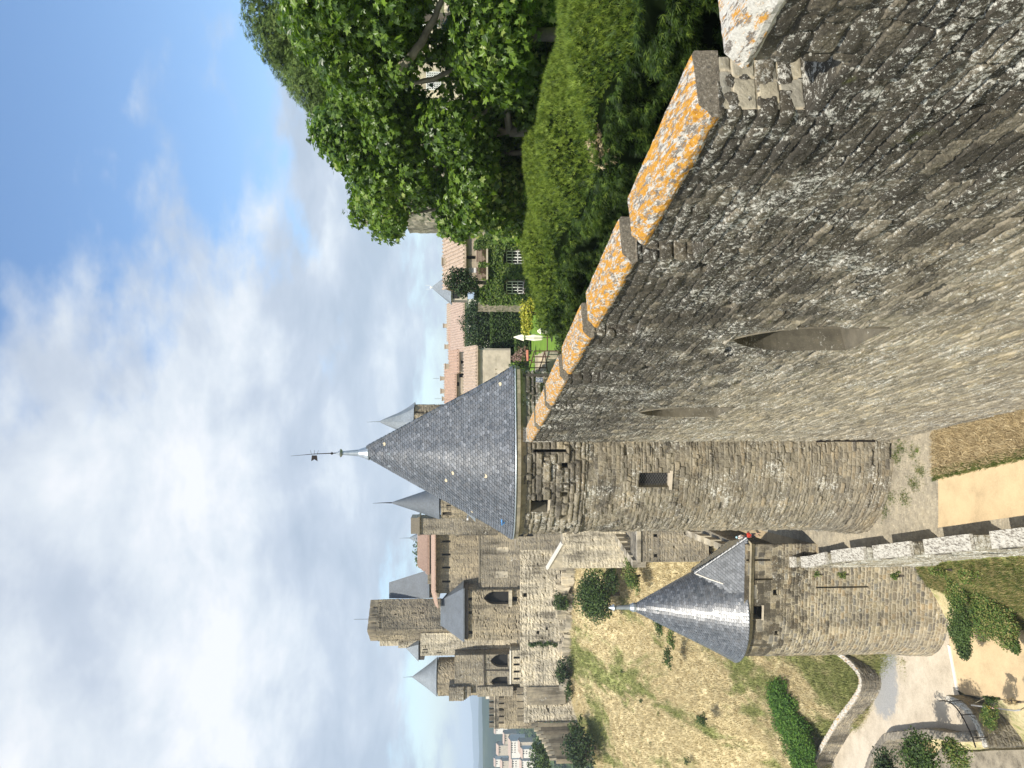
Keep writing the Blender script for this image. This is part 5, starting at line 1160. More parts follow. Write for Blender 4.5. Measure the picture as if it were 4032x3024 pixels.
# turrets and cones behind the big slate roof
ch = thing('stone_turret', 'square stone turret with lichened orange cap beside the orange tiled roof', 'turret', (*PX(2070, 112), PZ(1900, 112)))
cwall('', '', 2105, 2041, 1650, 1800, 112, 3, M['castle_grey'], parent=ch, seed=151, part='shaft', res=.12); cwall('', '', 2108, 1990, 1790, 1960, 111, 4, M['castle_grey'], parent=ch, seed=152, part='base', res=.14)
a, b = PX(2110, 111.6, 1640), PX(2036, 111.6, 1640); m = MB(1); z_ = PZ(1653, 112); m.prism([(a[0], a[1]), (b[0], b[1]), (b[0], b[1] + 3.6), (a[0], a[1] + 3.6)], z_, z_ + .25); m.prism([(a[0] + .25, a[1] + .25), (b[0] - .15, b[1] + .25), (b[0] - .15, b[1] + 3.2), (a[0] + .25, a[1] + 3.2)], z_ + .25, PZ(1618, 112)); m.build('lichened_cap', M['coping_mixed'], ch)
t1 = thing('slim_tower', 'slim round tower with a gleaming slate cone half hidden left of the big cone', 'tower', (*PX(1985, 100), PZ(1900, 100)))
c = PX(1978, 103, 1750); pl_ = [(c[0] + 2.15 * math.cos(a_), c[1] + 2.15 * math.sin(a_)) for a_ in np.linspace(-2.6, 3.68, 25)[:-1]]
pth = Path(pl_, True, soft=.06); hh = [th(1742, 1776, 2016, 2028, None, pth, 98, 104), th(1758, 1775, 1988, 1992, None, pth, 98, 104)]
poly_box('round_wall', pl_, PZ(1900, 100), PZ(1736, 101), M['castle'], t1, .12, hh, seed=153)
for h in hh: recess('window_opening', pth, h, .4, M['castle'], M['dark'], t1)
cone_roof('roof', c, 2.35, PZ(1731, 102), PZ(1538, 103), M['slate_far'], t1, 28, .08, 2.4, lead=False)
t2 = thing('slim_tower', 'slim octagonal tower with greenish slate spire right of the big cone', 'tower', (*PX(1650, 95), PZ(1800, 95)))
c = PX(1660, 98, 1650); pl_ = [(c[0] + 2.35 * math.cos(a_), c[1] + 2.35 * math.sin(a_)) for a_ in np.linspace(-2.75, 3.53, 9)[:-1]]
pth = Path(pl_, True, soft=.05); hh = [th(1635, 1668, 1620, 1627, None, pth, 94, 99)]
poly_box('wall', pl_, PZ(1900, 97), PZ(1634, 97), M['castle'], t2, .12, hh, seed=155); recess('window_opening', pth, hh[0], .6, M['castle'], M['lead'], t2)
cone_roof('roof', c, 2.6, PZ(1632, 97), PZ(1492, 98), M['slate_pale'], t2, 8, .45, 1.6)
t3 = thing('small_spire', 'tiny slate spire peeping over the dark tree beyond the tiled hall', 'spire', (*PX(2118, 140), PZ(1700, 140)))
cone_roof('roof', PX(2118, 140, 1640), 1.6, PZ(1665, 140), PZ(1610, 140), M['slate_pale'], t3, 8, .3, 1.8)

# ------------------------------------------------------------------ foliage builders
LEAF5 = [(0, 0, 0), (.18, .02, .03), (.52, .06, -.02), (.30, .30, .03), (.50, .62, -.04), (.20, .58, .02), (0, 1.0, -.05), (-.20, .58, .02), (-.50, .62, -.04), (-.30, .30, .03), (-.52, .06, -.02), (-.18, .02, .03)]
LEAF5F = [(0, i, i + 1) for i in range(1, 11)]
LEAFS = [(0, 0, 0), (.36, .35, .05), (.30, .75, .0), (0, 1.0, -.08), (-.30, .75, .0), (-.36, .35, .05)]; LEAFSF = [(0, 1, 2), (0, 2, 3), (0, 3, 4), (0, 4, 5)]
SPR = []; SPRF = []
for k, (a_, l_) in enumerate(((-1.0, .55), (-.45, .85), (0, 1.0), (.45, .8), (.95, .55), (-.7, .75), (.7, .7))):
    c_, s_ = math.cos(a_), math.sin(a_); o_ = len(SPR); b0_ = .15 * (k % 3)
    SPR += [(-.05 * c_, b0_ + .05 * s_, 0), (.05 * c_, b0_ - .05 * s_, 0), (l_ * s_, b0_ + l_ * c_ * .85, .06 * ((k % 2) * 2 - 1))]; SPRF.append((o_, o_ + 1, o_ + 2))
BLD = [(-.06, 0, 0), (.06, 0, 0), (.10, .0, 1.0), (.2, -.08, 0), (.3, .04, 0), (.42, .1, .8), (-.3, .1, 0), (-.2, -.05, 0), (-.40, .05, .9), (.0, .25, 0), (.1, .3, 0), (-.05, .5, .75)]; BLDF = [(0, 1, 2), (3, 4, 5), (6, 7, 8), (9, 10, 11)]
def ico(rng, n): v = rng.randn(n, 3); return v / np.linalg.norm(v, axis=1)[:, None]
def blob_points(rng, blobs, dens, inner=.35):
    Pp, N_ = [], []
    for (c, r) in blobs:
        r = np.array(r if hasattr(r, '__len__') else (r, r, r), float); n = int(dens * (r.prod() ** (2 / 3)) * 12.57)
        d = ico(rng, n); rr = np.where(rng.rand(n) < inner, rng.uniform(.45, .9, n), rng.uniform(.86, 1.12, n))
        rr = rr * (1 + .25 * (vn(d[:, 0] * 3 + c[0], d[:, 2] * 3 + c[2], 3) - .5) * 2)
        Pp.append(np.array(c) + d * r * rr[:, None]); N_.append(d / r * r.mean())
    return np.vstack(Pp), np.vstack(N_)
def foliage(name, blobs, dens, size, mat, parent=None, seed=1, T=LEAFS, TF=LEAFSF, up=.35, jit=.6, inner=.35, cut=None, base=None):
    rng = np.random.RandomState(seed); Pp, N_ = blob_points(rng, blobs, dens, inner)
    if cut is not None: k = cut(Pp); Pp, N_ = Pp[k], N_[k]
    n = len(Pp); N_ = N_ / np.linalg.norm(N_, axis=1)[:, None] + np.array([0, -.15, up])
    s = rng.uniform(.55, 1.25, n) * size
    return scatter(name, T, TF, Pp, rots(rng, n, N_, jit), s, mat, parent, np.clip(rng.rand(n) * .8 + .35 * (vn(Pp[:, 0] * .9, Pp[:, 2] * .9, 7) - .35), 0, 1), base)
def bush(label, X, Y, D, rpx, asp=1.0, mat='bush_leaf', seed=1, size=.16, dens=34, cat='bush', group=None, name='bush', n=6, ground=None, squash=.8, core=True):
    """rounded shrub: rpx is its radius in photograph pixels at distance D"""
    r = rpx / FPX * D; c = P(X, Y, D); rng = np.random.RandomState(seed)
    o = thing(name, label, cat, (c.x, c.y, c.z - r * squash), group=group)
    bl = [((c.x, c.y, c.z - r * .1), (r * .58 * asp, r * .6, r * .6 * squash))]
    for k in range(n + 3):
        d = ico(rng, 1)[0]; d[1] *= .8; q = rng.uniform(.22, .5); f_ = rng.uniform(.5, .85); bl.append(((c.x + d[0] * r * f_ * asp, c.y + d[1] * r * f_, c.z + d[2] * r * f_ * .75 * squash - r * .08), (r * q * asp, r * q, r * q * .8)))
    for k in range(4):
        a_ = rng.uniform(0, 6.28); q = rng.uniform(.15, .3); bl.append(((c.x + math.cos(a_) * r * .85 * asp, c.y + math.sin(a_) * r * .7, c.z - r * squash * .7), (r * q * 1.5, r * q, r * q * .6)))
    foliage('foliage', bl, dens / (size / .16) ** 2 / max(1, 1), size, M[mat], o, seed)
    m = MB(seed)
    for k in range(3): m.tube([(c.x + rng.uniform(-.1, .1) * r, c.y, c.z - r * squash - .2), (c.x + rng.uniform(-.3, .3) * r, c.y, c.z)], [.05 + r * .02, .03], 5)
    m.build('stem', M['bark_dark'], o); return o

# ------------------------------------------------------------------ garden behind the great wall
GZ = -5.2
M['lawn'] = sand_mat('lawn', (.14, .24, .03), .25, 1.0)
struct('garden_lawn', [(wall_x(2) + .8, 2, GZ), (70, 2, GZ), (90, 150, GZ), (0, 150, GZ), (wall_x(43) + 4.5, 52.5, GZ), (wall_x(43) + 4.6, 44, GZ), (wall_x(43) + .82, 43.3, GZ), (wall_x(20) + .82, 20, GZ)], [list(range(8))], M['lawn'])
struct('garden_bank', [(wall_x(43) + 4.2, 53, -40), (-.5, 53, GZ), (0, 150, GZ), (0, 150, -40)], [(0, 1, 2, 3)], M['castle_grey'])
rng = np.random.RandomState(5)
# long clipped cypress hedge
hg = thing('cypress_hedge', 'long clipped cypress hedge with sunlit bright green top running behind the wall', 'hedge', (*wpt(18, 3.5), GZ))
def hfront(y): return 2.15 + .25 * math.sin(y * .7) + .15 * math.sin(y * 2.1)
def hback(y): return np.interp(y, [4, 12, 20, 30], [5.2, 5.2, 5.8, 6.8])
def htop(y, f): return -1.72 - .10 * np.sin(y * .55) - .12 * np.sin(y * 1.7 + 1) - .62 * (1 - sstep(f, 0, .55)) + .12 * np.sin(f * 6 + y)
y0h, y1h = 5.0, 27.5
V = []; yv_ = np.linspace(y0h, y1h, 60); fv = np.linspace(0, 1, 9)
for yq in yv_:
    tf, tb = hfront(yq) + .18, float(hback(yq)) - .15
    prof = [(tf, GZ)] + [(tf + (tb - tf) * f, float(htop(yq, f)) - .16) for f in fv] + [(tb, GZ)]
    for t_, z_ in prof: x_, y_ = wpt(yq, t_); V.append((x_, y_, z_))
m_ = len(fv) + 2; F = [(i * m_ + k, i * m_ + k + 1, (i + 1) * m_ + k + 1, (i + 1) * m_ + k) for i in range(59) for k in range(m_ - 1)] + [list(range(m_))[::-1], [59 * m_ + k for k in range(m_)]]
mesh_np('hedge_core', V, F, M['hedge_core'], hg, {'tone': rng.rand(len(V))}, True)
def wvec(t, l, z): return np.stack([t * .9796 + l * -.2008, t * .2008 + l * .9796, z], -1)
# top sprays
n = 60000; u = rng.rand(n); yq = y0h + (y1h - y0h) * u ** 1.35; f = rng.rand(n) ** .8
tf = 2.15 + .25 * np.sin(yq * .7) + .15 * np.sin(yq * 2.1); tb = hback(yq); tt = tf + (tb - tf) * f
zz = htop(yq, f) - .05 + rng.rand(n) * .10; Xp = X0 - KX * yq + tt * .9796; Yp = yq + tt * .2008
ax = wvec(rng.randn(n) * .5 - .35 * (1 - f), rng.randn(n) * .5, .75 + 0 * f); ax /= np.linalg.norm(ax, axis=1)[:, None]
def rots_y(rng, ax):   # rotation whose y axis follows ax with random roll
    a = rng.randn(*ax.shape); z_ = np.cross(a, ax); z_ /= np.linalg.norm(z_, axis=1)[:, None]; x_ = np.cross(ax, z_); return np.stack([x_, ax, z_], -1)
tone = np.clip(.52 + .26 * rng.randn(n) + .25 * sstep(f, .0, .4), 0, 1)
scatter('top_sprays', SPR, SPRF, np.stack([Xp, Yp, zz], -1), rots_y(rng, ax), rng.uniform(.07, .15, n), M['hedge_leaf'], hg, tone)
# front face sprays, hanging, in clumps with dark hollows between
n = 110000; yq = y0h + (y1h - y0h) * rng.rand(n) ** 1.35; h = rng.rand(n) ** .9; 
zz = -2.35 - .10 * np.sin(yq * .55) - .12 * np.sin(yq * 1.7 + 1) - h * 2.6; cl = vn(yq * 1.6, zz * 1.9, 2) * .6 + vn(yq * 4.5, zz * 4.5, 5) * .4
tt = 2.15 + .25 * np.sin(yq * .7) + .15 * np.sin(yq * 2.1) - (cl - .45) * 1.1 + rng.rand(n) * .10 + .12 * h; k = (cl > .42)
ax = wvec(-.75 + rng.randn(n) * .4, rng.randn(n) * .45, -.15 - .25 * rng.rand(n)); ax /= np.linalg.norm(ax, axis=1)[:, None]
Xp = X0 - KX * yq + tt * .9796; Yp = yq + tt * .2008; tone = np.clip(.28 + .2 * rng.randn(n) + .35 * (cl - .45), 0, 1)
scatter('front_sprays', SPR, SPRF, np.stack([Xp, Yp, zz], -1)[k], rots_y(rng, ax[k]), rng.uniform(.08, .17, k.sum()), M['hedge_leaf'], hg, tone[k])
bp = [((*wpt(14.5, 2.3), -2.55), .35), ((*wpt(9.8, 4.0), -1.9), .22)]
foliage('dead_patch', [(b_[0], b_[1]) for b_ in bp], 220, .12, M['straw'], hg, 8, SPR, SPRF)
# low end of the hedge and yellow-green shrubs at its tip
bush('yellow green shrub at the far tip of the long cypress hedge', 2075, 1235, 36, 48, 1.5, 'yellow_leaf', 21, .10, 60, n=9)
bush('rough green shrub between hedge tip and the white parasols', 2150, 1240, 32, 62, 1.3, 'hedge_leaf', 22, .10, 70, n=9)
bush('dark leafy shrub low against the orange coping beside the lawn', 2205, 1310, 33, 42, 1.6, 'bush_leaf', 23, .09, 60, n=8)

# plane trees: crowns as clumps of lobed leaves
crown = [(1010, -260), (1130, 120), (1260, 330), (1210, 450), (1200, 545), (1250, 600), (1345, 690), (1355, 800), (1375, 890), (1480, 945), (1545, 965), (1580, 925), (1610, 880), (1700, 870), (1740, 930), (1850, 965), (1960, 955), (2080, 930), (2150, 700), (2200, 400), (2290, -20), (2330, -260)]
gaps = [(1710, 70, 30, 45), (1705, 310, 40, 60), (1625, 915, 42, 36), (1740, 660, 14, 25)]
rr = random.Random(17); blobs = [[], [], []]
def tree_of(Y): return 0 if Y < 330 else (1 if Y < 660 else 2)
tries = 0
while sum(map(len, blobs)) < 300 and tries < 12000:
    tries += 1; X, Y = rr.uniform(1000, 2330), rr.uniform(-250, 970)
    if not inpoly(X, Y, crown) : continue
    D = 17.5 + max(0, Y) / 950 * 9.5 + rr.uniform(-1.2, 5.0); rm = rr.uniform(.5, 1.05); rp_ = rm / D * FPX
    if any(not inpoly(X + rp_ * .8 * math.cos(a_), Y + rp_ * .8 * math.sin(a_), crown) for a_ in np.arange(0, 6.28, .7)): 
        rm *= .55; rp_ *= .55
        if any(not inpoly(X + rp_ * .8 * math.cos(a_), Y + rp_ * .8 * math.sin(a_), crown) for a_ in np.arange(0, 6.28, .7)): continue
    if any(((X - g[0]) / (g[2] + rp_ * .75)) ** 2 + ((Y - g[1]) / (g[3] + rp_ * .75)) ** 2 < 1 for g in gaps): continue
    if X > 2000 and D < 21 and Y < 500: D += 2
    blobs[tree_of(Y)].append((tuple(P(X, Y, D)), (rm * 1.1, rm, rm * .8)))
for k in range(70):
    X, Y = rr.uniform(1930, 2240), rr.uniform(-100, 900)
    if inpoly(X, Y, crown): D = 19.5 + max(0, Y) / 950 * 9 + rr.uniform(0, 3); blobs[tree_of(Y)].append((tuple(P(X, Y, D)), (.85, .8, .6)))
tl = ['plane tree at the right-hand picture edge with a bent pale limb', 'middle plane tree with dense lobed leaves rising highest over the hotel', 'plane tree nearest the slate tower, its crown ending against the sky']
tb_ = [P(2100, 140, 20), P(2100, 520, 23.5), P(2080, 800, 27)]
limbs = [[[(1565, 285, 18.6), (1640, 190, 18.2), (1700, 90, 18), (1745, -20, 17.9)], [(1740, 300, 20), (1600, 330, 20), (1450, 300, 20)], [(1830, 215, 20), (1700, 230, 20.5), (1500, 150, 20.5)]],
         [[(1990, 290, 22), (1880, 300, 22), (1800, 305, 22), (1640, 325, 22)], [(1990, 375, 21.8), (1910, 440, 22), (1850, 470, 22)], [(1860, 560, 24), (1700, 540, 24), (1480, 520, 24)], [(1760, 460, 24), (1500, 580, 24), (1350, 520, 24)]],
         [[(2120, 598, 25), (1980, 608, 25), (1860, 620, 25)], [(2160, 650, 25), (2060, 690, 25.5), (1920, 740, 26)], [(1745, 640, 26), (1660, 720, 26), (1560, 790, 26)], [(1730, 650, 26), (1700, 690, 26.2), (1640, 700, 26.2)], [(1900, 780, 27), (1700, 830, 27), (1500, 850, 27)]]]
for i in range(3):
    b = tb_[i]; t_ = thing('plane_tree', tl[i], 'tree', (b.x, b.y, GZ), group='plane trees behind the hedge')
    m = MB(i); top = Vector((b.x, b.y, GZ + 4.2)); m.tube([(b.x, b.y, GZ - .1), (b.x + .1, b.y, GZ + 2), top], [.26, .20, .16], 10); m.build('trunk', M['bark'], t_, smooth=True)
    for l_ in limbs[i]:
        pts_ = [P(*q) for q in l_]; r0 = .10 if l_ is limbs[i][0] else .06
        # curve through points
        cv_ = []
        pts2 = [top] + pts_ if i != 0 or l_ is not limbs[0][0] else pts_
        for q in range(len(pts2) - 1):
            for s_ in range(4): cv_.append(pts2[q].lerp(pts2[q + 1], s_ / 4) + Vector((rr.uniform(-.03, .03), 0, rr.uniform(-.03, .03))))
        cv_.append(pts2[-1]); m = MB(i); m.tube(cv_, list(np.linspace(r0 * 1.25, r0 * .6, len(cv_))), 8); m.build('limb', M['bark'], t_, smooth=True)
    for q, (c, r) in enumerate(blobs[i]):
        if q % 6 == 0:
            m = MB(i + 9); c = Vector(c); s_ = top.lerp(c, .45) + Vector((0, 0, .3)); m.tube([s_, s_.lerp(c, .5) + Vector((rr.uniform(-.2, .2), 0, rr.uniform(-.1, .2))), c], [.06, .045, .02], 5)
    m.build('branches', M['bark'], t_)
    foliage('crown', blobs[i], 66, .19, M['plane_leaf'], t_, 30 + i, LEAF5, LEAF5F, up=.5, jit=.55, inner=.35)
# umbrella pine behind
pc = P(1110, 60, 36); pn = thing('pine_tree', 'feathery pine crown rising against the blue sky behind the plane trees', 'tree', (pc.x, pc.y, GZ))
rr = random.Random(3); pb_ = []
edge = [(960, -120), (985, 60), (1045, 160), (1075, 190), (1110, 260), (1160, 320), (1215, 375), (1255, 380), (1150, 180), (1100, 60), (1180, -60), (1230, 200), (1230, 300), (1080, 100)]
for X, Y in edge: pb_.append((tuple(P(X + 30, Y, 36 + rr.uniform(-2, 2))), (1.15, 1.0, .75)))
foliage('crown', pb_, 120, .26, M['pine_leaf'], pn, 44, SPR, SPRF, up=.9, jit=.5); MB(1).tube([(pc.x, pc.y, GZ), (pc.x, pc.y, pc.z)], [.35, .2], 8).build('trunk', M['bark_dark'], pn)

# hotel behind the trees
ht, plan, z0, z1 = cwall('hotel_building', 'pale stone hotel with lattice windows glimpsed between the plane tree branches', 800, -260, 1560, 2120, 44, 9, M['castle_pale'], 'building', seed=161, res=.25,
     wins=[(1655, 1725, 30, 62), (1655, 1725, 78, 105), (1680, 1735, 285, 312), (1680, 1735, 325, 352), (1680, 1735, 560, 590), (1900, 1960, 560, 600), (1900, 1960, 90, 120)], dep=.25)
for (xa_, xb_, ya_, yb_) in ((1655, 1725, 30, 105), (1680, 1735, 285, 352)):
    wf = MB(1); a, b = P(xa_, yb_, 43.9), P(xb_, ya_, 43.9)
    for k in range(9): f_ = k / 8; wf.box((a.x + (b.x - a.x) * f_, 43.9, (a.z + b.z) / 2), (.05, .05, abs(a.z - b.z)))
    for k in range(7): f_ = k / 6; wf.box(((a.x + b.x) / 2, 43.9, a.z + (b.z - a.z) * f_), (abs(a.x - b.x), .05, .05))
    wf.build('lattice_window', M['white'], ht)
m = MB(1); a, b = P(1560, 810, 43.4), P(1560, -270, 43.4); m.add([tuple(a), tuple(b), (b.x, 49, b.z + 2.6), (a.x, 49, a.z + 2.6)], [(0, 1, 2, 3)]); m.build('roof', M['tile_pale'], ht)

# ivy-clad building
def house(name, label, Yl, Yr, Xe, Xb, D, dep, Xr, wall, roof, wins=(), seed=1, cat='house', group=None, over=.35, res=.3):
    o, plan, z0, z1 = cwall(name, label, Yl, Yr, Xe, Xb, D, dep, M[wall], cat, wins, seed, res, dep=.25, group=group, mk=dict(relief=.01, pillow=.005, rough=.03) if 'render' in wall else None)
    a, b = plan[0], plan[1]; zr = PZ(Xr, D + dep / 2); sl = (zr - z1) / (dep / 2) ; zo = z1 - sl * over
    m = MB(seed); y0_, y1_ = D - over, D + dep + over; ym = D + dep / 2; xl, xr = a[0] - .25, b[0] + .25
    m.add([(xl, y0_, zo), (xr, y0_, zo), (xr, ym, zr), (xl, ym, zr), (xr, y1_, zo), (xl, y1_, zo)] + [(xl, y0_, zo - .15), (xr, y0_, zo - .15), (xr, ym, zr - .15), (xl, ym, zr - .15), (xr, y1_, zo - .15), (xl, y1_, zo - .15)],
          [(0, 1, 2, 3), (3, 2, 4, 5), (6, 9, 8, 7), (9, 11, 10, 8), (0, 6, 7, 1), (1, 7, 8, 2), (2, 8, 10, 4), (3, 9, 6, 0), (5, 11, 9, 3), (4, 10, 11, 5)])
    rf = m.build('roof', M[roof], o); mt = MB(seed + 1); nt = max(4, int((xr - xl) / .32))
    if D < 150:
        for k in range(nt + 1): x_ = xl + (xr - xl) * k / nt; mt.tube([(x_, y0_, zo + .03), (x_, ym, zr + .03)], .09, 5)
        mt.build('tile_rows', M[roof], rf)
    mg = MB(seed); 
    for xg in (a[0] + .01, b[0] - .01): mg.add([(xg, D, z1), (xg, D + dep, z1), (xg, ym, zr - .1)], [(0, 1, 2)])
    mg.build('gable', M[wall], o); return o, plan
def chimney(par, X, Y, D, w=.5, h=.9, mat='render_tan'):
    q = P(X, Y, D); m = MB(2); m.box((q.x, q.y, q.z - h / 2), (w, w, h)); m.box((q.x, q.y, q.z + .03), (w + .12, w + .12, .08)); m.build('chimney', M[mat], par)
iv, plan = house('hotel_wing', 'ivy-covered house with iron balconies and arched white windows left of the plane trees', 1100, 860, 1822, 2110, 62, 9, 1745, 'render_tan', 'tile_pale',
    [(1828, 1870, 1007, 1020), (1842, 1875, 1054, 1074), (1984, 2062, 984, 1042, 'round'), (1984, 2062, 900, 950, 'round')], 171, 'building', res=.2)
cwall('', '', 1190, 1101, 1882, 2110, 62, 8, M['render_tan'], parent=iv, seed=172, part='side_wing', wins=[(1984, 2062, 1104, 1160, 'round')], res=.15, dep=.25)
for (xa_, xb_, ya_, yb_) in ((1995, 2060, 990, 1037), (1995, 2060, 1109, 1155), (1845, 1874, 1056, 1072)):
    a, b = P(xa_, yb_, 62.1), P(xb_, ya_, 62.1); wf = MB(1)
    for k in range(5): f_ = k / 4; wf.box((a.x + (b.x - a.x) * f_, 62.1, (a.z + b.z) / 2), (.09 if k in (0, 2, 4) else .05, .06, abs(a.z - b.z)))
    for k in range(4): f_ = k / 3; wf.box(((a.x + b.x) / 2, 62.1, a.z + (b.z - a.z) * f_), (abs(a.x - b.x), .06, .06))
    wf.build('window_frame', M['white'], iv)
for (ya_, yb_) in ((985, 1030), (1056, 1096)):
    a, b = P(1918, yb_, 61.2), P(1918, ya_, 61.2); bl_ = MB(1); bl_.box(((a.x + b.x) / 2, 61.55, a.z), (abs(a.x - b.x) + .2, .9, .14)); bo = bl_.build('balcony', M['render'], iv)
    m = MB(1); zt_ = P(1878, yb_, 61.2).z; nn = 12
    for k in range(nn + 1): x_ = a.x + (b.x - a.x) * k / nn; m.tube([(x_, 61.2, a.z), (x_, 61.2, zt_)], .022, 4)
    m.tube([(a.x, 61.2, zt_), (b.x, 61.2, zt_)], .03, 5); m.tube([(a.x, 61.2, (a.z + zt_) / 2), (b.x, 61.2, (a.z + zt_) / 2)], .02, 5); m.build('iron_railing', M['rust'], bo)
rng = np.random.RandomState(9); n = 24000
Xs = rng.uniform(1870, 2105, n); Ys = rng.uniform(860, 1200, n); lo_ = 1885 + 60 * (vn(Ys / 40, Ys * 0, 2) - .5) + np.where((Ys > 985) & (Ys < 1035) | (Ys > 1075) & (Ys < 1098), 38, 0)
k = Xs > lo_
for (xa_, xb_, ya_, yb_) in ((1976, 2070, 980, 1046), (1976, 2070, 1098, 1166), (1976, 2070, 896, 954)): k &= ~((Xs > xa_ + 10 * np.abs((Ys - (ya_ + yb_) / 2) / 30) ** 2) & (Xs < xb_) & (Ys > ya_) & (Ys < yb_))
Xs, Ys = Xs[k], Ys[k]; aa = np.array([tuple(P(x_, y_, 61.8)) for x_, y_ in zip(Xs, Ys)]); aa[:, 1] -= rng.rand(len(aa)) * .25 + .3 * vn(aa[:, 0] * 1.2, aa[:, 2] * 1.2, 4)
ivy = thing('ivy', 'yellow-green ivy clinging to the house wall around the arched windows', 'ivy', (float(aa[:, 0].mean()), 61.6, GZ))
scatter('ivy_leaves', LEAFS, LEAFSF, aa, rots(rng, len(aa), np.tile([0, -1, .4], (len(aa), 1)), .45), rng.uniform(.12, .24, len(aa)), M['ivy_leaf'], ivy, rng.rand(len(aa)))
chimney(iv, 1742, 1030, 66, .6, 1.6)
# slate turret with aerials
tr = thing('slate_turret', 'small square turret with slate pyramid roof and two aerials above the garden', 'turret', (*PX(1135, 86), PZ(1830, 86)))
a, b = PX(1190, 86, 1780), PX(1072, 86, 1780); zb_ = PZ(1776, 86); ap = P(1697, 1132, 88)
m = MB(1); m.add([(a[0], 86, zb_), (b[0], 86, zb_), (b[0], 89.5, zb_), (a[0], 89.5, zb_), tuple(ap)], [(0, 1, 4), (1, 2, 4), (2, 3, 4), (3, 0, 4), (3, 2, 1, 0)]); m.build('roof', M['slate_pale'], tr)
m = MB(1); m.prism([(a[0] + .3, 86.3), (b[0] - .3, 86.3), (b[0] - .3, 89), (a[0] + .3, 89)], PZ(1840, 86), zb_ - .01); m.build('wall', M['render'], tr)
m = MB(1); m.box(((a[0] + .9), 86.28, zb_ - .55), (.9, .06, .75)); m.build('opening', M['dark'], tr)
m = MB(1); m.tube([(ap.x - .1, 88, ap.z - .05), (ap.x + .1, 88, ap.z - .05)], .18, 6); m.tube([(ap.x - .2, 88, ap.z), (ap.x - .2, 88, ap.z + .6)], .02, 4); m.tube([(ap.x + .25, 88, ap.z), (ap.x + .25, 88, ap.z + .65)], .02, 4); m.build('aerials', M['white'], tr)
bush('dark ragged conifer in front of the slate turret', 1815, 1115, 58, 74, .9, 'dark_leaf', 31, .17, 60, cat='tree', name='conifer_tree', n=12, squash=1.2)
# roofs of the town inside the walls
hw = [('tile_roof_house', 'long low house with ragged terracotta roof beside the slate turret', 1402, 1178, 1822, 1950, 95, 10, 1775, 'white_render', 'tile_red', [], 'house'),
      ('tile_roof_house', 'farther ridge of pale tiles above the long terracotta roof', 1330, 1195, 1780, 1830, 112, 8, 1760, 'render', 'tile_pale', [], 'house'),
      ('tile_roof_house', 'house with ribbed brown roof and dark skylight right of the gable wall', 1400, 1290, 1790, 1850, 104, 8, 1766, 'render_tan', 'tile', [], 'house'),
      ('tile_roof_house', 'grey rendered house with sloping tile verge next to the big cone roof', 1560, 1372, 1872, 2010, 74, 8, 1826, 'render', 'tile_pale', [(1950, 1955, 1452, 1457), (1950, 1955, 1470, 1475)], 'house'),
      ('tile_roof_house', 'tan two-storey house with small square window behind the cone roof edge', 1600, 1440, 1790, 1900, 92, 8, 1750, 'render_tan', 'tile', [(1790, 1808, 1505, 1520), (1808, 1826, 1470, 1486)], 'house'),
      ('tile_roof_house', 'narrow pale house with cream gable between grey wall and terracotta roof', 1460, 1385, 1800, 1900, 84, 7, 1768, 'render', 'tile', [(1815, 1830, 1420, 1432)], 'house')]
for i, q in enumerate(hw):
    o, plan = house(q[0], q[1], *q[2:9], q[9], q[10], q[11], 180 + i, group='tiled houses of the old town')
    if i in (1, 2, 4, 5): chimney(o, q[8] - 14, (q[2] + q[3]) / 2 + 20, q[6] + q[7] / 2, .6, 1.1)
    if i == 4:
        for Yq, Xq in ((1570, 1742), (1490, 1735)): chimney(o, Xq, Yq, 96, .5, 1.0); c = P(Xq - 6, Yq, 96); MB(1).tube([c, c + Vector((0, 0, .8))], .02, 4).build('aerial', M['iron'], o)
# garden planting and furniture
bush('round clipped dark evergreen tree behind the square hedge', 1880, 1270, 84, 125, 1.0, 'dark_leaf', 41, .20, 62, cat='tree', name='round_tree', n=14, squash=.62)
def clipped(name, label, X0_, X1_, Y0_, Y1_, D, dep, mat, seed, dens=95, size=.16, cat='hedge', group=None):
    a, b = P(X1_, Y1_, D), P(X0_, Y0_, D); o = thing(name, label, cat, ((a.x + b.x) / 2, D + dep / 2, a.z), group=group); rng = np.random.RandomState(seed)
    m = MB(seed); m.box(((a.x + b.x) / 2, D + dep / 2, (a.z + b.z) / 2), (abs(b.x - a.x) - .2, dep - .2, abs(b.z - a.z) - .1)); m.build('core', M['hedge_core'], o)
    w_, h_ = abs(b.x - a.x), abs(b.z - a.z); Pp = []; N_ = []
    for (nrm, ar, f_) in (((0, -1, 0), w_ * h_, lambda u, v: (a.x + w_ * u, D + 0 * u, a.z + h_ * v)), ((0, 0, 1), w_ * dep, lambda u, v: (a.x + w_ * u, D + dep * v, b.z + 0 * u)),
                          ((-1, 0, 0), dep * h_, lambda u, v: (a.x + 0 * u, D + dep * u, a.z + h_ * v)), ((1, 0, 0), dep * h_, lambda u, v: (a.x + w_ + 0 * u, D + dep * u, a.z + h_ * v))):
        n_ = int(ar * dens); u, v = rng.rand(n_), rng.rand(n_); q = np.stack(np.broadcast_arrays(*f_(u, v)), -1).astype(float); q += rng.randn(n_, 3) * .06; Pp.append(q); N_.append(np.tile(nrm, (n_, 1)))
    Pp = np.vstack(Pp); N_ = np.vstack(N_).astype(float); n_ = len(Pp)
    scatter('leaves', LEAFS, LEAFSF, Pp, rots(rng, n_, N_ + np.array([0, 0, .3]), .6), rng.uniform(.7, 1.3, n_) * size, M[mat], o, np.clip(rng.rand(n_) * .7 + .4 * (N_[:, 2] > .5), 0, 1)); return o
clipped('clipped_hedge', 'tall square-cut dark hedge with bright top below the round tree', 1937, 2090, 1178, 1420, 78, 5, 'bush_leaf', 51)
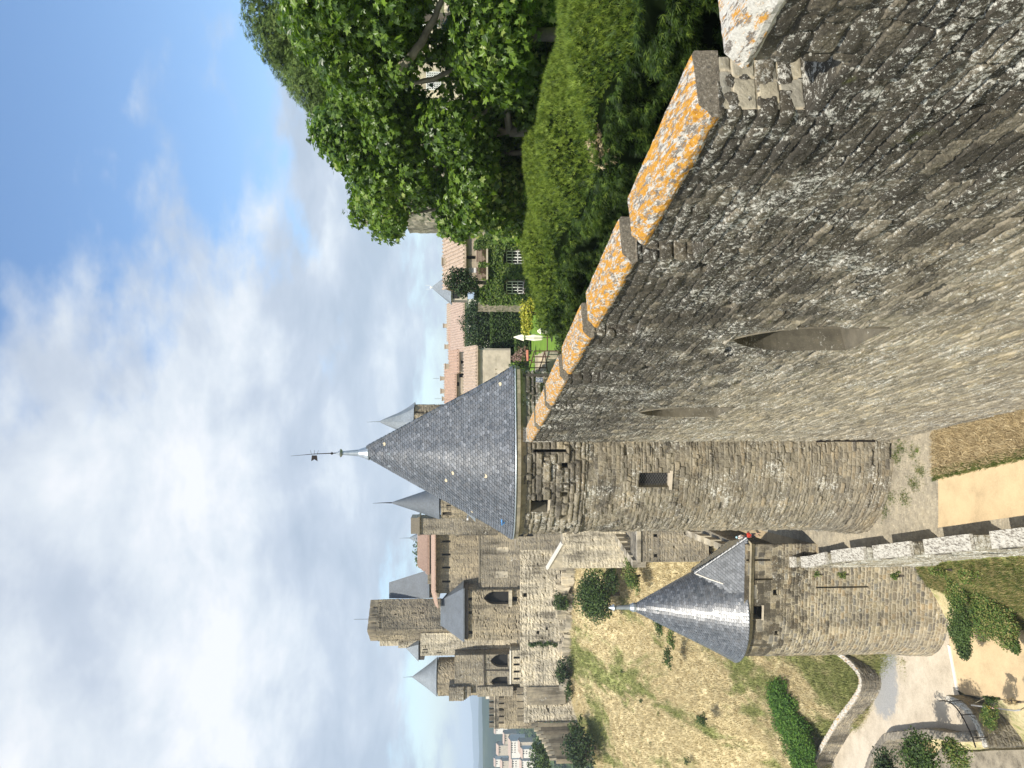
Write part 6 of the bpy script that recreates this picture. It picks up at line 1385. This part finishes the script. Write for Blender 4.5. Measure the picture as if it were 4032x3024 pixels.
clipped('clipped_hedge', 'small box hedge on the far side of the lawn by the parasols', 2033, 2085, 1318, 1392, 72, 2, 'bush_leaf', 52)
o = bush('slim clipped topiary column against the dark square hedge', 2030, 1273, 75, 38, .42, 'hedge_leaf', 53, .14, 80, name='topiary', squash=1.0, n=3)
bush('dark green cone shrub beside the pink plumes', 2030, 1437, 62, 40, .55, 'hedge_leaf', 54, .14, 70, name='topiary', n=4, squash=1.1)
bush('dusty pink feathery tamarisk next to the tower roof corner', 2040, 1408, 66, 48, .8, 'pink_leaf', 55, .16, 40, n=8, name='tamarisk_bush')
bush('broad green shrub filling the space left of the round tree by the ivy wall', 1945, 1168, 68, 46, 1.0, 'ivy_leaf', 57, .16, 60, n=8)
bush('low leafy plants behind the iron stair railing', 2120, 1440, 50, 34, 1.6, 'weed_leaf', 56, .12, 50, n=6)
def parasol(label, X0_, X1_, Y_, D, wpx, lean=0.0):
    t0, t1 = P(X0_, Y_, D), P(X1_, Y_, D); h_ = t0.z - t1.z; o = thing('closed_parasol', label, 'parasol', (t1.x, t1.y, GZ), group='cream garden parasols'); r = wpx / FPX * D
    c = (t1.x, t1.y, t1.z); prof = [(r * .45, 0), (r * .7, h_ * .05), (r * .95, h_ * .3), (r * .62, h_ * .58), (r * .60, h_ * .62), (r * 1.05, h_ * .66), (r * .5, h_ * .86), (.02, h_)]
    m = MB(1); m.lathe(c, prof, 14)
    for i, v in enumerate(m.v):
        a_ = math.atan2(v[1] - c[1], v[0] - c[0]); f_ = 1 + .22 * math.sin(a_ * 6); m.v[i] = (c[0] + (v[0] - c[0]) * f_ + lean * (v[2] - c[2]), c[1] + (v[1] - c[1]) * f_, v[2])
    m.build('folded_canopy', M['canvas'], o); MB(1).tube([(c[0], c[1], GZ), (c[0] + lean * h_ * .3, c[1], c[2] + h_ * .3)], .03, 6).build('pole', M['wood'], o)
    MB(1).lathe((c[0], c[1], GZ), [(.28, 0), (.28, .06), (.06, .1)], 12).build('base', M['iron'], o)
parasol('taller closed cream parasol on the lawn, left of the pair', 2022, 2138, 1330, 52, 14, .02); parasol('shorter closed cream parasol at the hedge end, right of the pair', 2114, 2158, 1304, 49, 12, 0)
rl = thing('stair_railing', 'red-brown iron stair railing between tower corner and lawn', 'railing', P(2190, 1430, 46)); q = lambda X, Y, D=45.5: P(X, Y, D)
for a_, b_ in (((2104, 1382), (2082, 1463)), ((2145, 1384), (2158, 1482)), ((2145, 1386), (2121, 1463)), ((2155, 1380), (2155, 1318))): MB(1).tube([q(*a_), q(*b_)], .035, 6).build('rail', M['rust'], rl)
for a_, b_ in (((2104, 1382), (2214, 1382)), ((2099, 1405), (2167, 1405)), ((2093, 1426), (2163, 1426)), ((2088, 1448), (2152, 1448)), ((2195, 1389), (2240, 1391))): MB(1).tube([q(*a_), q(*b_)], .032, 6).build('post', M['rust'], rl)
sp = thing('stone_steps', 'pale stone steps behind the red-brown stair railing', 'steps', P(2160, 1430, 48))
for k in range(4): a, b = P(2108 + k * 13, 1474 - k * 4, 48 - k * .5), P(2120 + k * 13, 1398 - k * 6, 48 - k * .5); m = MB(k + 200); m.box(((a.x + b.x) / 2, a.y, (a.z + b.z) / 2 - .3), (abs(a.x - b.x), .5, .8)); m.build('step', M['castle_pale'], sp)
cu = P(2076, 1400, 62); cs = thing('garden_bench', 'low bench with coral pink cushion by the tamarisk', 'bench', (cu.x, cu.y, cu.z - .45)); m = MB(1); m.box(cu, (.9, .5, .14)); m.build('cushion', plain('coral cloth', (.62, .22, .15)), cs); m = MB(1)
for a_ in (-.4, .4): m.box((cu.x + a_, cu.y, cu.z - .26), (.08, .4, .38))
m.build('legs', M['wood'], cs)
# notice on the tower side wall: dark blue plate with white ring emblem and lines of text
sg = P(2124, 1496, 43.05); sn = thing('notice_sign', 'small dark blue notice with white circle emblem on the tower side wall', 'sign', sg)
u_ = Vector((.98, .2, 0)); out = Vector((.2008, -.9796, 0)); sc_ = .16
def plate(c, w_, h_, d_): a_ = [c + u_ * x_ * w_ + Vector((0, 0, z_ * h_)) for x_, z_ in ((-.5, -.5), (.5, -.5), (.5, .5), (-.5, .5))]; return [tuple(v) for v in a_], [tuple(v + out * d_) for v in a_]
M['navy'] = plain('navy enamel', (.02, .03, .12), .4)
m = MB(1); m.hexa(*plate(sg, .27, .40, .02)); m.build('white_edge', M['white'], sn); m = MB(1); m.hexa(*plate(sg + out * .02, .245, .375, .005)); m.build('blue_plate', M['navy'], sn)
m = MB(1); rc = sg + out * .028 + Vector((0, 0, .07)); m.tube([rc + u_ * .085 * math.cos(t_) + Vector((0, 0, .085 * math.sin(t_))) for t_ in np.linspace(0, 6.2832, 25)], .012, 5, cap=False)
m.tube([rc + Vector((0, 0, .05)), rc + u_ * -.02], .015, 5); m.tube([rc + u_ * -.02, rc + u_ * .03 + Vector((0, 0, -.05))], .012, 5); m.tube([rc + u_ * -.02, rc + u_ * -.05 + Vector((0, 0, -.05))], .012, 5); m.build('emblem', M['white'], sn)
m = MB(1)
for k in range(4): m.hexa(*plate(sg + out * .026 + Vector((0, 0, -.07 - k * .028)), .17 - .03 * (k % 2), .010, .003))
m.build('text_lines', M['white'], sn)
MB(1).tube([sg + out * .02 + Vector((0, 0, -.2)), sg + out * .02 + Vector((0, 0, -.5))], .02, 5).build('bracket', M['iron'], sn)

# ------------------------------------------------------------------ shrubs and grasses outside the walls
def gb(label, X, Y, D, rpx, **k):
    k.setdefault('dens', 40); return bush(label, X, Y, D, rpx * 1.22, **k)
gb('largest dark shrub on the slope, just above the small tower spire', 2335, 2338, 98, 92, seed=61, size=.26, dens=52, n=14, squash=.9)
gb('pointed green shrub leaning on the castle base wall, left of the largest shrub', 2200, 2372, 110, 42, seed=62, size=.24, dens=46, mat='bush_leaf')
gb('round dark shrub at the foot of the castle base below the cone tower', 2212, 2645, 109, 40, seed=63, size=.28, mat='dark_leaf', n=8)
gb('small dark shrub under the sunlit end of the lower castle wall', 2232, 2720, 109, 22, seed=64, size=.24, mat='bush_leaf', asp=1.3)
gb('shrub at the foot of the stepped wall', 2262, 2868, 104, 36, seed=65, size=.28, mat='bush_leaf')
gb('large dark tree at the picture edge under the stepped wall', 2270, 2950, 102, 74, seed=66, size=.32, mat='dark_leaf', n=14, cat='tree', name='tree')
gb('green tree beyond the stepped wall, near the white houses', 2120, 2985, 125, 58, seed=67, size=.34, mat='bush_leaf', n=12, cat='tree', name='tree', asp=1.2)
gb('low bright green thicket near the grey bastion', 2480, 2268, 93, 50, seed=68, size=.20, mat='weed_leaf', asp=1.0, squash=.6, n=10)
gb('lone little dark bush in the middle of the dry slope', 2755, 2832, 80, 24, seed=69, size=.16, mat='bush_leaf')
M['lush_leaf'] = ramped('lush green leaves', [(.03, .085, .010), (.055, .13, .014), (.085, .18, .02), (.13, .23, .03)], .6, .25, 1.0, trans=.2)
M['ivy_green'] = ramped('mid green ivy', [(.04, .075, .016), (.065, .11, .024), (.09, .14, .034), (.13, .18, .06)], .55, .25, 1.0, trans=.2)
rr = random.Random(4)
TL = ['tuft on the slope, upper one of the close cluster of five', 'larger tuft in the close cluster of five', 'tuft of the cluster nearest the lone dark bush side', 'smallest tuft in the middle of the cluster', 'tuft of the cluster nearest the picture edge', 'single tuft close under the castle base shrub', 'single tuft between brambles and the tuft cluster',
      'tuft just before the cluster of five', 'tuft between castle base and the cluster', 'tuft on the picture edge near the stepped wall', 'tuft on the picture edge halfway down the slope', 'lone tuft left of the largest shrub']
for i, (X, Y, r_) in enumerate([(2492, 2848, 13), (2530, 2912, 14), (2562, 2925, 11), (2540, 2882, 9), (2500, 2960, 10), (2445, 2645, 8), (2630, 2760, 10), (2590, 2810, 9), (2520, 2760, 8), (2470, 3010, 14), (2700, 3000, 14), (2400, 2560, 8)]):
    a, c = ray(X, Y); D = min(112, 60.5 / (.416 - c)); 
    gb(TL[i], X, Y, D, r_, seed=70 + i, size=.16, mat='weed_leaf' if i % 2 else 'bush_leaf', n=3, group='small green tufts on the slope', dens=30)
gb('upper dark bramble patch of the ragged row left of the small spire', 2590, 2455, 88, 26, seed=90, size=.18, mat='bush_leaf', asp=1.6, squash=.5)
gb('middle thin bramble patch of the ragged row behind the small cone roof', 2640, 2510, 85, 24, seed=91, size=.18, mat='weed_leaf', asp=1.6, squash=.5)
gb('lower bramble patch of the ragged row behind the small cone roof', 2625, 2590, 85, 28, seed=92, size=.18, mat='bush_leaf', asp=1.2, squash=.5)
# lush band above the parapet
for i, (X, Y, r_, lb) in enumerate([(3060, 2745, 66, 'lush green undergrowth, upper end of the band above the road parapet'), (3090, 2825, 76, 'lush green undergrowth in the middle of the band above the road parapet'), (3130, 2910, 76, 'lush green undergrowth toward the lower end of the band above the parapet'), (3160, 2995, 66, 'lush green undergrowth at the picture edge above the parapet')]):
    a, c = ray(X, Y); D = 60.5 / (.416 - c); gb(lb, X, Y, D - .5, r_, seed=95 + i, size=.16, mat='lush_leaf', asp=1.1, squash=.36, n=20, dens=60, name='undergrowth', cat='undergrowth')
# ivy mound at the foot of the small tower
for i, (X, Y, r_, D, lb, mt_) in enumerate([(3780, 2470, 62, 47.6, 'dense ivy mound at the foot of the small tower', 'ivy_green'), (3870, 2410, 68, 46, 'bramble mound right of the ivy by the small tower', 'weed_leaf'), (3790, 2545, 34, 47.5, 'ivy tongue spilling toward the concrete kerb', 'dark_leaf'), (3950, 2470, 55, 44.5, 'bramble mound beside the sandy path', 'weed_leaf'), (3760, 2340, 45, 47.6, 'weedy clump between outer wall and small tower', 'weed_leaf'), (3990, 2530, 26, 44.2, 'small bramble tip on the sandy path edge', 'bush_leaf')]):
    gb(lb, X, Y, D, r_, seed=110 + i, size=.11, mat=mt_, asp=1.3, squash=.36, n=20, dens=66, name='ivy_mound', cat='ivy')
for i, (X, Y, r_, lb) in enumerate([(3215, 2262, 12, 'weeds sprouting on the outer wall nearest the small tower'), (3310, 2262, 14, 'weed tuft hanging on the outer wall face'), (3520, 2268, 18, 'weeds spilling down the outer wall middle'), (3690, 2245, 30, 'largest green weeds spilling over the outer wall'), (3800, 2265, 36, 'weedy bank plants under the outer wall')]):
    c_ = ray(X, Y)[1]; y_ = -22.9 / c_ - .6; gb(lb, X, Y, y_, r_, seed=120 + i, size=.09, mat='weed_leaf', asp=.8, squash=1.2, n=6, dens=60, name='weeds', cat='weeds')
gb('dark bushes below the S-shaped wall at the picture edge', 3610, 2985, 45.5, 84, seed=130, size=.15, mat='bush_leaf', asp=1.0, squash=.6, n=14, name='bush')
gb('bush mass in the picture corner below the S-shaped wall', 3480, 3030, 48, 60, seed=131, size=.15, mat='dark_leaf', squash=.6, n=10)
gb('brown-green bush filling the hollow between the two low curved walls', 3760, 2965, 44.6, 60, seed=135, size=.12, mat='weed_leaf', squash=.5, n=12)
gb('green shrub under the steel barrier', 3890, 2820, 44.2, 38, seed=132, size=.09, mat='weed_leaf', squash=.7, n=10, dens=60)
gb('dark low shrub between sandy path and barrier', 3895, 2752, 44.2, 22, seed=133, size=.08, mat='bush_leaf', asp=.6, squash=1.2, n=8, dens=60)
gb('reddish dry twigs next to the barrier', 3975, 2765, 43, 20, seed=134, size=.08, mat='straw', squash=1.4, asp=.5, n=6, dens=50)

# grass on slope and bank: thousands of blades, one mass
rng = np.random.RandomState(12)
def grass(name, label, n, fx, size, mat, up=.25, tone=None):
    X, Y = fx(n); Z = ter(X, Y); k = len(X); nrm = np.tile([0, 0, 1.0], (k, 1)); 
    o = scatter(name, BLD, BLDF, np.stack([X, Y, Z - .03], -1), rots(rng, k, nrm, up), rng.uniform(*size, k), mat, None, rng.rand(k), base=(float(X.mean()), float(Y.mean()), float(Z.mean())))
    return tag(o, label, 'grass', kind='stuff')
def slope_pts(n):
    y = 58 + 62 * rng.rand(n) ** 1.3; x = (-.56 + .50 * rng.rand(n)) * y; k = (x < np.where(y < 90, -16.5, -.12 * y - 4)) & ~((y < 66) & (x > -22)); return x[k], y[k]
mg = M['hill'].copy(); mg.name = 'hillside grass blades'; M['blades'] = mg
grass('slope_grass', 'tall dry grass bending over the castle slope', 120000, slope_pts, (.28, .62), mg)
M['bank_grass'] = ramped('mixed bank grass', [(.05, .09, .018), (.10, .14, .03), (.17, .19, .05), (.30, .25, .11), (.42, .34, .17)], .7, .3, .6, trans=.15)
def bank_pts(n):
    y = rng.uniform(29, 53, n); f = rng.rand(n); x = np.interp(y, iw.p[::-1, 1], iw.p[::-1, 0]) - .8 - f * 5.4; k = ~((np.hypot(x - C2[0], y - C2[1]) < 4.0) | ((x < -14.6) & (y > 46))); return x[k], y[k]
grass('bank_grass', 'green grass on the bank below the outer wall', 42000, bank_pts, (.12, .34), M['bank_grass'])
def add_verge():
    n = 14000; y = rng.uniform(24, 38.8, n); w_ = 2.0 + .06 * np.maximum(0, y - 32); t_ = rng.rand(n); edge_ = (rng.rand(n) < .28); t_ = np.where(edge_, .85 + .25 * rng.rand(n), t_); x = X0 - KX * y - w_ * (t_ * 1.02) 
    P_ = np.stack([x, y, np.full(n, LN + .01)], -1); 
    o = scatter('dry_stalks', BLD, BLDF, P_[~edge_], rots(rng, int((~edge_).sum()), np.tile([0, 0, .6], (int((~edge_).sum()), 1)), .8), rng.uniform(.12, .35, int((~edge_).sum())), M['straw'], None, base=(0, 33, LN)); tag(o, 'brown dead stalks along the foot of the great wall', 'dry stalks', kind='stuff')
    o = scatter('verge_grass', BLD, BLDF, P_[edge_], rots(rng, int(edge_.sum()), np.tile([0, 0, 1], (int(edge_.sum()), 1)), .4), rng.uniform(.08, .22, int(edge_.sum())), M['weed_leaf'], None, base=(0, 33, LN)); tag(o, 'green weeds edging the sandy lane', 'weeds', kind='stuff')
    n = 1500; q = [G(X, Y, LN) for X, Y in ((3530, 1800), (3560, 1960), (3600, 1905), (3625, 1850), (3505, 1960), (3480, 2010), (3600, 1780), (3545, 1760))]
    P_ = np.array([tuple(q[rng.randint(len(q))] + Vector((rng.randn() * .22, rng.randn() * .3, 0))) for _ in range(n)]); o = scatter('cobble_weeds', BLD, BLDF, P_, rots(rng, n, np.tile([0, 0, 1], (n, 1)), .5), rng.uniform(.06, .16, n), M['weed_leaf'], None, base=(-5, 41, LN)); tag(o, 'weeds growing between cobbles at the tower foot', 'weeds', kind='stuff')
add_verge()
ic = P(2140, 2537, 111.2); ib_ = thing('ivy', 'thin dark ivy strip climbing straight up the castle base wall', 'ivy', (ic.x, ic.y, ic.z - 3))
foliage('ivy_leaves', [(tuple(P(2085 + k * 9, 2537 + 5 * math.sin(k * 1.3), 111.25)), (.22 + .05 * (k % 3), .16, .34)) for k in range(13)], 60, .2, M['bush_leaf'], ib_, 150)
gb('single dark green plant where cobbles meet the brown verge', 3618, 1772, 40.1, 12, seed=140, size=.10, mat='weed_leaf', n=4, dens=60)
bt = P(1655, 2170, 140); gb('dark green tree top behind the orange tiled roof', 1665, 2165, 138, 60, seed=141, size=.5, mat='bush_leaf', asp=1.1, n=12, cat='tree', name='tree', squash=.6)

# ------------------------------------------------------------------ two visitors on the lane
def person(name_label, c, face, pose, cols, hair):
    """continuous skinned body; joints given in local metres (x right, y forward, z up)"""
    o = thing('person', name_label, 'person', c, face)
    J = pose; names = list(J); V = [J[k][0] for k in names]; rad = [J[k][1] for k in names]; idx = {k: i for i, k in enumerate(names)}
    E_ = [('pelvis', 'chest'), ('chest', 'neck'), ('neck', 'head'), ('head', 'crown'), ('chest', 'shL'), ('shL', 'elL'), ('elL', 'haL'), ('haL', 'fiL'), ('chest', 'shR'), ('shR', 'elR'), ('elR', 'haR'), ('haR', 'fiR'), ('pelvis', 'hiL'), ('hiL', 'knL'), ('knL', 'anL'), ('anL', 'toL'), ('pelvis', 'hiR'), ('hiR', 'knR'), ('knR', 'anR'), ('anR', 'toR')]
    def sk(nm, keys, extra, mat, sub=1):
        me = bpy.data.meshes.new(nm); ks = [k for k in names if k in keys]; ii = {k: i for i, k in enumerate(ks)}
        me.from_pydata([J[k][0] for k in ks], [(ii[a], ii[b]) for a, b in E_ if a in ii and b in ii], []); ob = bpy.data.objects.new(nm, me); COL.objects.link(ob); ob.parent = o
        md = ob.modifiers.new('skin', 'SKIN'); 
        for i, k in enumerate(ks): r = J[k][1] + extra; me.skin_vertices[0].data[i].radius = (r, r)
        me.skin_vertices[0].data[0].use_root = True; s_ = ob.modifiers.new('sub', 'SUBSURF'); s_.levels = s_.render_levels = sub; me.materials.append(mat); return ob
    for ob_ in [1]:
        pass
    def mk(nm, keys, extra, mat):
        me = bpy.data.meshes.new(nm)
        return sk(nm, keys, extra, mat)
    mk('body', names, 0, M['skin']); mk('shirt', ['pelvis', 'chest', 'shL', 'elL', 'shR', 'elR'], .018, cols[0]); mk('shorts', ['pelvis', 'hiL', 'hiR', 'knL', 'knR'], .016, cols[1])
    h = Vector(J['head'][0]); m = MB(1); m.lathe((h.x, h.y - .02, h.z + .02), [(.02, -.06), (.105, -.03), (.115, .03), (.09, .10), (.02, .13)], 12); ob = mesh_np('hair', m.v, m.f, hair, None, smooth=True, local=True); ob.parent = o
    return o
M['skin'] = plain('skin', (.50, .30, .21), .55, var=.08)
def sp_mesh_skin(): pass
def pose_walk(s=1.0, bend=0.0):
    q = {'pelvis': ((0, 0, .92), .12), 'chest': ((0, .03 + bend, 1.28), .13), 'neck': ((0, .05 + bend, 1.48), .05), 'head': ((0, .07 + bend * 1.2, 1.58), .09), 'crown': ((0, .07 + bend * 1.2, 1.70), .07),
         'shL': ((-.19, .03 + bend, 1.40), .055), 'elL': ((-.25, -.05, 1.12), .042), 'haL': ((-.24, .12, .93), .032), 'fiL': ((-.22, .18, .85), .018),
         'shR': ((.19, .03 + bend, 1.40), .055), 'elR': ((.26, .02, 1.12), .042), 'haR': ((.20, .24, 1.02), .032), 'fiR': ((.18, .32, 1.0), .018),
         'hiL': ((-.10, 0, .88), .095), 'knL': ((-.11, .16, .48), .062), 'anL': ((-.11, -.02, .10), .042), 'toL': ((-.11, .14, .04), .03),
         'hiR': ((.10, 0, .88), .095), 'knR': ((.11, -.02, .47), .062), 'anR': ((.11, -.26, .13), .042), 'toR': ((.11, -.12, .05), .03)}
    return {k: (tuple(c * s for c in v[0]), v[1] * s) for k, v in q.items()}
def set_skin(me):
    pass
red = plain('red shirt', (.55, .05, .03), .8, var=.1); navy = plain('dark shorts', (.03, .03, .05), .8, var=.1); wht = plain('white shirt', (.75, .74, .72), .8, var=.1)
hr_ = plain('dark hair', (.03, .02, .015), .6); cap_ = plain('pale blue cap', (.35, .55, .62), .6)
pc_ = G(2993, 2106, LN); person('person in a red shirt and dark shorts walking on the lane beside the small tower', tuple(pc_), .5, pose_walk(.78, .05), (red, navy), hr_)
pc_ = G(2958, 2114, LN - .01); person('person in white top and pale cap half hidden by the small tower roof', tuple(pc_), 2.6, pose_walk(.80, .0), (wht, navy), cap_)

# ------------------------------------------------------------------ plain, distant hills and the lower town
PZ0 = -54.0
m, t, b = new_mat('distant fields and woods'); p = t.pos(); n1_ = t.noise(p, .006, 6, .65); n2_ = t.noise(p, .03, 5, .7)
c = t.ramp(t.math('ADD', t.math('MULTIPLY', n1_, .6), t.math('MULTIPLY', n2_, .4)), [(.38, (.012, .024, .012)), (.54, (.026, .045, .018)), (.64, (.06, .075, .035)), (.72, (.18, .16, .10))])
t.put(b.inputs['Base Color'], c); b.inputs['Roughness'].default_value = 1.0; b.inputs['Specular IOR Level'].default_value = 0; M['fields'] = m
nx_, ny_ = 60, 60; xv = np.linspace(-9000, 7000, nx_); yv = np.concatenate([np.linspace(-300, 400, 20), np.geomspace(440, 11000, ny_ - 20)])
X_, Y_ = np.meshgrid(xv, yv); Z_ = PZ0 + 0 * X_
j, i = np.meshgrid(np.arange(ny_ - 1), np.arange(nx_ - 1), indexing='ij'); a = j * nx_ + i
struct('plain_ground', np.stack([X_, Y_, Z_], -1).reshape(-1, 3), np.stack([a, a + 1, a + nx_ + 1, a + nx_], -1).reshape(-1, 4), M['fields'])
def hills(name, D, Xt, amp, seed, dep):
    """rolling ridge with real depth; Xt = row of its crest in the photograph"""
    zc = PZ(Xt, D, 2900); nx = 260; xs = np.linspace(-D * .9, D * .6, nx); vs = np.linspace(0, 1, 14)
    A, B = np.meshgrid(xs, vs); cr = zc + amp * fbm(xs / (D * .10), xs * 0 + seed, 5, seed) * 2; Zz = PZ0 - 1 + (cr[None] - PZ0) * np.sin(B * math.pi) ** .8 + amp * .3 * fbm(A / (D * .03), B * 4, 3, seed + 1)
    j, i = np.meshgrid(np.arange(13), np.arange(nx - 1), indexing='ij'); a = j * nx + i
    struct(name, np.stack([A, D - dep / 2 + dep * B, Zz], -1).reshape(-1, 3), np.stack([a, a + 1, a + nx + 1, a + nx], -1).reshape(-1, 4), M['fields'], smooth=True)
hills('near_wooded_hills', 1500, 1902, 6, 3, 700); hills('middle_hills', 3400, 1878, 18, 5, 1600); hills('far_hills', 7000, 1852, 50, 8, 2500)
# wood below the town as one mass, houses one by one
rng = np.random.RandomState(31); wb = []
for k in range(170): 
    y = 420 + 420 * rng.rand(); x = -.50 * y + .20 * y * rng.rand(); r = rng.uniform(4, 8); wb.append(((x, y, PZ0 + r * .6), (r * 1.2, r * 1.2, r * .8)))
for k in range(60):
    y = 220 + 180 * rng.rand(); x = -.52 * y + .20 * y * rng.rand(); r = rng.uniform(3, 5); wb.append(((x, y, PZ0 + r * .7 + 3), (r * 1.2, r * 1.2, r * .9)))
o = foliage('woodland', wb, .8, 2.2, M['bush_leaf'], None, 77, base=(-200, 600, PZ0)); tag(o, 'dark wooded ground between the lower town houses', 'woods', kind='stuff')
tn = [('white', 2010, 2040, 2918, 2985, 420, 'big white town house with rows of dark windows beyond the stepped wall'), ('white', 2014, 2046, 2990, 3040, 440, 'white town house at the picture edge with small door'), ('red', 1962, 1990, 2935, 2975, 520, 'pale house with pink roof at the near edge of the dark wood'),
      ('red', 1950, 1968, 2858, 2890, 640, 'small pink house just left of the battlemented building'), ('red', 2046, 2068, 2922, 2965, 400, 'orange roofed house below the big white house'), ('white', 2056, 2080, 2950, 2985, 380, 'white gabled house nearest the trees of the lower town'),
      ('red', 1985, 2004, 2890, 2932, 470, 'brown roofed house above the big white house'), ('red', 1950, 1970, 2990, 3020, 620, 'distant red roofed house highest on the left edge'), ('red', 1976, 2000, 2996, 3026, 480, 'red roofed house between woods and white house at the edge'), ('red', 2052, 2076, 2996, 3034, 400, 'red roofed house at the lower left corner of the town')]
for i, (k_, xt, xb, yl, yr, D, lb) in enumerate(tn):
    a_, z0_ = PX(yr, D), PZ(xb, D); w_ = (yr - yl) / FPX * D; hgt = (xb - xt) / FPX * D
    house('town_house', lb, yr, yl, xt, xb + 30, D, w_ * .9, xt - (xb - xt) * .32, 'white_render' if k_ == 'white' or i % 2 else 'render', 'tile_red', [(xt + 4, xt + 9, yl + 6 + q * 9, yl + 10 + q * 9) for q in range(max(1, int((yr - yl) / 12)))] + ([(xt + 15, xt + 20, yl + 6 + q * 9, yl + 10 + q * 9) for q in range(max(1, int((yr - yl) / 12)))] if k_ == 'white' else []), 200 + i, res=w_ / 25, group='houses of the lower town')

# ------------------------------------------------------------------ air
hz = MB(1).box((-500, 4700, 61.5), (15500, 10300, 240)).build('haze', None, None, base=(0, 0, -58)); tag(hz, kind='stuff', label='thin summer haze over the valley', cat='haze')
hm = bpy.data.materials.new('haze'); hm.use_nodes = True; hn = NT(hm.node_tree)
for n in list(hn.n):
    if n.type == 'BSDF_PRINCIPLED': hn.n.remove(n)
pv = hn.new('ShaderNodeVolumePrincipled'); pv.inputs['Color'].default_value = (.72, .84, 1.0, 1); pv.inputs['Density'].default_value = 0.00024; pv.inputs['Anisotropy'].default_value = 0.0
hn.l.new(pv.outputs[0], hn.n['Material Output'].inputs['Volume']); hz.data.materials.append(hm)
SC.cycles.volume_bounces = 1
